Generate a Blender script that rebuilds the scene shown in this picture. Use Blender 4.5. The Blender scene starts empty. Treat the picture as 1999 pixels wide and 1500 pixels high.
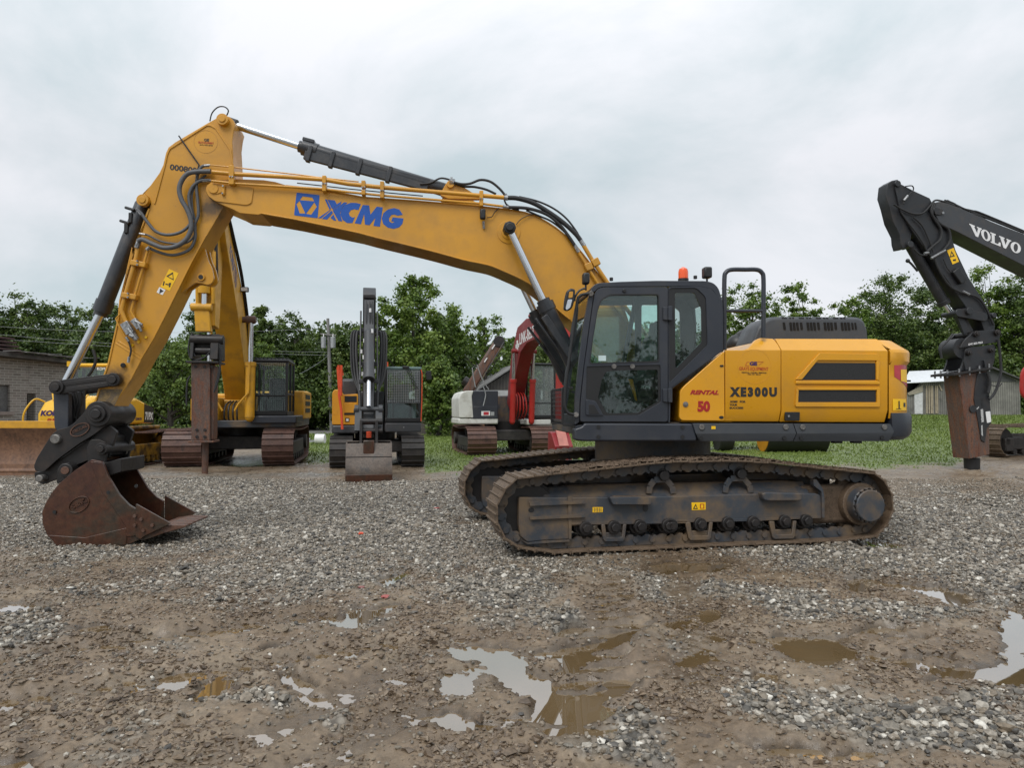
import bpy, bmesh, math, random
import numpy as np
from mathutils import Vector, Matrix, noise as mnoise
R = math.radians
C = bpy.context.scene.collection
scene = bpy.context.scene
random.seed(7)
RNG = np.random.default_rng(11)

# ------------------------------------------------------------------ camera
FPX = 1400.0                      # focal length in photo pixels (photo is 1999 wide)
PITCH = math.atan(50.0/FPX)       # camera tipped up so the horizon sits at row 800
CAMZ = 1.65
cam = bpy.data.cameras.new('camera')
cam.sensor_width = 36.0
cam.lens = FPX/1999.0*36.0
cam.clip_start = 0.05
cam.clip_end = 5000
cam_ob = bpy.data.objects.new('camera', cam); C.objects.link(cam_ob)
cam_ob.location = (0, 0, CAMZ)
cam_ob.rotation_euler = (R(90)+PITCH, 0, 0)
scene.camera = cam_ob

# ------------------------------------------------------------------ sky and sun (overcast)
SUN_EL, SUN_AZ = R(52), R(205)
world = bpy.data.worlds.new('World'); scene.world = world
world.use_nodes = True
wt = world.node_tree; wt.nodes.clear()
wn = wt.nodes.new
w_out = wn('ShaderNodeOutputWorld'); w_bg = wn('ShaderNodeBackground')
w_bg.inputs['Strength'].default_value = 0.107
w_sky = wn('ShaderNodeTexSky'); w_sky.sky_type = 'NISHITA'; w_sky.sun_disc = False
w_sky.sun_elevation = SUN_EL; w_sky.sun_rotation = SUN_AZ
w_tc = wn('ShaderNodeTexCoord')
w_map = wn('ShaderNodeMapping'); w_map.inputs['Scale'].default_value = (1.0, 1.0, 1.7)
w_map.inputs['Location'].default_value = (3.1, 0.4, 0.2)
w_n1 = wn('ShaderNodeTexNoise'); w_n1.inputs['Scale'].default_value = 1.9
w_n1.inputs['Detail'].default_value = 8; w_n1.inputs['Roughness'].default_value = 0.56
w_n1.inputs['Distortion'].default_value = 0.35
w_ramp = wn('ShaderNodeValToRGB')
cr = w_ramp.color_ramp
cr.elements[0].position = 0.385; cr.elements[0].color = (4.75, 5.5, 5.8, 1)
cr.elements[1].position = 0.62; cr.elements[1].color = (7.2, 7.28, 7.6, 1)
e = cr.elements.new(0.5); e.color = (5.95, 6.35, 6.65, 1)
w_sep = wn('ShaderNodeSeparateXYZ')
w_mr = wn('ShaderNodeMapRange'); w_mr.inputs[1].default_value = 0.30; w_mr.inputs[2].default_value = 1.0
w_mr.inputs[3].default_value = 1.0; w_mr.inputs[4].default_value = 1.75
w_mul = wn('ShaderNodeVectorMath'); w_mul.operation = 'SCALE'
w_mix = wn('ShaderNodeMix'); w_mix.data_type = 'RGBA'; w_mix.inputs[0].default_value = 0.93
L = wt.links.new
L(w_tc.outputs['Generated'], w_map.inputs['Vector']); L(w_map.outputs[0], w_n1.inputs['Vector'])
L(w_n1.outputs['Fac'], w_ramp.inputs['Fac'])
L(w_tc.outputs['Generated'], w_sep.inputs[0]); L(w_sep.outputs['Z'], w_mr.inputs[0])
L(w_ramp.outputs['Color'], w_mul.inputs[0]); L(w_mr.outputs[0], w_mul.inputs['Scale'])
L(w_sky.outputs['Color'], w_mix.inputs[6]); L(w_mul.outputs[0], w_mix.inputs[7])
L(w_mix.outputs[2], w_bg.inputs['Color']); L(w_bg.outputs[0], w_out.inputs['Surface'])

sun = bpy.data.lights.new('sun', 'SUN'); sun.energy = 1.75; sun.angle = R(30); sun.color = (1.0, 0.97, 0.93)
sun_ob = bpy.data.objects.new('sun', sun); C.objects.link(sun_ob)
# Nishita: rotation measured from +Y clockwise seen from above
sd = Vector((math.sin(SUN_AZ)*math.cos(SUN_EL), math.cos(SUN_AZ)*math.cos(SUN_EL), math.sin(SUN_EL)))
sun_ob.rotation_euler = (-sd).to_track_quat('-Z', 'Y').to_euler()

scene.view_settings.view_transform = 'Standard'
scene.view_settings.look = 'None'
scene.view_settings.exposure = 0.2
scene.view_settings.gamma = 1.0
scene.view_settings.use_curve_mapping = False
scene.render.engine = 'CYCLES'
scene.cycles.max_bounces = 8
scene.cycles.transparent_max_bounces = 16
# ------------------------------------------------------------------ geometry helpers
CAMP = Vector((0, 0, CAMZ))
_cp, _sp = math.cos(PITCH), math.sin(PITCH)
def ray(px, py):
    x = (px-999.5)/FPX; zc = -(py-750.0)/FPX
    return Vector((x, _cp - _sp*zc, _sp + _cp*zc))
def W(px, py, d):
    r = ray(px, py); return CAMP + r*(d/r.y)
class Fr:
    """a machine's own frame on the ground: local x to its right as seen, y away, z up"""
    def __init__(s, x, y, deg, z=0.0):
        s.o = Vector((x, y, z)); s.a = R(deg)
        s.m = Matrix.Translation(s.o) @ Matrix.Rotation(s.a, 4, 'Z'); s.i = s.m.inverted()
    def L(s, px, py, ly):
        c = s.i @ CAMP; r = s.i.to_3x3() @ ray(px, py)
        t = (ly - c.y)/r.y; p = c + r*t
        return (p.x, p.z)
    def X(s, px, py, lx):
        c = s.i @ CAMP; r = s.i.to_3x3() @ ray(px, py)
        t = (lx - c.x)/r.x; p = c + r*t
        return (p.y, p.z)
# enlarged views of the photo used for measuring: origin and scale
ZV = {0:(0,0,1.0),1:(0,600,3.0),2:(200,180,3.948),3:(680,300,3.572),4:(1060,500,3.75),5:(1300,500,3.75),6:(880,840,4.346),
      7:(1300,840,4.165),8:(150,460,4.687),9:(560,360,7.69),10:(0,540,3.998),11:(480,520,3.948),12:(1380,500,3.229),
      13:(1440,690,10.72),14:(1080,540,4.686),15:(0,640,5.0),16:(300,460,3.191),17:(600,560,3.75),18:(860,590,4.686),
      19:(1700,340,4.167),20:(1740,640,5.0)}
def zp(v, X, Y):
    a, b, s = ZV[v]; return (a+X/s, b+Y/s)
def tr(fr, v, ly, pts):
    return [fr.L(*zp(v, X, Y), ly) for X, Y in pts]
def tr3(fr, v, ly, pts):
    return [Vector((q[0], ly, q[1])) for q in tr(fr, v, ly, pts)]
def rnd(poly, r, n=4):
    """round the corners of a polygon"""
    out = []
    N = len(poly)
    for i in range(N):
        p0, p1, p2 = Vector(poly[i-1]), Vector(poly[i]), Vector(poly[(i+1) % N])
        a, b = p0-p1, p2-p1
        la, lb = a.length, b.length
        if la < 1e-6 or lb < 1e-6: continue
        d = min(r, la*.45, lb*.45)
        q0, q1 = p1+a*(d/la), p1+b*(d/lb)
        for k in range(n+1):
            t = k/n
            out.append(tuple(q0*(1-t)**2 + p1*2*t*(1-t) + q1*t*t))
    return out
def circ(c, r, n=24, a0=0, a1=360, ry=None):
    ry = ry or r
    full = abs(a1-a0) >= 360
    m = n if full else n+1
    return [(c[0]+r*math.cos(R(a0+(a1-a0)*k/n)), c[1]+ry*math.sin(R(a0+(a1-a0)*k/n))) for k in range(m)]
def spline(pts, sub=6, closed=False):
    P = [Vector(p) for p in pts]; n = len(P); out = []
    rng = range(n) if closed else range(n-1)
    for i in rng:
        if closed: a, b, c, d = P[i-1], P[i], P[(i+1) % n], P[(i+2) % n]
        else: a, b, c, d = P[max(i-1,0)], P[i], P[i+1], P[min(i+2,n-1)]
        for k in range(sub):
            t = k/sub
            out.append(.5*((2*b)+(-a+c)*t+(2*a-5*b+4*c-d)*t*t+(-a+3*b-3*c+d)*t**3))
    if not closed: out.append(P[-1])
    return out
def stadium(a, b, ra, rb, n=10):
    """outline of two circles joined by tangents (link plates)"""
    a, b = Vector(a), Vector(b); d = b-a; th = math.atan2(d.y, d.x)
    be = math.acos(max(-1, min(1, (ra-rb)/d.length)))
    out = []
    for k in range(n+1):
        t = th+be + (2*math.pi-2*be)*k/n; out.append((a.x+ra*math.cos(t), a.y+ra*math.sin(t)))
    for k in range(n+1):
        t = th-be + 2*be*k/n; out.append((b.x+rb*math.cos(t), b.y+rb*math.sin(t)))
    return out
class MB:
    def __init__(s): s.v = []; s.f = []
    def add(s, vs, fs, M=None):
        o = len(s.v)
        s.v += [tuple(M @ Vector(v)) if M is not None else tuple(v) for v in vs]
        s.f += [tuple(i+o for i in f) for f in fs]; return s
    def box(s, lo, hi, M=None):
        x0,y0,z0 = lo; x1,y1,z1 = hi
        return s.add([(x0,y0,z0),(x1,y0,z0),(x1,y1,z0),(x0,y1,z0),(x0,y0,z1),(x1,y0,z1),(x1,y1,z1),(x0,y1,z1)],
                     [(0,3,2,1),(4,5,6,7),(0,1,5,4),(1,2,6,5),(2,3,7,6),(3,0,4,7)], M)
    def bar(s, p, q, w, h, up=(0,0,1)):
        """rectangular bar from p to q"""
        p, q = Vector(p), Vector(q); d = (q-p).normalized(); u = Vector(up)
        if abs(d.dot(u)) > .98: u = Vector((1,0,0))
        sd_ = d.cross(u).normalized(); u = sd_.cross(d).normalized()
        c = [(-w/2,-h/2),(w/2,-h/2),(w/2,h/2),(-w/2,h/2)]
        vs = [p+sd_*a+u*b for a,b in c]+[q+sd_*a+u*b for a,b in c]
        return s.add(vs, [(0,3,2,1),(4,5,6,7),(0,1,5,4),(1,2,6,5),(2,3,7,6),(3,0,4,7)])
    def prism(s, poly, y0, y1, ax='y'):
        n = len(poly)
        def pt(p, y): return (p[0],y,p[1]) if ax=='y' else ((y,p[0],p[1]) if ax=='x' else (p[0],p[1],y))
        vs = [pt(p,y0) for p in poly]+[pt(p,y1) for p in poly]
        fs = [tuple(range(n)), tuple(range(2*n-1,n-1,-1))]+[(i,(i+1)%n,n+(i+1)%n,n+i) for i in range(n)]
        return s.add(vs, fs)
    def loft(s, rings, cap=True, closed=True):
        n = len(rings[0]); o = len(s.v)
        for r in rings: s.v += [tuple(p) for p in r]
        for k in range(len(rings)-1):
            for i in range(n if closed else n-1):
                j = (i+1)%n
                s.f.append((o+k*n+i,o+k*n+j,o+(k+1)*n+j,o+(k+1)*n+i))
        if cap:
            s.f.append(tuple(o+i for i in range(n))); e_ = o+(len(rings)-1)*n
            s.f.append(tuple(e_+i for i in range(n-1,-1,-1)))
        return s
    def tube(s, pts, r, n=10, cap=True):
        P = [Vector(p) for p in pts]; rings = []; prev = None
        for i,p in enumerate(P):
            d = (P[min(i+1,len(P)-1)]-P[max(i-1,0)])
            if d.length < 1e-9: d = Vector((0,0,1))
            d.normalize()
            if prev is None:
                u = d.orthogonal().normalized()
            else:
                u = prev-d*prev.dot(d)
                u = u.normalized() if u.length > 1e-6 else d.orthogonal().normalized()
            prev = u; w = d.cross(u)
            rr = r[i] if isinstance(r,(list,tuple)) else r
            rings.append([p+u*(rr*math.cos(2*math.pi*k/n))+w*(rr*math.sin(2*math.pi*k/n)) for k in range(n)])
        return s.loft(rings, cap)
    def cyl(s, p, q, r, r2=None, n=20):
        return s.tube([p,q], [r, r if r2 is None else r2], n)
    def rod(s, prof, p, q, n=20):
        """lathe along p->q: prof = [(t 0..1, radius)]"""
        p, q = Vector(p), Vector(q)
        return s.tube([p+(q-p)*t for t,_ in prof], [r for _,r in prof], n)
    def ball(s, c, r, n=12, sz=(1,1,1)):
        c = Vector(c); rings = []
        for k in range(n//2+1):
            a = math.pi*k/(n//2); rr = max(math.sin(a),.02)
            rings.append([c+Vector((r*sz[0]*rr*math.cos(2*math.pi*i/n), r*sz[1]*rr*math.sin(2*math.pi*i/n), r*sz[2]*math.cos(a))) for i in range(n)])
        return s.loft(rings)
    def xf(s, M):
        s.v = [tuple(M @ Vector(v)) for v in s.v]; return s
    def build(s, name, mat, parent=None, bevel=0, ang=38, seg=2):
        me = bpy.data.meshes.new(name); me.from_pydata(s.v, [], s.f)
        return finish(me, name, mat, parent, bevel, ang, seg)
def finish(me, name, mat, parent=None, bevel=0, ang=38, seg=2, recalc=True):
    if recalc:
        bm = bmesh.new(); bm.from_mesh(me); bmesh.ops.recalc_face_normals(bm, faces=bm.faces); bm.to_mesh(me); bm.free()
    me.materials.append(mat)
    me.polygons.foreach_set('use_smooth', [True]*len(me.polygons))
    me.set_sharp_from_angle(angle=R(ang))
    o = bpy.data.objects.new(name, me); C.objects.link(o)
    if parent is not None: o.parent = parent
    if bevel:
        b = o.modifiers.new('bevel','BEVEL'); b.width = bevel; b.segments = seg; b.limit_method = 'ANGLE'; b.angle_limit = R(40)
        b.harden_normals = False
    return o
def holed(outline, holes, y0, y1, name, mat, parent=None, bevel=0, yfun=None):
    """flat plate with openings (outline and holes are x,z polygons)"""
    bm = bmesh.new(); ed = []
    for poly in [outline]+list(holes):
        vs = [bm.verts.new((p[0], y0, p[1])) for p in poly]
        ed += [bm.edges.new((vs[i], vs[(i+1)%len(vs)])) for i in range(len(vs))]
    bmesh.ops.triangle_fill(bm, use_beauty=True, edges=ed)
    g = bmesh.ops.extrude_face_region(bm, geom=list(bm.faces))
    for v in [x for x in g['geom'] if isinstance(x, bmesh.types.BMVert)]: v.co.y = y1
    if yfun:
        for v in bm.verts: v.co.y += yfun(v.co.x, v.co.z)
    me = bpy.data.meshes.new(name); bm.to_mesh(me); bm.free()
    return finish(me, name, mat, parent, bevel)
def panel(poly, yf, breaks, depth, name, mat, parent=None, bevel=.006):
    """body panel whose outer skin follows y = yf(z): folds at the heights in breaks"""
    bm = bmesh.new()
    f = bm.faces.new([bm.verts.new((p[0],0,p[1])) for p in poly])
    for z in breaks:
        bmesh.ops.bisect_plane(bm, geom=list(bm.verts)+list(bm.edges)+list(bm.faces), plane_co=(0,0,z), plane_no=(0,0,1))
    g = bmesh.ops.extrude_face_region(bm, geom=list(bm.faces))
    back = set(x for x in g['geom'] if isinstance(x, bmesh.types.BMVert))
    for v in bm.verts:
        v.co.y = yf(v.co.z) + (depth if v in back else 0)
    me = bpy.data.meshes.new(name); bm.to_mesh(me); bm.free()
    return finish(me, name, mat, parent, bevel)
def mesh_np(name, V, Fc, mat, attr=None, smooth=False, parent=None):
    me = bpy.data.meshes.new(name)
    V = np.asarray(V, dtype=np.float32).reshape(-1,3); Fc = np.asarray(Fc, dtype=np.int32); k = Fc.shape[1]
    me.vertices.add(len(V)); me.vertices.foreach_set('co', V.ravel())
    me.loops.add(Fc.size); me.loops.foreach_set('vertex_index', Fc.ravel())
    me.polygons.add(len(Fc)); me.polygons.foreach_set('loop_start', np.arange(0, Fc.size, k, dtype=np.int32))
    me.polygons.foreach_set('use_smooth', np.full(len(Fc), smooth, dtype=bool))
    for nm, arr, dom in (attr or []):
        a = me.attributes.new(nm, 'FLOAT', dom); a.data.foreach_set('value', np.asarray(arr, dtype=np.float32).ravel())
    me.update(calc_edges=True); me.validate()
    me.materials.append(mat)
    o = bpy.data.objects.new(name, me); C.objects.link(o)
    if parent is not None: o.parent = parent
    return o
def split_loose(o):
    """make every separate piece of a mesh a part of its own"""
    me = o.data; n = len(me.vertices); par = list(range(n))
    def find(a):
        while par[a] != a: par[a] = par[par[a]]; a = par[a]
        return a
    for e_ in me.edges:
        a, b = find(e_.vertices[0]), find(e_.vertices[1])
        if a != b: par[a] = b
    groups = {}
    for p in me.polygons: groups.setdefault(find(p.vertices[0]), []).append(p.index)
    if len(groups) < 2: return [o]
    out = []
    for g in groups.values():
        vi = {}; fs = []
        for k in g: fs.append([vi.setdefault(v, len(vi)) for v in me.polygons[k].vertices])
        m2 = bpy.data.meshes.new(o.name); m2.from_pydata([tuple(me.vertices[v].co) for v in vi], [], fs)
        nm = o.name.split('.')[0]
        q = finish(m2, nm, me.materials[0], o.parent)
        q.matrix_local = o.matrix_local
        for md in o.modifiers:
            b = q.modifiers.new('bevel','BEVEL'); b.width = md.width; b.segments = md.segments; b.limit_method = 'ANGLE'; b.angle_limit = md.angle_limit
        for ch in o.children:
            pass
        out.append(q)
    for ch in list(o.children): ch.parent = out[0]
    bpy.data.objects.remove(o)
    return out
def tag(o, label=None, cat=None, group=None, kind=None):
    if label: o['label'] = label
    if cat: o['category'] = cat
    if group: o['group'] = group
    if kind: o['kind'] = kind
    return o
def thing(name, label, cat, fr=None, loc=None, group=None):
    o = bpy.data.objects.new(name, None); C.objects.link(o); o.empty_display_size = .3
    if fr is not None: o.location = fr.o; o.rotation_euler = (0,0,fr.a)
    elif loc is not None: o.location = loc
    return tag(o, label, cat, group)
# ---- lettering: text or hand-cut letters fitted into a quadrilateral on a plane
def quadmap(q):
    bl, br, tr_, tl = [Vector(p) for p in q]
    return lambda u, v: (bl*(1-u)*(1-v)+br*u*(1-v)+tr_*u*v+tl*(1-u)*v)
def lettering(text, q, y, mat, parent, bold=.02, shear=0.0, name='lettering', space=1.0, th=.003, ax='y', sgn=-1):
    cu = bpy.data.curves.new('t','FONT'); cu.body = text; cu.size = 1; cu.offset = bold; cu.shear = shear
    cu.space_character = space; cu.resolution_u = 3
    ob = bpy.data.objects.new('t', cu); C.objects.link(ob)
    dg = bpy.context.evaluated_depsgraph_get(); dg.update()
    me = bpy.data.meshes.new_from_object(ob.evaluated_get(dg))
    bpy.data.objects.remove(ob); bpy.data.curves.remove(cu)
    xs = [v.co.x for v in me.vertices]; ys = [v.co.y for v in me.vertices]
    x0,x1,y0,y1 = min(xs),max(xs),min(ys),max(ys); f = quadmap(q)
    bm = bmesh.new(); bm.from_mesh(me)
    for v in bm.verts:
        p = f((v.co.x-x0)/(x1-x0), (v.co.y-y0)/(y1-y0))
        v.co = (p.x, y, p.y) if ax=='y' else (y, p.x, p.y)
    g = bmesh.ops.extrude_face_region(bm, geom=list(bm.faces))
    for v in [x for x in g['geom'] if isinstance(x, bmesh.types.BMVert)]:
        if ax=='y': v.co.y += sgn*th
        else: v.co.x += sgn*th
    bm.to_mesh(me); bm.free()
    return finish(me, name, mat, parent)
def plates(polys, y, mat, parent, name='lettering', th=.003):
    m = MB()
    for p in polys: m.prism(p, y-th, y)
    return m.build(name, mat, parent)
# ------------------------------------------------------------------ materials
def new_mat(name):
    m = bpy.data.materials.new(name); m.use_nodes = True
    nt = m.node_tree; b = nt.nodes['Principled BSDF']
    return m, nt, b
def nd(nt, typ, **kw):
    n = nt.nodes.new(typ)
    for k, v in kw.items(): setattr(n, k, v)
    return n
def noise_node(nt, scale, detail=5, rough=.55, dist=0, coord='Object', sc=None):
    tc = nd(nt, 'ShaderNodeTexCoord'); n = nd(nt, 'ShaderNodeTexNoise')
    n.inputs['Scale'].default_value = scale; n.inputs['Detail'].default_value = detail
    n.inputs['Roughness'].default_value = rough; n.inputs['Distortion'].default_value = dist
    if sc:
        mp = nd(nt, 'ShaderNodeMapping'); mp.inputs['Scale'].default_value = sc
        nt.links.new(tc.outputs[coord], mp.inputs[0]); nt.links.new(mp.outputs[0], n.inputs['Vector'])
    else: nt.links.new(tc.outputs[coord], n.inputs['Vector'])
    return n
def ramp(nt, src, stops, interp='LINEAR'):
    r = nd(nt, 'ShaderNodeValToRGB'); cr = r.color_ramp; cr.interpolation = interp
    while len(cr.elements) < len(stops): cr.elements.new(.5)
    for e_, (p, c) in zip(cr.elements, stops):
        e_.position = p; e_.color = (c, c, c, 1) if isinstance(c, (int, float)) else (*c, 1)
    nt.links.new(src, r.inputs[0]); return r
def mixc(nt, fac, a, b, blend='MIX'):
    m = nd(nt, 'ShaderNodeMix', data_type='RGBA', blend_type=blend)
    for sock, v in ((m.inputs[0], fac), (m.inputs[6], a), (m.inputs[7], b)):
        if isinstance(v, (int, float)): sock.default_value = v
        elif isinstance(v, tuple): sock.default_value = (*v, 1)
        else: nt.links.new(v, sock)
    return m.outputs[2]
def bump(nt, b, src, strength=.3, dist=.01):
    bp = nd(nt, 'ShaderNodeBump'); bp.inputs['Strength'].default_value = strength; bp.inputs['Distance'].default_value = dist
    nt.links.new(src, bp.inputs['Height']); nt.links.new(bp.outputs[0], b.inputs['Normal'])
def paint(name, col, rough=.38, dirt=(.11,.075,.045), amt=.35, scale=2.2, metal=0, coat=0, lo=.5, hi=.78, vary=.12):
    m, nt, b = new_mat(name)
    n1 = noise_node(nt, scale, 9, .66); n2 = noise_node(nt, scale*14, 4, .6); n3 = noise_node(nt, .7, 3)
    f1 = ramp(nt, n1.outputs['Fac'], [(lo, 0.0), (hi, amt)])
    spk = ramp(nt, n2.outputs['Fac'], [(.66, 0.0), (.74, amt*1.3)])
    add = nd(nt, 'ShaderNodeMath', operation='MAXIMUM'); nt.links.new(f1.outputs[0], add.inputs[0]); nt.links.new(spk.outputs[0], add.inputs[1])
    v = ramp(nt, n3.outputs['Fac'], [(.3, 1.0-vary), (.7, 1.0+vary)])
    base = mixc(nt, 1.0, col, v.outputs[0], 'MULTIPLY')
    nt.links.new(mixc(nt, add.outputs[0], base, dirt), b.inputs['Base Color'])
    rr = ramp(nt, n1.outputs['Fac'], [(.35, rough*.85), (.75, min(1, rough+.3))])
    nt.links.new(rr.outputs[0], b.inputs['Roughness'])
    b.inputs['Metallic'].default_value = metal; b.inputs['Coat Weight'].default_value = coat; b.inputs['Coat Roughness'].default_value = .12
    bump(nt, b, n2.outputs['Fac'], .08, .004)
    return m
def rusty(name, cols, rough=.62, scale=3, metal=.0, streak=None, bstr=.35):
    m, nt, b = new_mat(name)
    n1 = noise_node(nt, scale, 10, .68, .4, sc=streak); n2 = noise_node(nt, scale*9, 6, .7)
    k = len(cols); st = [(.3+.4*i/(k-1), c) for i, c in enumerate(cols)]
    c1 = ramp(nt, n1.outputs['Fac'], st)
    v = ramp(nt, n2.outputs['Fac'], [(.3, .6), (.7, 1.35)])
    nt.links.new(mixc(nt, 1.0, c1.outputs[0], v.outputs[0], 'MULTIPLY'), b.inputs['Base Color'])
    b.inputs['Roughness'].default_value = rough; b.inputs['Metallic'].default_value = metal
    bump(nt, b, n2.outputs['Fac'], bstr, .008)
    return m
def stains(m, spots, col=(.03,.022,.016), amt=.85):
    """grease and grime round pins: spots = [(x,y,z,radius)] in the machine's own metres"""
    m = m.copy(); nt = m.node_tree; b = nt.nodes['Principled BSDF']; src = b.inputs['Base Color'].links[0].from_socket
    tc = nd(nt,'ShaderNodeTexCoord'); n = noise_node(nt, 7, 6, .7)
    for x,y,z,r in spots:
        dv = nd(nt,'ShaderNodeVectorMath', operation='DISTANCE'); dv.inputs[1].default_value = (x,y,z); nt.links.new(tc.outputs['Object'], dv.inputs[0])
        a = nd(nt,'ShaderNodeMath', operation='MULTIPLY_ADD'); a.inputs[1].default_value = r*1.6; nt.links.new(n.outputs['Fac'], a.inputs[0]); nt.links.new(dv.outputs['Value'], a.inputs[2])
        rp = ramp(nt, a.outputs[0], [(min(.97,r*1.05), amt), (min(.99,r*1.9), 0.0)]); src = mixc(nt, rp.outputs[0], src, col)
    nt.links.new(src, b.inputs['Base Color']); return m
def plain(name, col, rough=.5, metal=0, vary=.15, scale=6):
    m, nt, b = new_mat(name)
    n = noise_node(nt, scale, 4); v = ramp(nt, n.outputs['Fac'], [(.3, 1-vary), (.7, 1+vary)])
    nt.links.new(mixc(nt, 1.0, col, v.outputs[0], 'MULTIPLY'), b.inputs['Base Color'])
    b.inputs['Roughness'].default_value = rough; b.inputs['Metallic'].default_value = metal
    return m
def glass(name, tint=(.72,.84,.80), rough=.02, boost=1.0):
    m = bpy.data.materials.new(name); m.use_nodes = True; nt = m.node_tree; nt.nodes.clear()
    o = nd(nt,'ShaderNodeOutputMaterial'); t = nd(nt,'ShaderNodeBsdfTransparent'); g = nd(nt,'ShaderNodeBsdfGlossy')
    t.inputs[0].default_value = (*tint,1); g.inputs['Roughness'].default_value = rough; g.inputs['Color'].default_value = (.9,.95,.95,1)
    n = noise_node(nt, 14, 5); f = nd(nt,'ShaderNodeFresnel'); f.inputs[0].default_value = 1.55
    mul = nd(nt,'ShaderNodeMath', operation='MULTIPLY_ADD'); mul.inputs[1].default_value = boost; mul.inputs[2].default_value = .02
    nt.links.new(f.outputs[0], mul.inputs[0])
    mx = nd(nt,'ShaderNodeMixShader'); nt.links.new(mul.outputs[0], mx.inputs[0]); nt.links.new(t.outputs[0], mx.inputs[1]); nt.links.new(g.outputs[0], mx.inputs[2])
    d = nd(nt,'ShaderNodeBsdfDiffuse'); d.inputs[0].default_value = (.35,.38,.36,1)   # thin film of dust
    fr = ramp(nt, n.outputs['Fac'], [(.45, .006), (.75, .04)])
    mx2 = nd(nt,'ShaderNodeMixShader'); nt.links.new(fr.outputs[0], mx2.inputs[0]); nt.links.new(mx.outputs[0], mx2.inputs[1]); nt.links.new(d.outputs[0], mx2.inputs[2])
    nt.links.new(mx2.outputs[0], o.inputs[0]); return m
M = {}
M['yellow'] = paint('yellow_paint', (.55,.26,.015), .36, (.19,.115,.05), .5, 1.9, coat=.2, lo=.47, hi=.8)
M['hood_yellow'] = paint('hood_yellow_paint', (.63,.29,.006), .31, (.24,.13,.05), .26, 2.4, coat=.35, vary=.06)
M['komatsu_yellow'] = paint('old_yellow_paint', (.57,.285,.012), .42, (.14,.085,.04), .6, 2.6, lo=.46)
M['grey_paint'] = paint('dark_grey_paint', (.022,.026,.036), .38, (.085,.075,.06), .28, 3, coat=.1)
M['frame_grey'] = paint('muddy_dark_grey_paint', (.042,.048,.058), .45, (.155,.102,.055), .85, 2.4, lo=.42, hi=.62)
M['black'] = plain('black_plastic', (.012,.012,.013), .45)
M['rubber'] = plain('black_rubber', (.016,.016,.017), .6)
M['hose_grey'] = plain('grey_hose_sleeve', (.085,.088,.095), .55, scale=60)
M['steel'] = paint('worn_black_steel', (.018,.016,.016), .40, (.06,.042,.032), .6, 5, metal=.2)
M['dull_steel'] = plain('dull_steel', (.17,.16,.15), .45, .5, .4, 30)
M['cylinder_grey'] = paint('cylinder_black_paint', (.020,.022,.027), .33, (.13,.11,.09), .35, 5, coat=.25)
def chrome_mat():
    m, nt, b = new_mat('chrome_rod'); b.inputs['Base Color'].default_value = (.62,.64,.67,1); b.inputs['Metallic'].default_value = 1
    n = noise_node(nt, 30, 3); r = ramp(nt, n.outputs['Fac'], [(.3,.14),(.7,.26)]); nt.links.new(r.outputs[0], b.inputs['Roughness']); return m
M['chrome'] = chrome_mat()
M['zinc'] = plain('zinc_plated_steel', (.27,.275,.28), .42, .6, .6, 38)
M['cover_grey'] = paint('mid_grey_paint', (.045,.050,.058), .42, (.12,.11,.09), .25, 3)
M['slot_black'] = plain('slot_black', (.004,.004,.004), .9)
M['bucket_rust'] = rusty('rusty_bucket_steel', [(.016,.010,.008),(.046,.015,.009),(.066,.025,.012),(.040,.027,.017),(.022,.016,.014)], .36, 1.7)
M['edge_rust'] = rusty('bare_rusty_edge', [(.05,.028,.02),(.11,.05,.03),(.07,.055,.05)], .5, 5)
M['track_mud'] = rusty('muddy_track_steel', [(.038,.026,.016),(.095,.063,.039),(.14,.095,.060),(.055,.042,.032)], .6, 9, bstr=.8)
M['mud'] = rusty('caked_mud', [(.055,.036,.022),(.105,.070,.044),(.15,.10,.066)], .75, 14, bstr=1.0)
M['track_rust'] = rusty('rusty_track_steel', [(.03,.018,.015),(.085,.042,.032),(.12,.062,.045),(.05,.036,.032)], .55, 3)
M['track_dark'] = rusty('dark_track_steel', [(.014,.013,.013),(.03,.026,.024),(.05,.042,.036)], .6, 5)
M['blade_rust'] = rusty('rusty_blade_steel', [(.06,.032,.02),(.13,.065,.036),(.17,.085,.045),(.10,.058,.042)], .55, 1.6, streak=(1,1,.35), bstr=.12)
M['hammer_rust'] = rusty('rusty_hammer_steel', [(.022,.015,.013),(.13,.048,.024),(.085,.060,.050),(.16,.065,.032),(.035,.027,.025)], .55, 2.6, streak=(2.4,2.4,.5))
M['blue'] = plain('blue_decal', (.004,.075,.36), .4, vary=.05)
M['decal_black'] = plain('black_decal', (.018,.016,.016), .45, vary=.05)
M['decal_red'] = plain('red_decal', (.33,.012,.012), .4, vary=.05)
M['decal_orange'] = plain('orange_red_decal', (.42,.07,.012), .4, vary=.05)
M['decal_purple'] = plain('purple_decal', (.05,.018,.09), .4, vary=.05)
M['decal_white'] = plain('white_decal', (.72,.72,.72), .45, vary=.1)
M['decal_yellow'] = plain('yellow_warning_label', (.85,.50,.008), .4, vary=.06)
M['reflector'] = plain('red_reflective_label', (.42,.03,.045), .3, vary=.15)
M['logo_yellow'] = M['yellow']
def beacon_mat():
    m, nt, b = new_mat('orange_beacon_plastic'); b.inputs['Base Color'].default_value = (.85,.10,.012,1); b.inputs['Roughness'].default_value = .2
    b.inputs['Coat Weight'].default_value = .5; return m
M['beacon'] = beacon_mat()
M['glass'] = glass('cab_glass', (.82,.93,.90), boost=.9)
M['dark_glass'] = glass('tinted_glass', (.68,.76,.74), boost=.8)
M['lamp_glass'] = plain('lamp_lens', (.6,.6,.6), .15)
M['mirror'] = M['chrome']
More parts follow.
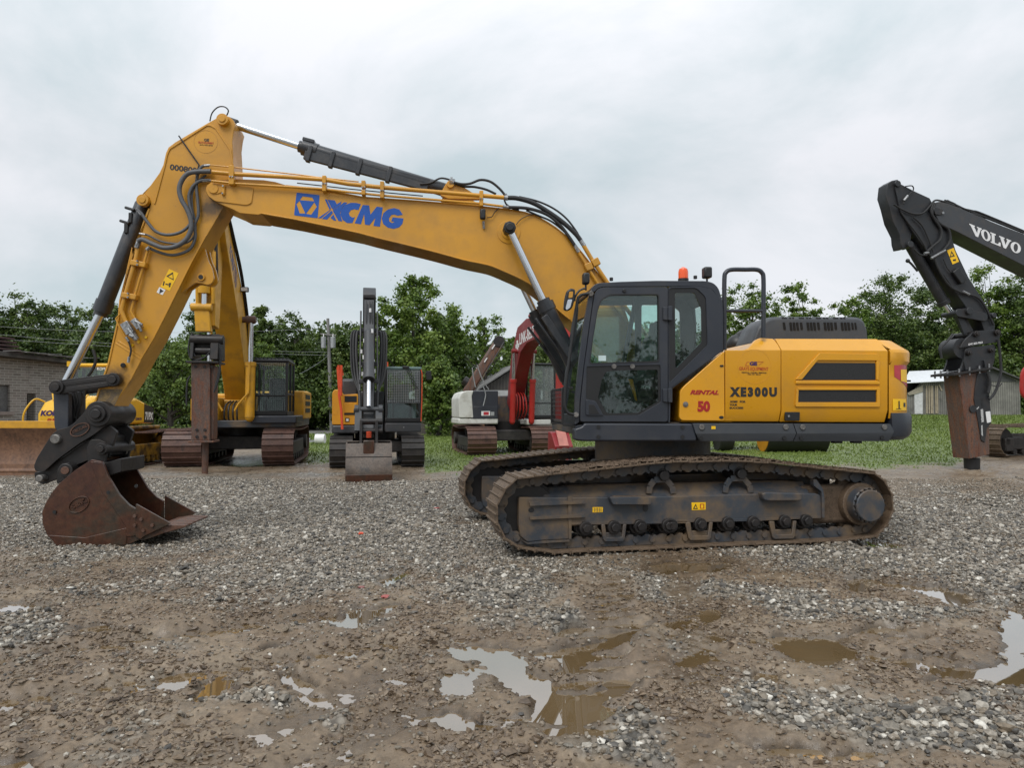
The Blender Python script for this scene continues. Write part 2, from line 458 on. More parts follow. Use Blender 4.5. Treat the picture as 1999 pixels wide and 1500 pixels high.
M['grille'] = rusty('black_grille_mesh', [(.010,.010,.011),(.017,.017,.018)], .5, 60)
M['seat'] = plain('dark_green_grey_seat', (.07,.105,.10), .7)
M['red_paint'] = paint('faded_red_paint', (.22,.015,.018), .4, (.12,.06,.05), .5, 2.2)
M['red_bright'] = paint('bright_red_paint', (.36,.018,.014), .4, (.2,.1,.06), .2, 3)
M['white_paint'] = paint('dirty_white_paint', (.60,.60,.56), .45, (.2,.17,.12), .6, 3)
M['volvo_grey'] = paint('charcoal_paint', (.040,.042,.047), .4, (.11,.09,.07), .45, 3)
M['volvo_black'] = paint('black_machine_paint', (.017,.018,.021), .42, (.07,.055,.045), .45, 4)
M['volvo_yellow'] = paint('orange_yellow_paint', (.60,.26,.012), .38, (.15,.10,.05), .25, 2)
M['orange_rail'] = plain('orange_red_paint', (.62,.07,.02), .4)
M['green_grey'] = paint('green_grey_paint', (.10,.16,.15), .4, (.1,.1,.08), .4, 4)
M['galv'] = plain('galvanized_metal', (.36,.37,.38), .45, .5)
M['wood_pole'] = rusty('weathered_pole', [(.16,.155,.15),(.24,.235,.23)], .8, 3, streak=(6,6,.4), bstr=.2)
M['dozer_yellow'] = paint('bright_yellow_paint', (.70,.39,.012), .38, (.2,.14,.06), .25, 2)
M['dozer_dirty'] = paint('dirty_yellow_paint', (.45,.24,.02), .5, (.05,.035,.022), 1.0, 3, lo=.36, hi=.58)
M['sky_glare_glass'] = glass('sky_glare_cab_glass', (.6,.66,.66))  # reflected sky put into the glass colour as a pale film
for n_ in M['sky_glare_glass'].node_tree.nodes:
    if n_.type == 'VALTORGB': n_.color_ramp.elements[0].color = (.30,)*3+(1,); n_.color_ramp.elements[1].color = (.55,)*3+(1,)
# ------------------------------------------------------------------ ground: one sheet, finely meshed where the photo looks at it
def vnoise(x, y, s, seed, octv=1, gain=.5):
    out = 0; amp = 1; tot = 0
    for o in range(octv):
        u = x/s*(2**o)+seed*17.3; v = y/s*(2**o)-seed*9.1
        i = np.floor(u).astype(np.int64); j = np.floor(v).astype(np.int64); fu = u-i; fv = v-j
        fu = fu*fu*(3-2*fu); fv = fv*fv*(3-2*fv)
        def h(a, b):
            n = (a*374761393+b*668265263+(seed+o)*982451653) & 0x7fffffff
            n = ((n ^ (n >> 13))*1274126177) & 0x7fffffff
            return ((n ^ (n >> 16)) & 0xffff)/65535.0
        out = out+amp*((h(i,j)*(1-fu)+h(i+1,j)*fu)*(1-fv)+(h(i,j+1)*(1-fu)+h(i+1,j+1)*fu)*fv); tot += amp; amp *= gain
    return out/tot
def sstep(a, b, x):
    t = np.clip((x-a)/(b-a), 0, 1); return t*t*(3-2*t)
def topix(x, y):
    zc = -CAMZ; fw = y*_cp+zc*_sp; up = -y*_sp+zc*_cp; fw = np.maximum(fw, .3)
    return 999.5+FPX*x/fw, 750-FPX*up/fw
PUD = [(955,1277,62,17,8),(1000,1302,52,26,20),(1050,1332,46,22,15),(1078,1368,30,16,0),(1035,1387,38,8,0),(890,1332,36,10,0),(1140,1368,58,30,6),(1100,1273,50,11,0),
       (1590,1267,72,26,4),(1535,1246,58,9,0),(1350,1108,72,11,-2),(1378,1196,32,8,0),(1262,1224,58,8,-10),(1175,1258,60,7,-12),(1150,1292,44,6,-12),(1215,1338,56,8,-12),(1120,1232,40,5,-8),(1205,1170,42,6,-6),
       (430,1345,42,11,-14),(686,1202,44,13,-12),(745,1190,30,9,-12),(180,1230,42,8,-8),(35,1182,50,8,-4),(335,1338,58,14,-14),(290,1355,40,8,-14),(575,1335,22,26,20),(590,1376,36,9,0),
       (1560,1472,72,24,6),(1650,1475,60,14,0),(1968,1225,26,36,0),(1965,1300,40,30,0),(1895,1300,64,15,-4),(1800,1152,70,9,6),(1880,1170,36,10,0),(1822,1276,24,5,0),(1832,1322,26,9,-20),(1725,1062,46,8,3),(1682,1140,42,11,0),(1750,1292,40,9,-6),
       (540,1268,20,5,-10),(770,1128,24,10,-18),(1700,1230,48,8,-6),(1480,1330,36,6,0),(860,1385,40,9,5),(940,1400,60,10,0),(700,1370,30,6,0),(1325,1500,60,8,0),(40,1485,110,16,0),(1350,1290,30,6,-10),(880,1460,30,5,0),(480,905,44,5,0),(560,900,40,4,0),(1770,1240,22,5,0)]
GRAV = [(330,1010,420,70,0,1.),(150,960,260,40,0,.9),(700,1030,300,90,0,1.),(560,1120,380,40,-3,.95),(850,980,220,40,0,1.),(1000,1000,160,120,0,.95),(860,1110,120,30,0,.8),(970,1150,110,50,0,1.),(40,1240,90,50,0,.85),(1690,1080,330,60,8,1.),(1850,1040,220,70,0,1.),(1950,1120,100,70,0,1.),
        (1350,1150,140,16,6,.95),(1540,1185,80,32,8,1.),(1300,1165,50,25,0,.9),(1200,1430,130,50,10,1.),(1260,1470,60,30,0,.9),(1450,1362,62,30,12,1.),(1580,1390,110,34,10,.9),(1720,1420,120,40,10,1.),(1880,1440,130,50,4,1.),(1960,1390,60,36,0,.9),(1330,1258,32,16,8,1.),(1110,1220,70,26,10,.7),
        (500,1385,70,10,14,.9),(610,1412,60,12,12,1.),(680,1432,60,14,8,1.),(90,1362,110,9,-8,.8),(250,1335,60,8,-12,.7),(330,1260,60,20,-10,.5),(1720,1195,90,24,4,.9),(1850,1200,60,16,0,.7),(760,1220,60,24,0,.5),(430,1175,90,20,0,.6),(1420,1060,300,16,-3,.7),(980,1210,60,30,0,.6),(280,1480,80,14,0,.4),(1010,1075,100,40,0,.8)]
def ell(px, py, lst, k=0):
    out = np.zeros_like(px)
    for c in lst:
        a = R(c[4]); dx = px-c[0]; dy = py-c[1]
        sc_ = 1.1 if len(c) == 5 else 1.0; u = (dx*math.cos(a)+dy*math.sin(a))/c[2]/sc_; v = (-dx*math.sin(a)+dy*math.cos(a))/c[3]/sc_
        q = u*u+v*v; w = c[5] if len(c) > 5 else 1.0
        out = np.maximum(out, w*np.exp(-(q**1.6)*.75))
    return out
GB_X = [-800,0,300,560,600,640,660,820,830,900,1000,1380,1500,1860,1900,2000,2800]
GB_Y = [ 842,842,842,842, 905,905,842,842,925,922,918,914,916,908,885,880,880]
def g0(px, py):
    r = ray(px, py); t = -CAMZ/r.z; return (r.x*t, r.y*t)
RUTS = [(*g0(-60,1300),*g0(620,1205),.16,.028),(*g0(-60,1385),*g0(760,1262),.16,.028),(*g0(330,1520),*g0(905,1245),.15,.012),(*g0(560,1520),*g0(985,1290),.15,.012),(*g0(1130,1420),*g0(1200,1130),.22,.025),(*g0(1380,1330),*g0(1330,1130),.2,.02),(*g0(1420,1240),*g0(1990,1330),.16,.022),(*g0(780,1330),*g0(1300,1240),.12,.015)]
def ground_fields(x, y):
    px, py = topix(x, y)
    wx = x+.34*(vnoise(x,y,.45,3,4,.6)-.5); wy = y+.5*(vnoise(x,y,.45,4,4,.6)-.5)
    wpx, wpy = topix(wx, wy)
    pud = ell(wpx, wpy, PUD)
    grav = np.clip(ell(wpx, wpy, GRAV)*1.12 + (vnoise(x,y,1.1,5,3)-.56)*1.1 + (vnoise(x,y,.30,25,3,.6)-.5)*1.0, 0, 1)
    far = sstep(11, 15, y); grav = np.maximum(grav, .75*sstep(1.0,1.8,np.abs(x)-y*.74)*(y < 12)*(y > 1)); grav = np.maximum(grav, far*.75*sstep(.35,.6,vnoise(x,y,2.5,6,2))*(py > 925)*(1-.85*sstep(1720,1790,px)*(1-sstep(985,1020,py))))
    gb = np.interp(px, GB_X, GB_Y)
    grass = sstep(-5, 5, (gb-py)+26*(vnoise(x,y,1.1,8,4,.6)-.5)*np.clip((py-800)/60,.1,1)) * (y > 10)
    road = sstep(834,838,py)*(1-sstep(846,851,py))*sstep(380,420,px)*(1-sstep(812,840,px))*(y > 10)
    grass = grass*(1-road); grav = grav*(1-grass)*(1-pud*.9)
    grass = np.where(y < 10, 0, grass)
    z = 1.13*sstep(22,60,y)*sstep(.18,.48,x/np.maximum(y,.1))
    near = 1-sstep(25,40,y)
    clod = vnoise(x,y,.11,11,3,.6)-.5; big = vnoise(x,y,.9,12,2)-.5; fine = vnoise(x,y,.035,13,2)-.5
    sharp = np.abs(vnoise(x,y,.22,14,3,.55)-.5)
    dz = .055*clod*(.4+1.0*vnoise(x,y,1.3,21,2))+.035*big+.020*fine+.05*np.maximum(sharp-.10,0)+.012+grav*(.012+.008*fine)
    # tread marks of crawler tracks crossing the mud
    rut = sstep(1060,1110,px)*(1-sstep(1240,1300,px))*sstep(1110,1150,py)*(1-sstep(1400,1440,py))
    dz = dz+rut*.030*np.sin((y*math.cos(.25)-x*math.sin(.25))*2*math.pi/.21+2*big)
    rut2 = sstep(1840,1900,px)*sstep(900,915,py)*(1-sstep(985,1000,py))
    dz = dz+rut2*.03*np.sin((x*.8+y*.5)*2*math.pi/.32)
    for (ax,ay,bx_,by,wd,dp) in RUTS:
        L2 = (bx_-ax)**2+(by-ay)**2; t = ((x-ax)*(bx_-ax)+(y-ay)*(by-ay))/L2; q = np.clip(t,0,1); cx = ax+q*(bx_-ax)+.12*(vnoise(t*6,t*0,1.,61,2)-.5); cy = ay+q*(by-ay)
        dd = np.sqrt((x-cx)**2+(y-cy)**2); ln = math.sqrt(L2)
        pr = np.exp(-(dd/wd)**4); dz = dz - dp*pr*(.75+.35*np.sin(t*ln*2*math.pi/.16+4*dd/wd)) + dp*.8*np.exp(-((dd-wd*1.35)/(wd*.3))**2)*(.4+1.2*vnoise(x,y,.2,63,2))
        grav = grav*(1-.75*pr); pud = np.maximum(pud, .22*pr)
    dip = np.exp(-((x+4.75)/1.5)**2-((y-9.15)/1.0)**2); dz = dz-.085*dip
    dz = dz*near - .125*pud*np.clip(.8+1.0*big+.9*clod,.45,1.4) + .004*grass
    return z+dz, pud, grav, grass, road
def axis(parts):
    out = [parts[0][0]]
    for a, b, s in parts:
        n = max(1, int(round((b-a)/s))); out += list(np.linspace(a, b, n+1)[1:])
    return np.array(out)
gx = axis([(-600,-120,40),(-120,-40,8),(-40,-16,1.2),(-16,-8,.12),(-8,8,.021),(8,17,.12),(17,45,1.0),(45,160,8),(160,700,45)])
gy = axis([(-60,-6,6),(-6,2.4,.4),(2.4,7,.016),(7,9,.026),(9,14,.05),(14,22,.12),(22,45,.5),(45,90,2.5),(90,400,20),(400,1500,100)])
GX, GY = np.meshgrid(gx, gy)
GZ, f_p, f_g, f_gr, f_rd = ground_fields(GX, GY)
nx, ny = len(gx), len(gy)
idx = np.arange(nx*ny).reshape(ny, nx)
quads = np.stack([idx[:-1,:-1],idx[:-1,1:],idx[1:,1:],idx[1:,:-1]], -1).reshape(-1,4)
def ground_mat():
    m, nt, b = new_mat('gravel_mud_and_grass')
    def at(n): a = nd(nt,'ShaderNodeAttribute', attribute_name=n); return a.outputs['Fac']
    n1 = noise_node(nt, .8, 6, .6); n2 = noise_node(nt, 22, 8, .7); n3 = noise_node(nt, 4.5, 5, .6)
    mud = ramp(nt, n1.outputs['Fac'], [(.30,(.098,.066,.040)),(.48,(.155,.112,.073)),(.62,(.205,.157,.107)),(.75,(.150,.092,.063))])
    v = ramp(nt, n2.outputs['Fac'], [(.28,.6),(.5,1.0),(.72,1.4)])
    mud = mixc(nt, 1.0, mud.outputs[0], v.outputs[0], 'MULTIPLY')
    tc = nd(nt,'ShaderNodeTexCoord'); vo = nd(nt,'ShaderNodeTexVoronoi'); vo.inputs['Scale'].default_value = 26; nt.links.new(tc.outputs['Object'], vo.inputs['Vector'])
    gsep = nd(nt,'ShaderNodeSeparateColor'); nt.links.new(vo.outputs['Color'], gsep.inputs[0])
    gr = ramp(nt, gsep.outputs[0], [(.0,(.075,.068,.058)),(.35,(.155,.140,.118)),(.7,(.23,.208,.175)),(1.,(.38,.35,.30))])
    ed = ramp(nt, vo.outputs['Distance'], [(.0,1.1),(.45,.9),(.75,.35)])
    gravel = mixc(nt, 1.0, gr.outputs[0], ed.outputs[0], 'MULTIPLY')
    gfac = nd(nt,'ShaderNodeMath', operation='MULTIPLY_ADD'); gfac.inputs[1].default_value = 1.6; nt.links.new(at('gravel'), gfac.inputs[0])
    off = ramp(nt, n3.outputs['Fac'], [(.3,-.0),(.7,.0)]); gfac.inputs[2].default_value = -.3; gfac.use_clamp = True
    wet = ramp(nt, at('puddle'), [(.03,1.),(.30,.58)]); mud = mixc(nt, 1.0, mud, wet.outputs[0], 'MULTIPLY'); c = mixc(nt, gfac.outputs[0], mud, gravel)
    gn = noise_node(nt, 1.3, 6, .65); gcol = ramp(nt, gn.outputs['Fac'], [(.3,(.065,.095,.015)),(.5,(.105,.148,.024)),(.7,(.145,.180,.038))])
    gv = mixc(nt, 1.0, gcol.outputs[0], v.outputs[0], 'MULTIPLY')
    c = mixc(nt, at('grass'), c, gv)
    c = mixc(nt, at('road'), c, (.17,.165,.155))
    nt.links.new(c, b.inputs['Base Color'])
    rg = ramp(nt, n3.outputs['Fac'], [(.34,.20),(.5,.45),(.7,.8)])
    dmp = ramp(nt, at('puddle'), [(.02,0.),(.35,1.)]); rgh = nd(nt,'ShaderNodeMix'); nt.links.new(dmp.outputs[0], rgh.inputs[0]); nt.links.new(rg.outputs[0], rgh.inputs[2]); rgh.inputs[3].default_value = .16; nt.links.new(rgh.outputs[0], b.inputs['Roughness']); b.inputs['Specular IOR Level'].default_value = .5
    bump(nt, b, n2.outputs['Fac'], .55, .012)
    return m
ground = mesh_np('ground', np.stack([GX,GY,GZ],-1).reshape(-1,3), quads, ground_mat(),
                 [('gravel',f_g,'POINT'),('grass',f_gr,'POINT'),('road',f_rd,'POINT'),('puddle',f_p,'POINT')], smooth=True)
tag(ground, kind='structure')
def water_mat():
    m, nt, b = new_mat('muddy_water')
    n = noise_node(nt, .7, 3); c = ramp(nt, n.outputs['Fac'], [(.3,(.120,.078,.036)),(.7,(.185,.125,.062))])
    nt.links.new(c.outputs[0], b.inputs['Base Color']); b.inputs['Roughness'].default_value = .015; b.inputs['IOR'].default_value = 2.0
    b.inputs['Coat Weight'].default_value = 1.0; b.inputs['Coat Roughness'].default_value = .01; b.inputs['Coat IOR'].default_value = 2.1
    n2 = noise_node(nt, 5, 2); bump(nt, b, n2.outputs['Fac'], .02, .01); return m
WL = -.024
wq = MB()
for x0,x1,y0,y1 in ((-16,16,2.4,7.9),(-16,-6.7,7.9,10.4),(-2.9,16,7.9,10.4),(-16,16,10.4,21)): wq.add([(x0,y0,WL),(x1,y0,WL),(x1,y1,WL),(x0,y1,WL)],[(0,1,2,3)])
water = wq.build('puddle_water', water_mat()); tag(water, kind='structure')

# ------------------------------------------------------------------ loose stones
ICO_T = (1+5**.5)/2
ICO = np.array([(-1,ICO_T,0),(1,ICO_T,0),(-1,-ICO_T,0),(1,-ICO_T,0),(0,-1,ICO_T),(0,1,ICO_T),(0,-1,-ICO_T),(0,1,-ICO_T),(ICO_T,0,-1),(ICO_T,0,1),(-ICO_T,0,-1),(-ICO_T,0,1)])/math.sqrt(1+ICO_T**2)
ICOF = np.array([(0,11,5),(0,5,1),(0,1,7),(0,7,10),(0,10,11),(1,5,9),(5,11,4),(11,10,2),(10,7,6),(7,1,8),(3,9,4),(3,4,2),(3,2,6),(3,6,8),(3,8,9),(4,9,5),(2,4,11),(6,2,10),(8,6,7),(9,8,1)])
def stones():
    N = 1000000
    y = 2.7*(16.5/2.7)**RNG.random(N)*1.0; y = np.sqrt(RNG.random(N)*(17**2-2.7**2)+2.7**2)
    x = (RNG.random(N)*2-1)*(y*.76+2.6)
    z, p, g, gr, rd = ground_fields(x, y)
    prob = np.clip(g*1.15,0,1)**1.25*.62 + np.clip(.15-.06*vnoise(x,y,.8,71,2),.05,.2)*.8
    prob = prob*(1-gr)*(1-np.clip(p*1.25,0,.97))
    prob = np.where(y > 10.5, prob*np.clip(1.3-.07*(y-6),.25,1), prob)
    keep = RNG.random(N) < prob
    x, y, z, g = x[keep], y[keep], z[keep], g[keep]; n = len(x)
    r = np.clip(np.exp(RNG.normal(-4.45,.40,n)),.006,.042)*(.72+.38*g)
    r = np.where(y > 9, np.maximum(r, .013), r)
    V = ICO[None]*(1+RNG.normal(0,.20,(n,12,1)))
    V = V*(np.stack([RNG.uniform(.75,1.35,n),RNG.uniform(.65,1.1,n),RNG.uniform(.45,.85,n)],-1)*r[:,None])[:,None,:]
    a = RNG.random(n)*6.283; t = RNG.normal(0,.35,n)
    ca, sa, ct, st = np.cos(a)[:,None], np.sin(a)[:,None], np.cos(t)[:,None], np.sin(t)[:,None]
    X, Y, Z = V[...,0], V[...,1], V[...,2]
    Y, Z = Y*ct-Z*st, Y*st+Z*ct; X, Y = X*ca-Y*sa, X*sa+Y*ca
    V = np.stack([X+x[:,None],Y+y[:,None],Z+(z+r*RNG.uniform(.05,.55,n))[:,None]],-1)
    Fc = (ICOF[None]+12*np.arange(n)[:,None,None]).reshape(-1,3)
    sh = RNG.random(n); sh = np.where((g < .35) & (RNG.random(n) < .6), .5+.2*RNG.random(n), sh)
    print('stones', n)
    m, nt, b = new_mat('crushed_stone')
    at_ = nd(nt,'ShaderNodeAttribute', attribute_name='shade')
    c = ramp(nt, at_.outputs['Fac'], [(0,(.050,.046,.042)),(.2,(.100,.089,.074)),(.42,(.175,.154,.124)),(.62,(.165,.128,.088)),(.8,(.27,.24,.20)),(.95,(.39,.355,.30)),(1.,(.58,.55,.49))])
    n2 = noise_node(nt, 55, 5, .7); v = ramp(nt, n2.outputs['Fac'], [(.3,.6),(.7,1.4)])
    nt.links.new(mixc(nt,1.0,c.outputs[0],v.outputs[0],'MULTIPLY'), b.inputs['Base Color'])
    b.inputs['Roughness'].default_value = .55
    o = mesh_np('gravel_stones', V.reshape(-1,3), Fc, m, [('shade',np.repeat(sh,20),'FACE')])
    tag(o, 'loose grey crushed stone scattered over the wet brown yard', 'gravel', kind='stuff')
stones()
def clumps():
    N = 520000
    y = np.sqrt(RNG.random(N)*(11**2-2.7**2)+2.7**2); x = (RNG.random(N)*2-1)*(y*.76+.6)
    z, p, g, gr, rd = ground_fields(x, y)
    chur = vnoise(x,y,.5,51,3,.6); prob = (1-g)*np.clip((chur-.40)*3.2,0.02,1)*(1-np.clip(p*1.3,0,.96))*.55
    k = RNG.random(N) < prob; x, y, z = x[k], y[k], z[k]; n = len(x); print('clumps', n)
    r = np.clip(np.exp(RNG.normal(-4.75,.45,n)),.005,.026)
    V = ICO[None]*(1+RNG.normal(0,.34,(n,12,1)))*(np.stack([RNG.uniform(.8,1.9,n),RNG.uniform(.6,1.1,n),RNG.uniform(.35,.75,n)],-1)*r[:,None])[:,None,:]
    a = RNG.random(n)*6.283; ca, sa = np.cos(a)[:,None], np.sin(a)[:,None]; X, Y = V[...,0]*ca-V[...,1]*sa, V[...,0]*sa+V[...,1]*ca
    V = np.stack([X+x[:,None],Y+y[:,None],V[...,2]+(z+r*.12)[:,None]],-1)
    m, nt, b = new_mat('wet_mud_clods'); at_ = nd(nt,'ShaderNodeAttribute', attribute_name='shade')
    c = ramp(nt, at_.outputs['Fac'], [(0,(.060,.040,.025)),(.5,(.125,.088,.057)),(1,(.20,.15,.102))]); n2 = noise_node(nt, 60, 4, .7); v = ramp(nt, n2.outputs['Fac'], [(.3,.6),(.7,1.4)])
    nt.links.new(mixc(nt,1.0,c.outputs[0],v.outputs[0],'MULTIPLY'), b.inputs['Base Color']); b.inputs['Roughness'].default_value = .42
    o = mesh_np('mud_clumps', V.reshape(-1,3), (ICOF[None]+12*np.arange(n)[:,None,None]).reshape(-1,3), m, [('shade',np.repeat(RNG.random(n),20),'FACE')])
    tag(o,'churned wet brown mud clods in front of the excavator','mud',kind='stuff')
clumps()
# ------------------------------------------------------------------ grass
def grass():
    N = 340000
    y = np.sqrt(RNG.random(N)*(62**2-15**2)+15**2); x = (RNG.random(N)*2-1)*(y*.78+1)
    z, p, g, gr, rd = ground_fields(x, y)
    keep = RNG.random(N) < gr*np.clip(26/y,0,1)*(.35+.65*vnoise(x,y,2.2,31,2)); x, y, z = x[keep], y[keep], z[keep]; n = len(x)
    print('grass', n)
    h = RNG.uniform(.03,.09,n)*(.7+.8*vnoise(x,y,1.6,33,2))*np.clip(y/30,.8,1.6); w = RNG.uniform(.012,.03,n)*np.clip(y/24,1,2.2); a = RNG.random(n)*6.283
    lx, ly = RNG.normal(0,.45,n)*h, RNG.normal(0,.45,n)*h
    dx, dy = np.cos(a)*w, np.sin(a)*w
    V = np.stack([np.stack([x-dx,y-dy,z-.01],-1),np.stack([x+dx,y+dy,z-.01],-1),np.stack([x+lx,y+ly,z+h],-1)],1)
    m, nt, b = new_mat('grass_blades'); at_ = nd(nt,'ShaderNodeAttribute', attribute_name='shade')
    c = ramp(nt, at_.outputs['Fac'], [(0,(.075,.112,.015)),(.5,(.115,.165,.025)),(.85,(.155,.205,.040)),(1,(.22,.215,.08))]); nt.links.new(c.outputs[0], b.inputs['Base Color']); b.inputs['Roughness'].default_value = .6
    o = mesh_np('grass', V.reshape(-1,3), np.arange(3*n).reshape(-1,3), m, [('shade',np.clip(RNG.random(n)*.6+.5*vnoise(x,y,2.5,35,2)-.05,0,1),'FACE')]); tag(o, 'short rough green grass behind the machines', 'grass', kind='stuff')
grass()
# ------------------------------------------------------------------ trees
def leaf_mat(name, cols):
    m, nt, b = new_mat(name); at_ = nd(nt,'ShaderNodeAttribute', attribute_name='shade')
    c = ramp(nt, at_.outputs['Fac'], [(i/(len(cols)-1), q) for i, q in enumerate(cols)])
    nt.links.new(c.outputs[0], b.inputs['Base Color']); b.inputs['Roughness'].default_value = .5
    tr_ = nd(nt,'ShaderNodeBsdfTranslucent'); nt.links.new(c.outputs[0], tr_.inputs[0])
    mx = nd(nt,'ShaderNodeMixShader'); mx.inputs[0].default_value = .3
    nt.links.new(b.outputs[0], mx.inputs[1]); nt.links.new(tr_.outputs[0], mx.inputs[2]); nt.links.new(mx.outputs[0], nt.nodes['Material Output'].inputs[0]); return m
LM = {'dark':leaf_mat('dark_leaves',[(.032,.062,.011),(.062,.108,.019),(.100,.152,.029),(.14,.19,.042)]),
      'mid':leaf_mat('green_leaves',[(.052,.100,.013),(.096,.162,.021),(.14,.215,.030),(.19,.26,.046)]),
      'light':leaf_mat('light_green_leaves',[(.055,.100,.016),(.10,.165,.028),(.145,.215,.038),(.19,.25,.055)])}
BARK = rusty('bark', [(.035,.03,.026),(.06,.052,.045),(.085,.075,.065)], .9, 6, streak=(3,3,.6))
def tree(x, y, z0, h, w, seed, kind='dark', nleaf=6000, ncl=60, leaf=.24, base=.25, shape=1.0, name='tree', label='', cat='tree', group=None, sparse=.0, clr=.5):
    rg = np.random.default_rng(seed)
    root = thing(name, label, cat, loc=(x,y,z0), group=group)
    cz = h*(base+(1-base)*.5); rz = h*(1-base)*.5; rx = w*.5
    # clump centres inside an uneven egg-shaped envelope
    P = []
    while len(P) < ncl:
        u = rg.normal(0,1,3); u /= np.linalg.norm(u); rr = rg.random()**.42
        q = u*rr
        bump_ = .78+.42*vnoise(np.array([u[0]*2+seed]),np.array([u[2]*2+u[1]*2]),.7,seed%97,2)[0]
        taper = 1-.32*shape*max(0,q[2])-.15*max(0,-q[2])
        P.append((q[0]*rx*bump_*taper, q[1]*rx*bump_*taper, cz+q[2]*rz*(.85+.2*bump_)))
    P = np.array(P)
    m = MB(); th = h*.016+.05
    trunk_top = cz+rz*.55; lean = rg.normal(0,.03,2)*h
    tp = [(0,0,-.3),(lean[0]*.2,lean[1]*.2,h*.18),(lean[0]*.5,lean[1]*.5,h*.42),(lean[0]*.8,lean[1]*.8,h*.62),(lean[0],lean[1],trunk_top)]
    m.tube(spline(tp,3),[th*1.35*(1-.85*i/12) for i in range(13)],7)
    for k in rg.permutation(ncl)[:min(ncl,26)]:
        q = P[k]; zb_ = max(h*.12, min(trunk_top*.95, q[2]-np.hypot(q[0],q[1])*rg.uniform(.5,1.0))); f = zb_/trunk_top
        st = Vector((lean[0]*f,lean[1]*f,zb_)); en = Vector(q); mid = st.lerp(en,.5)+Vector((rg.normal(0,.12),rg.normal(0,.12),-.04*h*rg.random()))
        r0 = th*(.5-.3*f)
        m.tube(spline([st,mid,en],3),[r0*(1-.8*i/6) for i in range(7)],5)
    m.build('trunk', BARK, root, ang=60)
    nl = nleaf; ci = rg.integers(0,ncl,nl); cr_ = clr*w*.24*rg.uniform(.55,1.25,ncl)
    d = rg.normal(0,1,(nl,3)); d /= np.linalg.norm(d,axis=1)[:,None]; d *= np.minimum(np.abs(rg.normal(0,.68,nl)),1.7)[:,None]*cr_[ci][:,None]; d[:,2] *= .72
    c = P[ci]+d
    if sparse: keep = rg.random(nl) > sparse; c = c[keep]; ci = ci[keep]; nl = len(c)
    nrm = d[:nl]/np.maximum(np.linalg.norm(d[:nl],axis=1),1e-3)[:,None]*.5+rg.normal(0,.6,(nl,3)); nrm[:,2] += .55; nrm /= np.linalg.norm(nrm,axis=1)[:,None]
    t = np.cross(nrm, rg.normal(0,1,(nl,3))); t /= np.maximum(np.linalg.norm(t,axis=1),1e-6)[:,None]; b_ = np.cross(nrm,t)
    s = leaf*rg.uniform(.55,1.25,nl)[:,None]
    V = np.stack([c-t*s*.5, c+b_*s*.34, c+t*s*.55, c-b_*s*.34],1)
    V[:,2] += (nrm*s*.12)
    sh = np.clip(.5+.22*rg.normal(0,1,ncl)[ci]+.2*rg.normal(0,1,nl),0,1)
    mesh_np('crown', V.reshape(-1,3), np.arange(4*nl).reshape(-1,4), LM[kind], [('shade',sh,'FACE')], parent=root)
    return root
def zfar(x, y):
    return float(ground_fields(np.array([x*1.0]), np.array([y*1.0]))[0][0])
TL = [ # px, top row, width px, distance, kind, base, label
 (-60,572,170,58,'dark',.10,'dark tree cut by the left edge of the photo behind the brick building'),
 (48,578,130,60,'dark',.12,'dark leafy tree rising above the rusty roof sheets of the brick building'),
 (128,592,120,66,'dark',.12,'dark tree behind the brick building, right of the one over the rusty roof sheets'),
 (205,588,120,58,'dark',.12,'dark tree seen just left of the bucket cylinder rod'),
 (262,600,110,64,'dark',.15,'dark tree directly behind the yellow stick of the big excavator'),
 (335,640,140,38,'light',.02,'bright green bushy tree between the bulldozer and the hammer excavator'),
 (402,590,110,62,'dark',.2,'dark tree seen between the big yellow stick and the rusty hammer'),
 (512,602,62,56,'dark',.30,'small dark tree with a rounded top standing proud beside the yellow boom behind'),
 (512,664,62,44,'light',.1,'small yellow-green tree above the cab of the hammer excavator'),
 (572,618,120,60,'dark',.08,'broad dark tree left of the utility pole'),
 (632,645,80,64,'dark',.08,'dark tree directly behind the utility pole'),
 (690,620,100,60,'dark',.08,'dark tree between the utility pole and the black upright boom'),
 (806,534,158,52,'mid',.08,'tallest bright green tree behind the black and yellow excavator'),
 (872,612,60,58,'dark',.2,'narrow dark tree on the right flank of the tallest green tree'),
 (858,700,84,44,'light',.04,'light green sapling clump over the grey block shed'),
 (950,606,104,56,'mid',.45,'thin open tree with bare twigs above the burnt arm'),
 (930,690,130,62,'dark',.05,'dark tree below the thin open tree, behind the burnt arm'),
 (1040,650,120,66,'dark',.06,'dark tree behind the red boom'),
 (1150,655,130,66,'dark',.06,'dark tree seen through the cab front of the big excavator'),
 (1250,668,120,64,'mid',.06,'tree seen through the door window of the big excavator'),
 (1350,640,110,70,'dark',.1,'dark tree behind the rear pillar of the yellow cab'),
 (1462,553,130,66,'mid',.30,'airy green tree framed by the handrail of the big excavator'),
 (1556,562,92,68,'mid',.36,'small airy tree right of the handrail with sky below its crown'),
 (1660,585,96,68,'mid',.2,'ragged tree with bare twigs on its left, above the yellow counterweight'),
 (1745,530,150,70,'dark',.16,'tall spreading tree left of the black stick'),
 (1815,560,100,74,'dark',.1,'dark tree directly behind the black stick'),
 (1872,600,110,66,'dark',.05,'dark tree behind the hammer coupler'),
 (1930,524,120,70,'mid',.12,'tall green tree beneath the black boom'),
 (2010,528,130,66,'dark',.1,'tall tree cut by the right edge of the photo'),
 (2110,540,150,68,'dark',.1,'tree outside the right edge of the yard'),
 (1985,700,80,62,'light',.05,'light green sapling at the right edge above the red machine'),
]
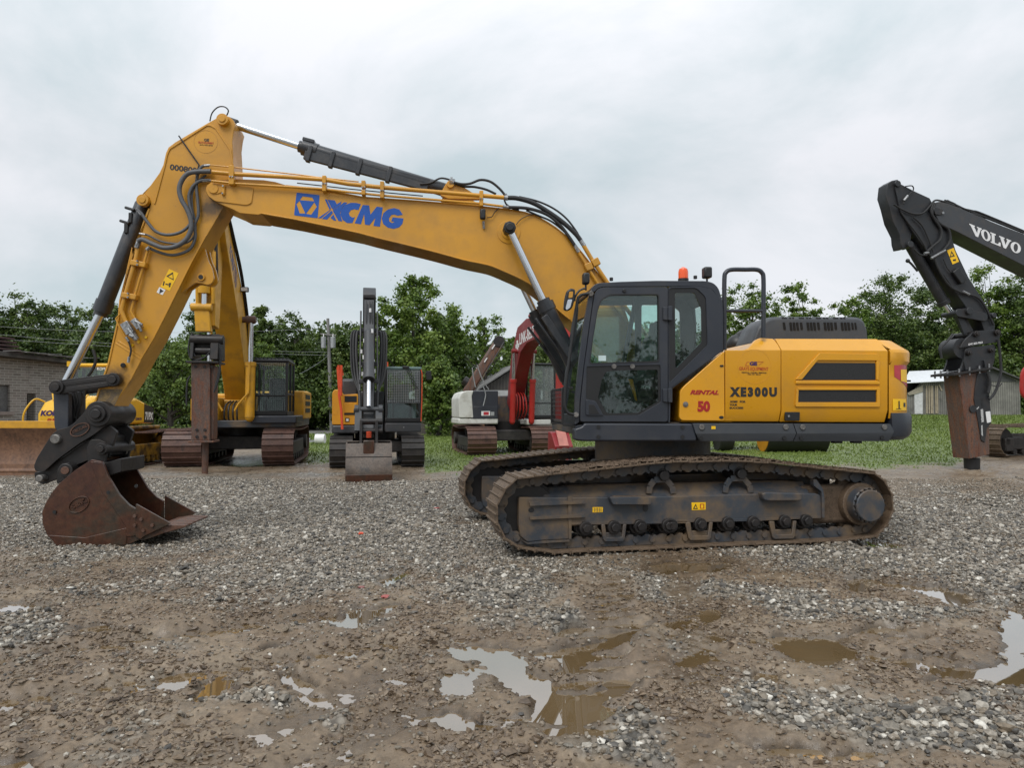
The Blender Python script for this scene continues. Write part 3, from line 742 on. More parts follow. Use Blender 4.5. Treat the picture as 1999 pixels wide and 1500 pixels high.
for i, (px, py, wp, d, kind, base, lab) in enumerate(TL):
    if px > 1600: d = max(d, 68)
    p = W(px, 800, d); z0 = zfar(p.x, d); h = W(px, py, d).z-z0; w = wp/FPX*d*1.12
    sp = 0.0; ncl = 190; nl = 24000; lf = .25; shape = .6; clr = .46
    if 'thin open' in lab: ncl = 60; nl = 4200; clr = .34; lf = .22; shape = .3
    if 'airy' in lab or 'ragged' in lab: ncl = 110; nl = 14000; clr = .42; shape = .2
    if 'tallest' in lab: ncl = 260; nl = 36000; clr = .34; shape = .75; lf = .26; w *= 1.18
    if 'bushy' in lab: ncl = 110; nl = 24000; lf = .17; clr = .46
    if d < 50 and 'bushy' not in lab: lf = .2
    tree(p.x, d, z0, h, w, 100+i, kind, nl, ncl, lf, base, shape, 'tree', lab, 'tree', sparse=sp, clr=clr)
UND = [(-30,715,150),(70,725,150),(170,705,140),(262,720,130),(395,730,120),(480,735,110),(560,720,120),(612,728,110),(700,715,120),(770,730,110),(905,728,110),(985,735,110),(1080,725,130),(1180,735,120),(1290,735,120),(1400,700,120),(1490,705,110),(1580,690,120),(1670,680,120),(1760,690,120),(1850,700,120),(1935,690,130),(2030,680,140)]
HINT = ['left of the brick building','above the brick building','behind the bucket cylinder rod','behind the bulldozer cab','left of the rusty hammer','behind the yellow boom with the hammer','behind the hammer excavator cab','left of the foot of the utility pole','right of the foot of the utility pole','behind the black upright boom','behind the grey block shed','behind the burnt arm','behind the red boom','behind the windscreen of the big cab','behind the door of the big cab','behind the handrail','behind the black engine cover','behind the engine cover end','behind the yellow counterweight','behind the white roofed barn','behind the rusty hammer of the black stick','right of the black stick coupler','past the right edge']
for i, (px, py, wp) in enumerate(UND):
    d = (57 if px < 1600 else 67)+6*random.random(); p = W(px, 800, d); z0 = zfar(p.x, d); h = W(px, py, d).z-z0
    tree(p.x, d, z0, h, wp/FPX*d*1.25, 400+i, 'dark', 12000, 70, .30, .0, .3, 'bush', 'dark undergrowth bush '+HINT[i], 'bush', clr=.72)

for i,(x,y,h) in enumerate(((-6,-36,7.5),(0,-40,8.6),(6,-34,6.4),(12,-38,7.6),(18,-36,7.0),(25,-40,9.0),(32,-36,8.0),(40,-42,9.5),(-14,-38,8.2),(50,-40,9.0))):
    tree(x,y,0,h,7.5,700+i,'dark',4000,60,.34,.0,.4,'tree','tree behind the photographer, mirrored dimly in the cab door glass','tree',group='trees mirrored in the cab glass',clr=.6)
def far_wood():
    rg = np.random.default_rng(77); n = 130000
    x = rg.uniform(-95,95,n); y = rg.uniform(80,92,n); top = 8.0+4.5*vnoise(x,y*0,5,41,3)
    z = top*rg.random(n)**.8+np.array(1.0*(x > 15)); c = np.stack([x,y,z],-1)
    nrm = rg.normal(0,1,(n,3)); nrm[:,2] += .6; nrm /= np.linalg.norm(nrm,axis=1)[:,None]; t = np.cross(nrm,rg.normal(0,1,(n,3))); t /= np.linalg.norm(t,axis=1)[:,None]; b = np.cross(nrm,t); s = .55*rg.uniform(.6,1.2,n)[:,None]
    V = np.stack([c-t*s*.5,c+b*s*.4,c+t*s*.5,c-b*s*.4],1)
    o = mesh_np('distant_wood', V.reshape(-1,3), np.arange(4*n).reshape(-1,4), LM['dark'], [('shade',np.clip(rg.normal(.4,.25,n),0,1),'FACE')]); tag(o,'dark distant wood closing the view behind the trees','wood',kind='stuff')
far_wood()
# ------------------------------------------------------------------ brick building on the left
B = Fr(-17.86, 25.0, 71)
def brick_mat():
    m, nt, b = new_mat('old_brick'); tc = nd(nt,'ShaderNodeTexCoord'); sp = nd(nt,'ShaderNodeSeparateXYZ'); cb = nd(nt,'ShaderNodeCombineXYZ')
    nt.links.new(tc.outputs['Object'], sp.inputs[0]); nt.links.new(sp.outputs['X'], cb.inputs[0]); nt.links.new(sp.outputs['Z'], cb.inputs[1])
    br = nd(nt,'ShaderNodeTexBrick'); br.inputs['Scale'].default_value = 1; br.inputs['Brick Width'].default_value = .30; br.inputs['Row Height'].default_value = .095; br.inputs['Mortar Size'].default_value = .010
    br.inputs['Color1'].default_value = (.155,.138,.120,1); br.inputs['Color2'].default_value = (.25,.228,.205,1); br.inputs['Mortar'].default_value = (.36,.345,.32,1)
    nt.links.new(cb.outputs[0], br.inputs['Vector'])
    n = noise_node(nt, 1.2, 7, .65); f = ramp(nt, n.outputs['Fac'], [(.5,0),(.72,.6)]); c = mixc(nt, f.outputs[0], br.outputs['Color'], (.25,.20,.18))
    n2 = noise_node(nt, 1.6, 5, .6, sc=(2,2,.35)); f2 = ramp(nt, n2.outputs['Fac'], [(.55,0),(.75,.7)]); c = mixc(nt, f2.outputs[0], c, (.07,.062,.055))
    nt.links.new(c, b.inputs['Base Color']); b.inputs['Roughness'].default_value = .85; bump(nt, b, br.outputs['Fac'], -.4, .01); return m
bb = thing('brick_building', 'old grey-brown brick building with a patched tin roof at the left edge', 'building', B)
ztl, ztr = B.L(0,697,0)[1], B.L(134,712,0)[1]; xr_ = B.L(134,712,0)[0]
win = [B.L(*q,0) for q in ((-6,752),(19,752),(19,804),(-6,804))]; dor = [B.L(*q,0) for q in ((53,768),(70,769),(70,819),(53,821))]
dor[2] = (dor[2][0],-.0); dor[3] = (dor[3][0],-.0)
wl_out = [(-7,-.2),(-7,ztl+.25),(xr_,ztr),(xr_,-.2)]
dor2 = [dor[0],dor[1],(dor[1][0],.02),(dor[0][0],.02)]
holed(wl_out,[win,dor2],0,.25,'wall',brick_mat(),bb)
MB().box((xr_-.25,.25,-.2),(xr_,7,ztr)).build('side_wall',brick_mat(),bb)
wf = MB().prism(win,.10,.14).build('boarded_window',rusty('grey_board',[(.07,.07,.07),(.11,.11,.11),(.15,.15,.15)],.85,6),bb)
MB().box((win[3][0]-.1,-.08,win[3][1]-.12),(win[2][0]+.12,.05,win[3][1]-.0)).build('window_sill',plain('sill_concrete',(.24,.20,.18),.85),bb)
MB().prism(dor2,.4,.45).build('doorway',M['black'],bb)
MB().box((dor2[0][0]+.35,.1,.02),(dor2[1][0],.15,dor2[0][1]-.1)).build('door_leaf',plain('old_door',(.16,.15,.13),.8),bb)
MB().prism([(-7,ztl+.25),(-7,ztl+.42),(xr_+.35,ztr+.15),(xr_+.35,ztr)],-.45,7).build('roof',rusty('tarred_tin',[(.03,.028,.028),(.06,.055,.052),(.13,.12,.115)],.6,2,streak=(1,4,1)),bb,.01)
m = MB()
for k in range(7):
    a = Vector((xr_*(.0+.15*k)+random.uniform(-.1,.1),-.5,ztl+(ztr-ztl)*(.0+.15*k)+.2)); m.bar(a,a+Vector((random.uniform(.6,1.3),.2,random.uniform(-.02,.14))),.5,.02)
m.build('loose_roof_sheet',rusty('bleached_tin',[(.10,.095,.09),(.2,.19,.18),(.28,.27,.26)],.6,3),bb)
pp = [B.L(*q,1.5) for q in ((-30,662),(4,657),(28,655),(38,690),(-30,690))]
m = MB(); 
for k in range(6):
    z0_ = pp[4][1]-.1+k*.13; m.prism([(pp[4][0]-.2,z0_),(pp[3][0]-.12*k,z0_-.02),(pp[3][0]-.12*k,z0_+.05),(pp[4][0]-.2,z0_+.08)],1.2-.05*k,2.4)
tag_ = m.build('rusty_roof_sheet',rusty('maroon_tin',[(.035,.015,.014),(.06,.024,.022),(.085,.04,.034)],.55,4),bb)
# ------------------------------------------------------------------ sheds
def corr_mat(name,c1,c2,sc=26,axis_='X'):
    m, nt, b = new_mat(name); tc = nd(nt,'ShaderNodeTexCoord'); sp = nd(nt,'ShaderNodeSeparateXYZ'); nt.links.new(tc.outputs['Object'], sp.inputs[0])
    mu = nd(nt,'ShaderNodeMath',operation='MULTIPLY'); mu.inputs[1].default_value = sc; nt.links.new(sp.outputs[axis_], mu.inputs[0])
    si = nd(nt,'ShaderNodeMath',operation='SINE'); nt.links.new(mu.outputs[0], si.inputs[0]); rp = ramp(nt, si.outputs[0], [(.0,.72),(.9,1.1)])
    n = noise_node(nt, 1.2, 7, .65); c = ramp(nt, n.outputs['Fac'], [(.35,c1),(.65,c2)])
    nt.links.new(mixc(nt,1.0,c.outputs[0],rp.outputs[0],'MULTIPLY'), b.inputs['Base Color']); b.inputs['Roughness'].default_value = .7; bump(nt,b,si.outputs[0],.5,.02); return m
SH = Fr(W(818,800,46).x, 46, 0)
sh = thing('storage_shed','long low grey-brown shed with a flat grey roof behind the red excavator','shed',SH)
zt_, zr_ = SH.L(860,781,0)[1], SH.L(860,767,0)[1]; xe = SH.L(1105,800,0)[0]; x0_ = SH.L(818,800,0)[0]-.6
def block_mat():
    m, nt, b = new_mat('grey_block_wall'); tc = nd(nt,'ShaderNodeTexCoord'); sp = nd(nt,'ShaderNodeSeparateXYZ'); cb = nd(nt,'ShaderNodeCombineXYZ')
    nt.links.new(tc.outputs['Object'], sp.inputs[0]); nt.links.new(sp.outputs['X'], cb.inputs[0]); nt.links.new(sp.outputs['Z'], cb.inputs[1])
    br = nd(nt,'ShaderNodeTexBrick'); br.inputs['Scale'].default_value = 1; br.inputs['Brick Width'].default_value = .22; br.inputs['Row Height'].default_value = .2; br.offset = 0; br.inputs['Mortar Size'].default_value = .02
    br.inputs['Color1'].default_value = (.10,.09,.078,1); br.inputs['Color2'].default_value = (.13,.118,.10,1); br.inputs['Mortar'].default_value = (.075,.068,.06,1); nt.links.new(cb.outputs[0], br.inputs['Vector'])
    n = noise_node(nt,.7,5); v = ramp(nt,n.outputs['Fac'],[(.3,.75),(.7,1.2)]); nt.links.new(mixc(nt,1.0,br.outputs['Color'],v.outputs[0],'MULTIPLY'), b.inputs['Base Color']); b.inputs['Roughness'].default_value = .85; return m
MB().box((x0_,0,-.2),(xe,5,zt_)).build('wall',block_mat(),sh)
MB().prism([(-.35,zt_),(-.35,zt_+.1),(.1,zr_),(5.2,zr_+.3),(5.2,zt_)],x0_-.3,xe+.3,'x').build('roof',plain('grey_felt_roof',(.17,.17,.165),.8,0,.3,1.5),sh)
SH2 = Fr(W(990,800,52).x, 52, 12)
s2_ = thing('gable_shed','shed with a grey tin gable roof showing beside the red boom','shed',SH2)
pts = [SH2.L(*q,0) for q in ((935,762),(975,738),(1008,716),(1034,736),(1034,860),(935,860))]
MB().prism([(p[0],max(p[1],-.2)) for p in pts],0,6).build('wall',corr_mat('dark_boards',(.05,.045,.04),(.08,.07,.06)),s2_)
a,b_,c_ = pts[0],pts[2],pts[3]
MB().prism([(a[0]-.5,a[1]-.25),(b_[0],b_[1]+.1),(b_[0],b_[1]+.2),(a[0]-.5,a[1]-.13)],-.4,6.4).prism([(b_[0],b_[1]+.1),(c_[0]+.6,c_[1]-.3),(c_[0]+.6,c_[1]-.18),(b_[0],b_[1]+.2)],-.4,6.4).build('roof',corr_mat('grey_tin',(.15,.15,.145),(.24,.235,.23),22,'Y'),s2_)
# wooden barn on the right
BD = 60.0; bp = W(1880,812,BD); BN = Fr(bp.x, BD, 0, bp.z)
bn = thing('wooden_barn','weathered grey board barn with a bright tin roof on the right','barn',BN)
def B20(pts,y=0): return tr(BN,20,y,pts)
boards = corr_mat('weathered_boards',(.11,.105,.095),(.22,.21,.19),38); boards2 = corr_mat('pale_weathered_boards',(.15,.145,.13),(.25,.24,.215),34)
lo = -1.2
def down(poly): return [(p[0],p[1]) for p in poly]
holed([B20([(132,535)])[0],B20([(560,520)])[0],(B20([(560,860)])[0][0],lo),(B20([(132,860)])[0][0],lo)],[B20([(140,548),(285,542),(230,600),(165,640),(140,645)])],0,.12,'wall',boards,bn)
MB().box((B20([(132,0)])[0][0],.8,lo),(B20([(560,0)])[0][0],6,B20([(0,530)])[0][1])).build('dark_interior',M['black'],bn)
m = MB(); q = B20([(110,545),(560,522)],-.5); r_ = B20([(175,432),(560,415)],3.0)
m.loft([[(q[0][0],-.5,q[0][1]),(q[1][0],-.5,q[1][1]),(q[1][0],-.5,q[1][1]+.06),(q[0][0],-.5,q[0][1]+.06)],[(r_[0][0],3,r_[0][1]),(r_[1][0],3,r_[1][1]),(r_[1][0],3,r_[1][1]+.06),(r_[0][0],3,r_[0][1]+.06)]])
m.build('tin_roof',plain('bright_tin',(.72,.74,.76),.45,.2,.08),bn)
MB().prism([*B20([(222,640),(303,628)]),(B20([(303,842)])[0]),(B20([(225,842)])[0])],-.06,-.01).build('white_door',plain('chalky_white',(.55,.55,.55),.7),bn)
m = MB().prism(B20([(150,640),(300,560),(300,625),(222,650),(165,660)]),-.12,-.07); m.build('canvas_sheet',plain('tan_canvas',(.30,.27,.21),.8),bn)
m = MB()
for X in (335,358,378,392,424,440): t_ = B20([(X,565),(X+9,565),(X+13,838),(X+4,838)]); m.prism(t_,-.09,-.02)
m.prism(B20([(455,560),(465,556),(492,612),(484,618)]),-.09,-.02); m.build('batten',plain('new_wood',(.38,.32,.23),.75),bn)
w2 = [*B20([(905,525),(905,410),(985,392),(1240,520),(1222,530)]),(B20([(1230,860)])[0][0],lo),(B20([(905,860)])[0][0],lo)]
MB().prism([B20([(905,420)])[0],B20([(985,400)])[0],B20([(1222,522)])[0],(B20([(1230,860)])[0][0],lo),(B20([(905,860)])[0][0],lo)],-.4,5).build('gable_wall',boards2,bn)
MB().prism(B20([(905,528),(905,425),(985,402),(1215,520),(1215,528)],-.4),-.44,-.40).build('gable_boards',plain('dark_gable',(.07,.07,.072),.8),bn)
MB().prism(B20([(900,402),(985,380),(1285,505),(1285,518),(985,398),(900,420)],-.7),-.8,5.2).build('gable_roof',plain('dark_tin_edge',(.06,.06,.06),.7),bn)
# ------------------------------------------------------------------ utility pole and wires
PD = 56.0; pb = W(648,838,PD); pt = W(640,622,PD); pb.z = zfar(pb.x,PD)-.2
up = thing('utility_pole','grey wooden utility pole with two transformers left of the black upright boom','utility pole',loc=(pb.x,PD,0))
def rel(v): return Vector(v)-Vector((pb.x,PD,0))
MB().tube([rel(pb),rel(pt)],[.17,.11],12).build('pole',M['wood_pole'],up)
for X in (631.5,650): 
    c = rel(W(X,680,PD-.3)); c2 = rel(W(X,658,PD-.3)); tf = MB().cyl(c,c2,.20,n=18).build('transformer',M['galv'],up,.02)
    MB().cyl(c2,c2+Vector((0,0,.25)),.04,n=8).build('bushing',M['decal_white'],tf)
MB().bar(rel(W(626,652,PD-.2)),rel(W(656,655,PD-.2)),.1,.1).build('crossarm',M['wood_pole'],up)
def wire(a,b,sag,lab):
    a,b = Vector(a),Vector(b); pts=[a.lerp(b,t)-Vector((0,0,sag*4*t*(1-t))) for t in np.linspace(0,1,13)]
    o = MB().tube(pts,.010,5).build('power_line',M['galv']); tag(o,lab,'power line','power lines strung across the tree line')
PTS = W(641,650,PD), W(641,690,PD), W(641,745,PD)
wire(W(641,640,PD),W(-80,632,50),.5,'uppermost power line crossing the trees left of the pole')
wire(W(641,688,PD),W(-80,646,50),.3,'power line running just below the uppermost one to the left')
wire(W(641,694,PD),W(-80,656,50),.2,'lowest power line passing behind the yellow stick to the left')
wire(W(641,694,PD),W(585,730,40),.1,'guy wire slanting down left from the transformers')
wire(W(641,625,PD),W(585,640,75),.1,'thin wire leaving the top of the pole toward the rear trees')
wire(W(645,752,PD),W(880,742,50),.2,'low wire behind the black and yellow excavator')
# ------------------------------------------------------------------ the big yellow excavator
HX, HY = 1.93, 9.92
H = Fr(HX, HY, 4.5)               # upper structure
T = Fr(HX, HY, 11.5)              # undercarriage stands a little askew to it
DT = Matrix.Rotation(T.a-H.a, 4, 'Z')
hero = thing('crawler_excavator', 'large yellow excavator standing side-on on the gravel in front of all the other machines', 'excavator', H)
YB, YS, YN = -.30, -.21, -1.50
def strip(path, t):
    P = [Vector(p) for p in path]; off = []
    for i, p in enumerate(P):
        d = (P[min(i+1,len(P)-1)]-P[max(i-1,0)]).normalized(); off.append(p+Vector((-d.y, d.x))*t)
    return [tuple(p) for p in P]+[tuple(p) for p in reversed(off)]
def v3(q, y): return Vector((q[0], y, q[1]))
def hp(v, X, Y, y): return v3(H.L(*zp(v, X, Y), y), y)

# --- boom
b_bot = tr(H,2,YB,[(798,775),(825,815),(870,845),(1010,905),(1060,932),(1200,945),(1220,939),(1480,985),(1974,1090)]) + \
        tr(H,3,YB,[(200,592),(400,640),(600,690),(800,745),(920,770),(1000,790),(1100,832),(1180,868),(1250,905),(1320,953),(1380,1005),(1450,1085),(1545,1165)])
b_bot = b_bot[:8]+[tuple(p) for p in spline([Vector(p) for p in b_bot[8:]],3)]
foot = tr(H,4,YB,[(560,820),(740,935),(800,950),(850,930),(870,880),(850,830)])
b_top = tr(H,4,YB,[(640,520)]) + tr(H,3,YB,[(1900,1010),(1750,845),(1690,765),(1640,700),(1590,640),(1540,590),(1500,555),(1450,515),(1400,482),(1345,450),(1290,425),(1235,407),(1180,396),(1080,382),(900,362),(470,326),(100,300)]) + \
        tr(H,2,YB,[(1700,745),(1415,716),(1330,690),(1240,676),(1030,668),(900,676),(840,692),(805,720)])
boom = MB().prism(b_bot+foot+b_top, YB, -YB)
boom.prism(strip(b_bot[6:], .016), YB-.022, -YB+.022)
boom.prism(strip(b_top[:20], .014), YB-.018, -YB+.018)
boom = boom.build('boom', M['yellow'], hero, .005)
bd = MB()
bd.prism(rnd(tr(H,2,YB,[(797,748),(815,800),(870,842),(1110,873),(1150,858),(1168,738),(1130,725),(900,708),(845,700),(810,715)]), .03), YB-.014, YB)
c0 = H.L(*zp(3,1118,548), YB); MB().prism(circ(c0, .155, 40), YB-.010, YB).prism(circ(c0, .10, 32), YB-.02, YB).build('pin_boss', M['yellow'], boom, .004)
c1 = H.L(*zp(2,860,748), YB); bd.prism(circ(c1, .062, 28), YB-.034, YB); 
bd.prism(rnd(tr(H,2,YB,[(850,700),(905,715),(935,720),(925,775),(880,790),(840,780)]), .02), YB-.024, YB)
bd.prism(rnd(tr(H,2,YB,[(928,720),(950,720),(948,800),(925,800)]), .01), YB-.045, YB)
bd.prism(circ(c1, .008, 10), YB-.037, YB)
bd.build('pin_plate', M['yellow'], boom, .004)
m = MB()
for (X, Y) in ((938,732),(934,788)): c = H.L(*zp(2,X,Y),YB); m.prism(circ(c,.012,6), YB-.06, YB-.04)
m.build('bolt', M['zinc'], boom)
# bracket that carries the stick cylinder
m = MB()
pl = rnd(tr(H,3,0,[(640,318),(665,270),(685,235),(712,220),(745,228),(800,262),(860,300),(930,345),(700,345)]), .03)
m.prism(pl, -.20, -.12); m.prism(pl, .12, .20)
pc = H.L(*zp(3,712,248),0); m.cyl((pc[0],-.23,pc[1]),(pc[0],.23,pc[1]),.05)
m.build('cylinder_bracket', M['yellow'], boom, .004)

# --- steel pipes along the boom
def pipe(v, pts, y, r, name='pipe', mat='yellow', par=None, smooth=True, n=10):
    P = tr3(H, v, y, pts)
    return MB().tube(spline(P,5) if smooth else P, r, n).build(name, M[mat], par)
def mixpts(*segs):
    out = []
    for v, y, pts in segs: out += tr3(H, v, y, pts)
    return out
yp = YB-.05
MB().tube(mixpts((2,yp,[(845,615),(1030,632),(1400,652),(1710,674)]),(3,yp,[(0,211),(240,236),(600,266),(930,293),(1085,306)])), .028, 12).build('pipe', M['yellow'], boom)
MB().tube(mixpts((2,yp,[(842,684),(1030,705),(1700,746)]),(3,yp,[(0,268),(240,292),(920,348),(1080,368)])), .016, 10).build('pipe', M['yellow'], boom)
MB().tube(mixpts((2,yp+.05,[(830,562),(1020,580),(1500,634),(1700,660),(1974,690)])), .009, 8).build('pipe', M['yellow'], boom)
MB().tube(mixpts((2,.1,[(1500,700),(1700,722)]),(3,.1,[(0,245),(300,275),(520,295)])), .008, 8).build('hose', M['rubber'], boom)
for (v,X,Ya,Yb,Yc,Yd) in ((2,1000,568,660,660,718),(2,1712,648,712,712,770),(3,107,192,242,258,292),(3,237,198,264,266,315),(3,927,262,322,322,370)):
    m = MB()
    w = .034 if v==2 and X<1100 else .026
    for a,b in ((Ya,Yb),(Yc,Yd)):
        p = hp(v,X,a,yp); q = hp(v,X,b,yp)
        m.box((p.x-w, yp-.042, q.z),(p.x+w, yp+.06, p.z))
    cl = m.build('pipe_clamp', M['yellow'], boom, .008)
    p = hp(v,X,Yb,yp); MB().cyl((p.x-.014,yp-.06,p.z),(p.x-.014,yp-.03,p.z),.011,n=6).cyl((p.x+.018,yp-.06,p.z),(p.x+.018,yp-.03,p.z),.011,n=6).build('bolt', M['zinc'], cl)
MB().tube(mixpts((3,yp,[(1640,640),(1700,742),(1810,905)]),(4,yp,[(600,370),(800,640)])), .028, 12).build('pipe', M['yellow'], boom)
MB().tube(mixpts((3,yp,[(1600,680),(1668,792),(1745,915)]),(4,yp,[(540,390),(740,660)])), .02, 12).build('pipe', M['yellow'], boom)
m = MB()
for (a,b) in (((1652,800),(1700,780)),((1700,770),(1748,748))):
    p,q = hp(3,*a,yp), hp(3,*b,yp); m.bar(p,q,.10,.075,(0,1,0))
m.build('pipe_clamp', M['yellow'], boom, .01)
m = MB()
for (a,b,r) in (((1086,306),(1112,310),.034),((1078,368),(1118,375),.022),((1610,590),(1645,645),.03),((1580,640),(1605,688),.025),((1095,282),(1108,308),.02)):
    m.cyl(hp(3,*a,yp), hp(3,*b,yp), r, n=8)
m.build('pipe_fitting', M['zinc'], boom)
def hoses(v, lst, y, par, mat, sub=7):
    for pts, r, dy in lst:
        MB().tube(spline(tr3(H, v, y+dy, pts), sub), r, 10).build('hose', M[mat], par)
hoses(3, [([(1110,308),(1180,312),(1290,345),(1400,410),(1500,482),(1580,555),(1620,605)],.031,0),
          ([(1190,300),(1320,332),(1430,382),(1520,452),(1590,542),(1615,592)],.013,.06),
          ([(1115,374),(1250,382),(1380,422),(1470,492),(1540,582),(1592,662)],.022,0),
          ([(1240,395),(1320,430),(1420,475),(1520,558),(1575,640)],.013,.02),
          ([(1085,305),(1100,350),(1150,385),(1190,395)],.012,.02),
          ([(500,212),(570,205),(640,172),(700,180),(735,200)],.013,.25),
          ([(735,200),(790,212),(850,208),(920,183),(990,195),(1050,240),(1095,292)],.017,.1),
          ([(740,205),(800,228),(880,232),(960,250),(1030,282)],.016,.14)], yp, boom, 'rubber')
m = MB().bar(hp(3,720,165,yp+.15),hp(3,722,235,yp+.15),.03,.03); m.box(tuple(hp(3,705,215,yp+.12)),tuple(hp(3,745,190,yp+.2)))
m.build('hose_block', M['zinc'], boom)
# work lamp hanging on the side of the boom
m = MB(); p = hp(3,938,430,YB-.06)
m.box((p.x-.04,YB-.11,p.z-.06),(p.x+.035,YB-.04,p.z+.08)); m.build('work_lamp', M['black'], boom, .02)
MB().bar(hp(3,942,470,YB-.05),hp(3,945,525,YB-.02),.03,.02).build('lamp_bracket', M['zinc'], boom, .004)
MB().tube(spline(tr3(H,3,YB-.03,[(968,445),(1000,440),(1020,410),(1050,378)]),6),.006,6).build('cable', M['rubber'], boom)
MB().tube(spline(tr3(H,3,YB-.03,[(1170,495),(1200,460),(1250,432),(1300,420)]),6),.006,6).build('cable', M['rubber'], boom)

# --- maker's logo and name on the boom
sq = rnd(tr(H,9,YB,[(147,122),(492,160),(462,508),(108,464)]), .016)
hx = [tr(H,9,YB,q) for q in ([(235,178),(380,196),(412,254),(195,236)],[(190,246),(277,437),(193,437),(145,295)],[(412,270),(450,335),(366,456),(288,440)])]
holed(sq, hx, YB-.003, YB, 'logo', M['blue'], boom)
G_ = [(1740,455),(1660,470),(1620,452),(1570,457),(1533,505),(1538,555),(1578,580),(1622,562),(1568,552),(1588,493),(1750,512),(1735,590),(1685,645),(1605,667),(1515,648),(1445,592),(1424,510),(1450,430),(1520,375),(1610,355),(1690,378)]
C_ = [(1110,295),(1075,385),(1010,372),(960,387),(930,430),(945,475),(990,500),(1022,490),(985,580),(905,580),(835,530),(805,450),(820,370),(880,305),(960,276),(1040,277)]
M_ = [(1140,308),(1235,316),(1255,455),(1350,333),(1440,345),(1397,635),(1300,622),(1330,500),(1240,612),(1172,603),(1160,440),(1112,598),(1018,583)]
X_ = [[(570,224),(602,228),(662,362),(640,380)],[(612,230),(716,240),(752,300),(690,372),(668,352)],[(762,288),(822,256),(808,300),(700,385),(690,382)],[(858,268),(908,272),(830,352),(800,430),(818,512),(835,555),(775,548),(690,398)],
      [(640,388),(662,378),(515,508),(468,505)],[(672,392),(692,430),(602,528),(524,516)],[(700,450),(742,546),(702,540),(655,500)]]
plates([tr(H,9,YB,q) for q in [G_, C_, M_]+X_], YB, M['blue'], boom)

# --- stick
s_out = tr(H,2,YS,[(905,184),(940,177),(975,187),(1005,212),(1022,250),(1010,300),(1000,380),(1010,560),(1010,700),(1005,800),(935,885)]) + tr(H,8,YS,[(1190,0),(1060,240),(955,450),(830,705),(710,940),(590,1140),(500,1315)]) + \
        tr(H,1,YS,[(690,540),(655,600),(652,640),(630,680),(580,700),(530,680),(515,625),(555,585),(592,470),(640,320),(700,55)]) + tr(H,8,YS,[(405,600),(455,400),(520,110)]) + \
        tr(H,2,YS,[(250,1250),(330,1000),(362,900),(372,860),(362,815),(330,790),(300,800),(284,845),(278,830),(300,790),(370,718),(440,620),(468,560),(488,470),(508,425),(560,385),(800,243)])
stick = MB().prism(s_out, YS, -YS)
stick = stick.build('stick', M['yellow'], hero, .006)
m = MB()
m.prism(strip(tr(H,2,YS,[(368,900),(330,1000),(250,1250)])+tr(H,8,YS,[(520,110),(455,400),(405,600)])+tr(H,1,YS,[(702,60),(642,330),(592,470),(560,570)]), -.022), YS-.012, YS+.02)
m.prism(strip(tr(H,2,YS,[(1012,560),(992,440),(880,275),(835,250),(800,250),(515,432),(492,480),(472,570),(395,860)]), .022), YS-.012, YS+.01)
m.prism(strip(tr(H,8,YS,[(1190,0),(1060,240),(955,450),(830,705),(710,940),(590,1140)]), -.02), YS-.014, YS+.02)
cp = H.L(*zp(2,935,222),YS); m.prism(circ(cp,.075,28), YS-.07, YS+.02)
cb = H.L(*zp(2,322,840),YS); m.prism(circ(cb,.075,28), YS-.06, YS+.02)
m.prism(strip(tr(H,8,YS,[(350,990),(580,1135)]), .02), YS-.006, YS+.01)
m.prism(strip(tr(H,8,YS,[(370,970),(600,1115)]), .02), YS-.006, YS+.01)
m.build('stiffener', M['yellow'], stick, .004)
MB().prism(circ(cp,.042,24), YS-.085, YS).prism(circ(cb,.042,24), YS-.075, YS).build('pin', M['yellow'], stick, .004)
m = MB()
lug = rnd(tr(H,8,-.08,[(1175,112),(1205,230),(1240,300),(1260,395),(1240,440),(1200,455),(1150,442),(1090,432),(985,505),(960,530),(900,560),(1050,240)]), .03)
m.prism(lug, -.10,-.06); m.prism(lug, .06,.10); c = H.L(*zp(8,1145,385),-.08); m.prism(circ(c,.05,24),-.125,-.06)
m.build('lifting_lug', M['yellow'], stick, .004)
MB().prism(circ(c,.03,20),-.130,-.10).build('lug_hole', M['black'], stick)
# dirty bare patch low on the stick
MB().prism(rnd(tr(H,1,YS,[(565,575),(590,480),(720,480),(690,540),(660,600),(640,590),(600,580)]),.02), YS-.003, YS).build('dirt_patch', rusty('dirty_paint', [(.17,.11,.05),(.10,.075,.05),(.22,.14,.05),(.05,.045,.04)], .6, 6), stick)
MB().cyl(hp(1,720,340,YS-.05), hp(1,720,340,YS), .03).build('grease_plug', M['black'], stick, .004)
# pipes, valve and hoses on the stick
yq = YS-.05
MB().tube(tr3(H,8,yq,[(570,60),(545,200),(430,600),(410,680),(440,770),(470,820)]), .028, 12).build('pipe', M['yellow'], stick)
MB().tube(tr3(H,8,yq,[(650,130),(620,240),(530,560),(495,690),(530,760)]), .017, 10).build('pipe', M['yellow'], stick)
MB().tube(tr3(H,8,yq,[(400,715),(358,760),(385,830),(470,970)]), .011, 8).build('pipe', M['yellow'], stick)
for (a,b) in (((505,250),(640,275)),((420,545),(555,570))):
    p,q = hp(8,*a,yq), hp(8,*b,yq); cl = MB().bar(p,q,.10,.07,(0,0,1)).build('pipe_clamp', M['yellow'], stick, .01)
    mid = (p+q)/2; MB().cyl(mid+Vector((0,-.075,.03)), mid+Vector((0,-.04,.03)), .012, n=6).cyl(mid+Vector((0,-.075,-.02)), mid+Vector((0,-.04,-.02)), .012, n=6).build('bolt', M['zinc'], cl)
m = MB()
for (a,b,w) in (((440,800),(500,900),.10),((520,770),(580,850),.075),((500,880),(545,950),.06)):
    m.bar(hp(8,*a,yq-.03),hp(8,*b,yq-.03),w,w,(0,1,0))
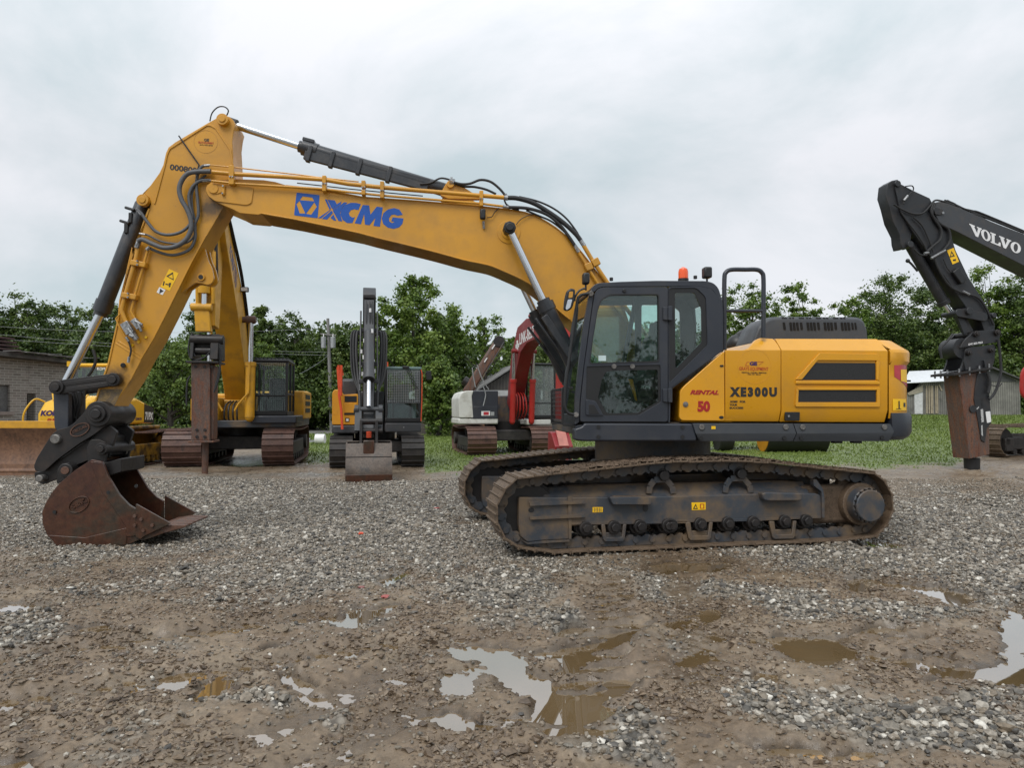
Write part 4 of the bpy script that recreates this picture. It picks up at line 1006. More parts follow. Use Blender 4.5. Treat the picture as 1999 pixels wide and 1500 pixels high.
for (a,b,r) in (((470,850),(545,960),.02),((560,800),(590,880),.018),((480,910),(520,930),.025),((530,780),(600,820),.02)):
    m.cyl(hp(8,*a,yq-.09),hp(8,*b,yq-.09),r,n=8)
m.build('valve', M['zinc'], stick, .006)
MB().tube(spline(tr3(H,8,yq,[(462,950),(485,1000),(495,1060),(478,1130),(470,1165)]),6),.012,8).build('hose', M['rubber'], stick)
m = MB()
for a,b in (((452,930),(475,970)),((480,1110),(470,1165))): m.cyl(hp(8,*a,yq),hp(8,*b,yq),.018,n=8)
m.build('hose_fitting', M['zinc'], stick)
for sqc in ((635,932),(567,975),(510,1005)):
    c = H.L(*zp(8,*sqc),YS); MB().prism([(c[0]-.02,c[1]-.008),(c[0]+.005,c[1]-.024),(c[0]+.022,c[1]+.006),(c[0]-.004,c[1]+.022)], YS-.02, YS).build('weld_pad', M['decal_yellow'], stick, .003)
hoses(2, [([(835,610),(740,612),(660,627),(612,680),(592,750),(610,830),(650,900),(680,980),(682,1060),(640,1140),(560,1190),(470,1200),(390,1172),(310,1137),(272,1150)],.030,-.06),
          ([(830,680),(760,682),(700,722),(668,790),(672,870),(692,960),(670,1025),(600,1080),(500,1100),(410,1072),(340,992),(300,935),(265,902)],.020,-.02),
          ([(820,565),(770,572),(738,620),(724,720),(736,850),(738,950),(710,1030),(716,1120),(670,1212),(560,1255),(460,1242),(350,1197)],.019,.0),
          ([(800,640),(735,690),(692,780),(694,900),(716,1000),(712,1100),(650,1160),(560,1168),(450,1150),(350,1102),(285,1090)],.013,.01)], yq, stick, 'hose_grey')
m = MB()
for a,b,r in (((262,900),(300,945),.018),((285,1090),(330,1098),.014),((262,1200),(285,1140),.03),((340,1215),(365,1192),.022),((735,612),(835,608),.03),((765,682),(835,682),.018),((785,566),(830,562),.014)):
    m.cyl(hp(2,*a,yq-.02),hp(2,*b,yq-.02),r,n=8)
m.build('hose_fitting', M['zinc'], stick)
MB().tube(spline(tr3(H,2,-.05,[(828,222),(845,160),(890,115),(940,112),(970,140),(958,178)]),6),.009,6).build('hose', M['rubber'], stick)
MB().tube(tr3(H,2,YS-.02,[(588,335),(660,440),(745,560),(720,640)]),.010,6).build('cable', M['decal_black'], stick)
# decals on the stick
lettering('000800', tr(H,2,YS,[(518,598),(728,628),(730,582),(522,552)]), YS, M['decal_black'], stick, .03)
rg = tr(H,2,YS,[(797,382)])[0]
holed(circ(rg,.152,48), [circ(rg,.149,48)], YS-.002, YS, 'decal_ring', plain('decal_edge',(.34,.17,.03)), stick)
lettering('GE', tr(H,2,YS,[(783,378),(822,380),(822,358),(783,356)]), YS, M['decal_black'], stick, .03)
lettering('GRAYS EQUIPMENT', tr(H,2,YS,[(738,396),(858,404),(858,386),(738,377)]), YS, M['decal_orange'], stick, .02)
lettering('RENTAL / SALES / SERVICE', tr(H,2,YS,[(750,408),(850,415),(850,408),(750,401)]), YS, M['decal_black'], stick, 0)
def warn_label(poly, y, par, mat='decal_yellow', name='warning_label'):
    return MB().prism(poly, y-.003, y).build(name, M[mat], par)
wl = warn_label(tr(H,8,YS,[(845,305),(932,345),(850,507),(765,470)]), YS, stick)
tri = tr(H,8,YS,[(880,335),(887,410),(820,372)]); tri2 = tr(H,8,YS,[(876,352),(880,397),(834,374)])
holed(tri,[tri2],YS-.006,YS-.003,'warning_sign',M['decal_black'],wl)
plates([tr(H,8,YS-.003,q) for q in ([(842,435),(862,432),(860,452),(842,458)],[(812,438),(840,445),(838,455),(812,448)],[(845,455),(858,460),(850,475),(840,468)],[(795,415),(805,420),(795,460),(785,455)])], YS-.003, M['decal_black'], wl, 'pictogram')
wl = warn_label(tr(H,8,YS,[(755,472),(812,497),(785,545),(730,520)]), YS, stick, 'decal_white')
plates([tr(H,8,YS-.003,[(762,485),(795,508),(755,530)])], YS-.003, M['decal_black'], wl, 'pictogram')

# --- hydraulic cylinders
def ram(name, base, neck, end, rb, rr, par=hero, guard=None):
    """barrel from base to neck, chrome rod from neck to end"""
    d = (neck-base).normalized()
    m = MB().rod([(0,rb*.8),(.03,rb),(.90,rb),(.901,rb*1.14),(1.0,rb*1.14)], base, neck, 24)
    m.cyl(neck-d*.02, neck+d*.05, rb*.85, n=20)
    m.ball(base, rb*.95, 12)
    b = m.build(name, M['cylinder_grey'], par)
    MB().cyl(neck, end, rr, n=20).build('piston_rod', M['chrome'], b)
    return b
sc = ram('stick_cylinder', hp(3,700,262,0), hp(2,1545,425,0), hp(2,960,235,0), .092, .048)
MB().cyl(hp(2,1035,262,0),hp(2,930,226,0),.085,n=20).build('rod_eye', M['black'], sc, .01)
m = MB()
p,q = hp(2,1560,470,-.06),hp(3,560,222,-.06); m.bar(p,q,.06,.17,(0,0,1))
for t in (.02,.2,.42,.66): m.bar(p.lerp(q,t)+Vector((0,-.01,0)),p.lerp(q,t+.035)+Vector((0,-.01,0)),.09,.22)
m.bar(hp(2,1550,370,.0),hp(2,1640,395,.0),.16,.05)
m.build('cylinder_guard', M['cylinder_grey'], sc, .01)
bc = ram('bucket_cylinder', hp(2,322,845,0), hp(8,225,700,0), hp(1,400,425,0)+Vector((-.10,0,-.2)), .10, .055)
m = MB()
for t in (.10,.22): 
    a = hp(2,322,845,0).lerp(hp(8,225,700,0),t); m.cyl(a+Vector((-.02,-.12,0)),a+Vector((-.16,-.06,.05)),.02,n=8)
a,b = hp(2,235,960,-.06),hp(8,205,640,-.06); m.tube([a,b],.022,8)
m.box(tuple(hp(2,222,990,-.1)-Vector((.03,.02,.03))),tuple(hp(2,240,960,-.02)+Vector((.02,.02,.03)))); m.box(tuple(hp(2,188,1070,-.1)-Vector((.03,.02,.03))),tuple(hp(2,210,1040,-.02)+Vector((.02,.02,.03))))
m.build('cylinder_port', M['black'], bc, .006)
for yy in (-.50, .50):
    a = hp(3,1122,525,-.50); n_ = hp(3,1368,1045,-.50); d = (n_-a).normalized(); base = a+d*2.15
    a, n_, base = [Vector((p.x,yy,p.z)) for p in (a,n_,base)]
    c = ram('boom_cylinder', base, n_, a, .105, .050)
    m = MB().cyl((a.x,yy-.09,a.z),(a.x,yy+.09,a.z),.085,n=8); m.cyl((a.x,yy-.12*(1 if yy<0 else -1),a.z),(a.x,yy,a.z),.055,n=12)
    m.build('rod_eye', M['black'], c, .012)
    m = MB(); m.bar(n_+Vector((-.02,-.11,-.18)), base+Vector((-.02,-.11,.1)), .05,.09); m.tube([n_+Vector((-.12,-.03,-.2)), base+Vector((-.12,-.03,.15))],.02,8)
    m.build('cylinder_pipe', M['cylinder_grey'], c, .006)
MB().cyl((a.x,-.60,a.z),(a.x,.60,a.z),.045).build('boom_pin', M['steel'], boom)

# --- bucket linkage
for yy in (-.30, .26):
    A = H.L(*zp(1,337,470),-.28); B = H.L(*zp(1,668,425),-.28)
    m = MB(); m.prism(stadium(A,B,.088,.078),yy+.01,yy+.05)
    dd = Vector((B[0]-A[0],0,B[1]-A[1])); up = Vector((-dd.z,0,dd.x)).normalized()
    m.bar(Vector((A[0],yy+.02,A[1]))+up*.03+dd*.08, Vector((B[0],yy+.02,B[1]))+up*.03-dd*.1, .05,.03,(0,1,0))
    m.bar(Vector((A[0],yy+.02,A[1]))-up*.045+dd*.08, Vector((B[0],yy+.02,B[1]))-up*.045-dd*.1, .05,.03,(0,1,0))
    for c_,r in ((A,.088),(B,.085)): m.cyl((c_[0],yy-.02,c_[1]),(c_[0],yy+.06,c_[1]),r,n=28); m.cyl((c_[0],yy-.05,c_[1]),(c_[0],yy,c_[1]),.052,n=20)
    m.build('guide_link', M['steel'], hero, .006)
A = H.L(*zp(1,340,470),-.2)
m = MB(); m.cyl((A[0],-.3,A[1]),(A[0],.3,A[1]),.05)
hl = tr(H,1,-.2,[(315,480),(375,480),(405,500),(405,720),(340,730),(322,700)])
m.prism(rnd(hl,.03),-.22,-.12); m.prism(rnd(hl,.03),.12,.22)
m.prism(tr(H,1,-.1,[(400,510),(405,700),(345,715),(340,520)]),-.14,.14)
m.build('bucket_link', M['grey_paint'], hero, .01)
m = MB()
for pts,r in (([(405,500),(430,520),(440,600),(425,680),(440,730)],.016),([(470,480),(475,560),(450,640),(460,720)],.014),([(440,490),(455,560),(430,620),(470,690)],.014),([(545,250),(560,310),(545,360),(520,400),(500,440),(495,520)],.02)):
    m.tube(spline(tr3(H,1,.0,pts),6),r,8)
m.prism(tr(H,1,.02,[(410,490),(475,500),(478,690),(420,700)]),0.0,.1)
m.build('coupler_hose', M['rubber'], hero)
# --- quick coupler
cpl = MB()
up_ = rnd(tr(H,1,-.30,[(515,600),(545,585),(590,580),(640,600),(655,650),(630,690),(560,745),(470,800),(340,895),(270,960),(215,962),(205,930),(225,880),(310,745),(350,715),(400,705),(440,680)]),.03)
for y0,y1 in ((-.33,-.27),(.27,.33)): cpl.prism(up_,y0,y1)
lw_ = rnd(tr(H,1,-.24,[(640,690),(690,730),(640,880),(560,880),(440,930),(345,1005),(255,1040),(210,1015),(205,965),(270,960),(340,900),(470,810),(560,760)]),.03)
cpl.prism(lw_,-.26,-.20); cpl.prism(lw_,.20,.26); cpl.prism(rnd(tr(H,1,-.24,[(600,740),(640,760),(630,870),(440,925),(340,995),(340,930),(470,830)]),.02),-.2,.2)
coupler = cpl.build('quick_coupler', M['steel'], hero, .008)
m = MB()
c = H.L(*zp(1,580,625),-.33); m.cyl((c[0],-.36,c[1]),(c[0],.36,c[1]),.16,n=32); m.cyl((c[0],-.40,c[1]),(c[0],.40,c[1]),.105,n=32); m.cyl((c[0],-.43,c[1]),(c[0],.42,c[1]),.06,n=24)
m.build('coupler_pin', M['steel'], coupler, .008)
m = MB()
for X,Y,r in ((333,772,.06),(240,1003,.045)):
    c = H.L(*zp(1,X,Y),-.33); m.cyl((c[0],-.38,c[1]),(c[0],.38,c[1]),r,n=24)
m.build('locking_pin', M['dull_steel'], coupler, .01)
c = H.L(*zp(1,470,718),-.33)
el = [tuple(Matrix.Rotation(R(27),2) @ Vector(p)+Vector(c)) for p in circ((0,0),.125,36,ry=.075)]
el2 = [tuple(Matrix.Rotation(R(27),2) @ Vector(p)+Vector(c)) for p in circ((0,0),.113,36,ry=.065)]
holed(el,[el2],-.345,-.33,'maker_badge',M['edge_rust'],coupler)
lettering('STRICKLAND', tr(H,1,-.33,[(428,742),(518,700),(512,684),(422,726)]), -.331, M['edge_rust'], coupler, .02, th=.008)

# --- bucket
yb = -.43
bk = rnd(tr(H,1,yb,[(535,893),(600,905),(640,1000),(700,1100),(755,1158),(800,1185),(800,1340),(830,1358),(760,1388),(660,1402),(560,1410),(460,1418),(400,1418),(330,1392),(275,1335),(248,1270),(246,1200),(265,1150),(300,1090),(350,1030),(440,955)]),.02)
b = MB(); b.prism(bk, yb, yb+.04); b.prism(bk, -yb-.04, -yb)
shell = tr(H,1,yb,[(830,1358),(760,1388),(660,1402),(560,1410),(460,1418),(400,1418),(330,1392),(275,1335),(248,1270),(246,1200),(265,1150),(300,1090),(350,1030),(440,955),(535,893)])
b.prism(strip(shell,-.035), yb+.03, -yb-.03)
lip = tr(H,1,yb,[(800,1345),(950,1302),(960,1325),(830,1372)])
b.prism(lip, yb, -yb)
bucket = b.build('bucket', M['bucket_rust'], hero, .006)
m = MB()
m.prism(rnd(tr(H,1,yb,[(530,905),(600,908),(640,1000),(700,1100),(755,1158),(800,1185),(800,1340),(740,1345),(742,1290),(600,1080)]),.02), yb-.012, yb)
m.prism(rnd(tr(H,1,yb,[(285,1335),(500,1350),(745,1292),(742,1392),(560,1412),(400,1420),(330,1394)]),.02), yb-.010, yb)
m.build('wear_plate', M['bucket_rust'], bucket, .006)
for yy in (yb-.03, -yb):
    w_ = MB().prism(rnd(tr(H,1,yb,[(800,1150),(1005,1265),(850,1340),(830,1358),(800,1345)]),.015), yy, yy+.03).build('side_cutter', M['bucket_rust'], bucket, .005)
    if yy < 0:
        m = MB()
        for X,Y in ((835,1240),(900,1275),(848,1305),(798,1275),(798,1220)):
            c = H.L(*zp(1,X,Y),yb); m.cyl((c[0],yy-.025,c[1]),(c[0],yy,c[1]),.022,n=6)
        m.build('bolt', M['edge_rust'], w_)
for k in range(5):
    yy = yb+.075+k*.178; a = H.L(*zp(1,940,1312),yb); e = H.L(*zp(1,1085,1285),yb)
    m = MB(); wv = .065
    m.loft([[(a[0]-.1,yy-wv,a[1]-.06),(a[0]-.1,yy+wv,a[1]-.06),(a[0]-.1,yy+wv,a[1]+.05),(a[0]-.1,yy-wv,a[1]+.05)],
            [(a[0]+.08,yy-wv,a[1]-.02),(a[0]+.08,yy+wv,a[1]-.02),(a[0]+.08,yy+wv,a[1]+.075),(a[0]+.08,yy-wv,a[1]+.075)],
            [(e[0],yy-wv*.8,e[1]-.012),(e[0],yy+wv*.8,e[1]-.012),(e[0],yy+wv*.8,e[1]+.012),(e[0],yy-wv*.8,e[1]+.012)]])
    m.build('tooth', M['edge_rust'], bucket, .008)
ear = rnd(tr(H,1,-.2,[(545,905),(540,820),(560,775),(610,770),(650,790),(660,840),(640,930),(600,960)]),.03)
ear2 = rnd(tr(H,1,-.3,[(340,1035),(345,950),(370,915),(420,910),(450,940),(440,985)]),.03)
m = MB()
for y0 in (-.34,.30): m.prism(ear,y0,y0+.04); m.prism(ear2,y0,y0+.04)
c = H.L(*zp(1,600,830),-.36); m.cyl((c[0],-.40,c[1]),(c[0],.40,c[1]),.075,n=24); m.cyl((c[0],-.43,c[1]),(c[0],.43,c[1]),.045,n=8)
m.prism(rnd(tr(H,1,-.2,[(600,900),(660,905),(740,880),(740,960),(640,990)]),.02),-.34,.34)
m.build('bucket_ear', M['steel'], bucket, .006)
c = H.L(*zp(1,395,955),-.36); MB().cyl((c[0],-.41,c[1]),(c[0],.41,c[1]),.085,n=28).build('bucket_pin', M['steel'], bucket, .008)
MB().cyl((c[0],-.425,c[1]),(c[0],-.41,c[1]),.05,n=24).build('pin_end', M['edge_rust'], bucket, .004)
c = H.L(*zp(1,463,1157),yb)
el = [tuple(Matrix.Rotation(R(32),2) @ Vector(p)+Vector(c)) for p in circ((0,0),.135,36,ry=.09)]
el2 = [tuple(Matrix.Rotation(R(32),2) @ Vector(p)+Vector(c)) for p in circ((0,0),.122,36,ry=.078)]
bb = holed(el,[el2],yb-.014,yb,'maker_badge',M['bucket_rust'],bucket,.003)
lettering('S&K', tr(H,1,yb,[(425,1185),(515,1140),(500,1118),(412,1165)]), yb, M['bucket_rust'], bb, .03, th=.012)
m = MB()
for X,Y in ((637,1085),(322,1200),(800,1048)): c = H.L(*zp(1,X,Y),yb); m.prism(circ(c,.022,16),yb-.016,yb-.008)
m.build('drain_hole', M['black'], bucket)

# --- cab
def P4(pts, y=YN): return tr(H,4,y,pts)
op1 = rnd(P4([(345,785),(365,620),(400,400),(430,325),(492,287),(843,285),(845,768)]),.03)
op2 = rnd(P4([(320,808),(860,797),(863,1070),(705,1165),(462,1170),(440,1165),(385,1062),(315,1048)]),.02)
op3 = rnd(P4([(922,234),(1122,232),(1193,300),(1205,652),(925,930)]),.04)
cab = MB()
cab.prism(rnd(P4([(352,245),(372,212),(405,196),(560,186),(700,182),(830,178),(1200,180),(1255,195),(1292,235),(1310,300),(1296,310),(1238,238),(1140,219),(440,223),(402,236),(378,265)]),.04),YN+.02,-.47)
cab.prism(P4([(1292,300),(1312,300),(1322,430),(1324,700),(1310,705),(1306,430)]),YN+.01,YN+.09)
cab.prism(P4([(1292,300),(1312,300),(1322,430),(1324,700),(1310,705),(1306,430)]),-.54,-.47)
pl_ = rnd(P4([(232,1240),(268,1216),(272,1060),(302,800),(345,480),(375,270),(357,240),(335,300),(298,520),(262,800),(236,1050)]),.02)
cab.prism(pl_,YN+.01,YN+.08); cab.prism(pl_,-.54,-.47)
cab.prism(P4([(232,1240),(268,1216),(268,1150),(236,1160)]),YN+.05,-.5)
cab.prism(P4([(1310,690),(1324,690),(930,985),(922,965)]),YN+.01,-.47)
cab.prism(P4([(240,1240),(1330,1225),(1330,1250),(240,1260)]),YN+.03,-.46)
cab = cab.build('cab', M['grey_paint'], hero, .008)
door = holed(rnd(P4([(272,1213),(276,1060),(304,800),(348,480),(378,275),(402,240),(445,228),(914,226),(914,1213)]),.03),[op1,op2],YN,YN+.05,'door',M['grey_paint'],cab,.008)
holed(rnd(P4([(919,226),(1135,220),(1228,238),(1288,300),(1312,420),(1318,690),(935,965),(930,1220),(919,1220)]),.02),[op3],YN,YN+.06,'quarter_panel',M['grey_paint'],cab,.008)
far_out = P4([(272,1213),(276,1060),(304,800),(348,480),(378,275),(402,240),(445,228),(1135,220),(1228,238),(1288,300),(1312,420),(1318,690),(935,965),(930,1220)])
holed(far_out,[rnd(P4([(345,785),(365,620),(400,400),(430,325),(492,270),(830,268),(830,785)]),.03), rnd(P4([(880,268),(1125,268),(1195,320),(1205,640),(985,790),(880,790)]),.03)],-.52,-.47,'side_wall',M['grey_paint'],cab,.006)
def pane(poly,y,mat,par,name='window'): return MB().prism(poly,y,y+.006).build(name,M[mat],par)
pane(op1,YN+.02,'glass',door)
ring = rnd(P4([(338,790),(360,615),(396,398),(424,318),(488,278),(850,276),(852,776)]),.03)
holed(ring,[op1],YN-.006,YN+.02,'window_seal',M['rubber'],door)
clear2 = rnd(P4([(432,905),(462,848),(525,840),(842,832),(847,1065),(700,1148),(470,1152),(405,1040)]),.02)
holed(op2,[clear2],YN+.012,YN+.02,'window_border',M['black'],door)
pane(clear2,YN+.022,'dark_glass',door)
clear3 = rnd(P4([(968,266),(1112,266),(1160,380),(1164,630),(972,826)]),.03)
holed(op3,[clear3],YN+.012,YN+.02,'window_border',M['black'],cab)
pane(clear3,YN+.022,'dark_glass',cab)
pane(P4([(340,790),(420,300),(1130,262),(1210,640),(980,800)]),-.495,'glass',cab)
fa, fb = P4([(352,275)])[0], P4([(245,1150)])[0]
m = MB(); m.add([(fa[0],YN+.08,fa[1]),(fa[0],-.54,fa[1]),(fb[0],-.54,fb[1]),(fb[0],YN+.08,fb[1])],[(0,1,2,3)]); m.build('windscreen',M['glass'],cab)
ra, rb_ = P4([(1306,310)])[0], P4([(1318,690)])[0]
m = MB(); m.add([(ra[0],YN+.09,ra[1]),(ra[0],-.54,ra[1]),(rb_[0],-.54,rb_[1]),(rb_[0],YN+.09,rb_[1])],[(0,1,2,3)]); m.build('rear_window',M['glass'],cab)
# hinges, handle, grab rails, small fittings
for Y in (425,1025):
    m = MB(); m.prism(rnd(P4([(876,Y-50),(910,Y-50),(910,Y+48),(876,Y+44)]),.01),YN-.03,YN+.01); m.prism(rnd(P4([(910,Y-54),(940,Y-56),(940,Y+50),(910,Y+48)]),.01),YN-.045,YN+.01); m.build('hinge',M['grey_paint'],door,.006)
m = MB(); m.prism(rnd(P4([(315,1050),(385,1065),(440,1168),(312,1166)]),.015),YN-.02,YN+.004); m.build('door_pocket',M['grey_paint'],door,.008)
m = MB(); m.prism(rnd(P4([(333,1088),(372,1090),(412,1158),(333,1158)]),.01),YN-.023,YN-.01); m.build('door_handle',M['black'],door,.004)
m = MB()
for X,Y in ((520,808),(655,808)): c = H.L(*zp(4,X,Y),YN); m.prism(circ(c,.028,16),YN-.004,YN+.02)
m.build('window_latch',M['dull_steel'],door)
MB().prism(P4([(408,728),(463,728),(463,768),(408,768)],YN),YN+.014,YN+.018).build('sticker',plain('pale_sticker',(.45,.55,.55)),door)
c = H.L(*zp(4,595,255),YN); MB().prism(circ(c,.022,16),YN-.02,YN).build('door_stop',M['black'],door,.004)
MB().tube(spline(tr3(H,4,YN-.02,[(352,275),(300,280),(268,295),(250,340),(215,600),(172,900),(160,1060),(166,1120),(190,1152),(243,1163)]),5),.018,10).build('grab_rail',M['black'],cab)
MB().cyl(hp(4,243,1163,YN-.04),hp(4,243,1163,YN+.02),.03).cyl(hp(4,352,275,YN-.04),hp(4,352,275,YN+.02),.03).build('rail_mount',M['dull_steel'],cab,.004)
MB().tube(spline(tr3(H,4,YN-.05,[(310,235),(265,255),(235,300),(232,330)]),5),.012,8).build('mirror_arm',M['black'],cab)
mo = rnd(tr(H,4,YN-.08,[(172,255),(205,236),(235,245),(232,320),(212,385),(180,404),(150,395),(156,320)]),.03)
mi = MB().prism(mo,YN-.10,YN-.04).build('mirror',M['black'],cab,.015)
MB().prism(rnd(tr(H,4,YN-.08,[(180,320),(212,320),(196,380),(170,398),(163,385)]),.012),YN-.104,YN-.10).build('mirror_glass',M['mirror'],mi)
MB().prism(rnd(tr(H,4,YN-.08,[(190,262),(218,262),(214,305),(184,310)]),.012),YN-.104,YN-.10).build('mirror_glass',M['yellow'],mi)
# roof fittings
c = hp(4,1027,172,-1.0); bm_ = MB().rod([(0,.062),(.6,.062),(.85,.052),(1,.02)],c+Vector((0,0,-.0)),c+Vector((0,0,.155)),20).build('beacon',M['beacon'],cab)
MB().cyl(c+Vector((0,0,-.04)),c+Vector((0,0,.01)),.066).build('beacon_base',M['black'],bm_)
for X,Y,w in ((1200,128,.05),(313,172,.04)):
    c = hp(4,X,Y,-1.3); l_ = MB().box((c.x-w,-1.36,c.z-.06),(c.x+w,-1.24,c.z+.075)).build('work_lamp',M['black'],cab,.02)
    MB().cyl(c+Vector((0,0,-.13)),c,.012).build('lamp_bracket',M['black'],l_)
m = MB()
for X,Y in ((500,182),(1115,168),(1228,240)): p = hp(4,X,Y,-1.45); m.cyl(p,p+Vector((0,0,.04)),.022,n=10)
m.build('roof_bolt',M['black'],cab,.004)
# mesh guard at the front foot of the cab
m = MB(); gx = [P4([(x,960)])[0][0] for x in (150,)][0]
za, zb = P4([(150,965)])[0][1], P4([(150,1235)])[0][1]
for k in range(12): y = YN+.08+k*.085; m.bar((gx,y,za),(gx,y,zb),.008,.008)
for k in range(9): z = zb+(za-zb)*k/8; m.bar((gx,YN+.05,z),(gx,-.5,z),.008,.008)
for y in (YN+.06,-.5): m.bar((gx,y,za),(gx,y,zb),.03,.03); m.bar((gx,y,za),(gx+.12,y,za),.03,.03); m.bar((gx,y,zb),(gx+.12,y,zb),.03,.03)
m.build('front_guard',M['black'],cab,.003)
# interior
fz = P4([(600,1225)])[0][1]
def PX(X,Y): return P4([(X,Y)])[0]
m = MB(); m.box((PX(262,0)[0]+.06,YN+.07,fz),(PX(925,0)[0],-.53,fz+.06)); m.prism(P4([(850,1220),(870,820),(925,780),(925,1220)]),YN+.1,-.55); m.build('cab_floor',M['black'],cab)
st = MB(); st.prism(rnd(P4([(560,1030),(590,960),(800,960),(830,1030),(800,1060),(600,1060)]),.03),-1.25,-.75); st.prism(rnd(P4([(770,990),(850,560),(900,545),(905,600),(860,1000)]),.03),-1.22,-.78); st.prism(rnd(P4([(870,560),(885,450),(920,445),(925,545)]),.03),-1.12,-.88)
st.prism(P4([(640,1055),(760,1055),(780,1160),(620,1160)]),-1.15,-.85)
st = st.build('seat',M['seat'],cab,.02)
m = MB(); m.prism(rnd(P4([(560,905),(700,870),(830,862),(835,920),(600,955),(545,940)]),.02),-1.40,-1.26); m.prism(P4([(640,950),(800,930),(800,1100),(700,1100)]),-1.39,-1.27); m.build('control_console',M['seat'],cab,.02)
m = MB().prism(rnd(P4([(636,900),(668,900),(702,1060),(690,1062)]),.01),-1.43,-1.405).build('console_trim',M['hood_yellow'],cab)
m = MB().prism(rnd(P4([(705,912),(800,908),(820,960),(830,1060),(705,1090)]),.02),-1.43,-1.40).build('seat_side',M['black'],cab,.01)
lettering('XCMG',P4([(725,970),(795,970),(795,945),(725,945)]),-1.431,M['decal_white'],cab,.03,.2)
m = MB(); m.tube(tr3(H,4,-1.33,[(575,910),(560,840),(555,800)]),.014,8); m.ball(hp(4,553,790,-1.33),.035); m.tube(tr3(H,4,-1.0,[(470,1200),(450,1000),(440,900)]),.014,8); m.tube(tr3(H,4,-1.1,[(500,1200),(485,1000),(478,890)]),.014,8); m.build('lever',M['black'],cab)
m = MB(); m.prism(rnd(P4([(440,890),(520,880),(520,970),(440,975)]),.01),-.72,-.66); m.bar(hp(4,480,970,-.69),hp(4,470,1200,-.69),.05,.05); m.build('monitor',M['black'],cab,.01)
m = MB(); m.bar(hp(4,685,285,-.6),hp(4,590,780,-.6),.06,.05); m.build('window_bar',M['grey_paint'],cab)

# grease and grime round the pins
lb1 = H.L(*zp(1,668,425),-.28); cq1 = H.L(*zp(1,600,560),-.2)
boom.data.materials[0] = stains(M['yellow'], [(c1[0]-.02,-.3,c1[1]-.12,.16),(c0[0],-.3,c0[1],.09)])
stick.data.materials[0] = stains(M['yellow'], [(lb1[0]+.02,-.21,lb1[1]+.03,.17),(c1[0]-.05,-.21,c1[1]-.22,.22),(cq1[0],-.21,cq1[1],.16)])
# --- machine house
def P5(pts,y=YN): return tr(H,5,y,pts)
zt, zc, zl, zb = [P5([(1000,Y)])[0][1] for Y in (597,690,1130,1218)]
def yf(z):
    if z > zc: return YN+.17*(z-zc)/(zt-zc)
    if z < zl: return YN+.06*(zl-z)/(zl-zb)
    return YN
BR = (zc, zl)
p1 = panel(rnd(P5([(428,702),(430,1208),(118,1205),(98,1186),(105,990),(130,957),(410,708)]),.03),lambda z: YN,(),.05,'side_door',M['hood_yellow'],hero)
p2 = panel(rnd(P5([(436,690),(570,690),(608,676),(690,610),(735,590),(831,596),(842,640),(841,1214),(436,1212)]),.012),yf,BR,.05,'side_door',M['hood_yellow'],hero)
p3 = panel(rnd(P5([(846,596),(1608,598),(1624,700),(1622,1218),(848,1215)]),.012),yf,BR,.05,'engine_door',M['hood_yellow'],hero)
holed(circ(P5([(648,810)])[0],.205,48),[circ(P5([(648,810)])[0],.202,48)],YN-.002,YN,'decal_ring',plain('decal_edge_pale',(.60,.29,.02)),p2)
lettering('GE',P5([(612,803),(668,804),(668,774),(612,773)]),YN,M['decal_purple'],p2,.06)
plates([P5(q) for q in ([(592,776),(610,776),(610,779),(595,779)],[(592,776),(595,776),(583,803),(580,803)],[(580,801),(610,802),(610,804),(580,804)],[(672,773),(714,774),(714,776),(672,776)],[(711,775),(714,775),(680,800),(677,800)])],YN,M['decal_orange'],p2,'decal_outline')
lettering('GRAYS EQUIPMENT',P5([(535,842),(750,846),(750,815),(535,811)]),YN,M['decal_orange'],p2,.012)
lettering('RENTAL / SALES / SERVICE',P5([(555,858),(735,861),(735,852),(555,849)]),YN,M['decal_black'],p2,.02)
lettering('706 751 8044',P5([(598,870),(693,872),(693,865),(598,863)]),YN,M['decal_black'],p2,.02)
lettering('XE300U',P5([(466,1033),(812,1033),(812,961),(466,959)]),YN,M['decal_black'],p2,.07,0,space=1.35)
lettering('XCMG',P5([(466,1075),(524,1075),(524,1060),(466,1060)]),YN,M['decal_black'],p2,.05,.25)
lettering('FOR',P5([(541,1075),(582,1075),(582,1060),(541,1060)]),YN,M['decal_black'],p2,.04)
lettering('YOUR',P5([(465,1098),(522,1098),(522,1083),(465,1083)]),YN,M['decal_black'],p2,.04)
lettering('SUCCESS',P5([(465,1120),(566,1120),(566,1106),(465,1106)]),YN,M['decal_black'],p2,.04)
lettering('RENTAL',P5([(176,1015),(386,1017),(388,984),(178,981)]),YN,M['decal_red'],p1,.05,.3)
lettering('50',P5([(231,1143),(323,1143),(323,1061),(231,1061)]),YN,M['decal_red'],p1,.06)
m = MB()
c = P5([(143,1087)])[0]; m.prism(circ(c,.032,20),YN-.01,YN); m.prism(circ(c,.016,12),YN-.016,YN)
m.build('door_lock',M['dull_steel'],p1,.003)
m = MB(); m.prism(rnd(P5([(394,798),(421,798),(421,812),(394,812)]),.01),YN-.008,YN); c = P5([(405,1182)])[0]; m.prism(circ(c,.028,16,ry=.018),YN-.008,YN); m.build('latch',M['black'],p1,.002)
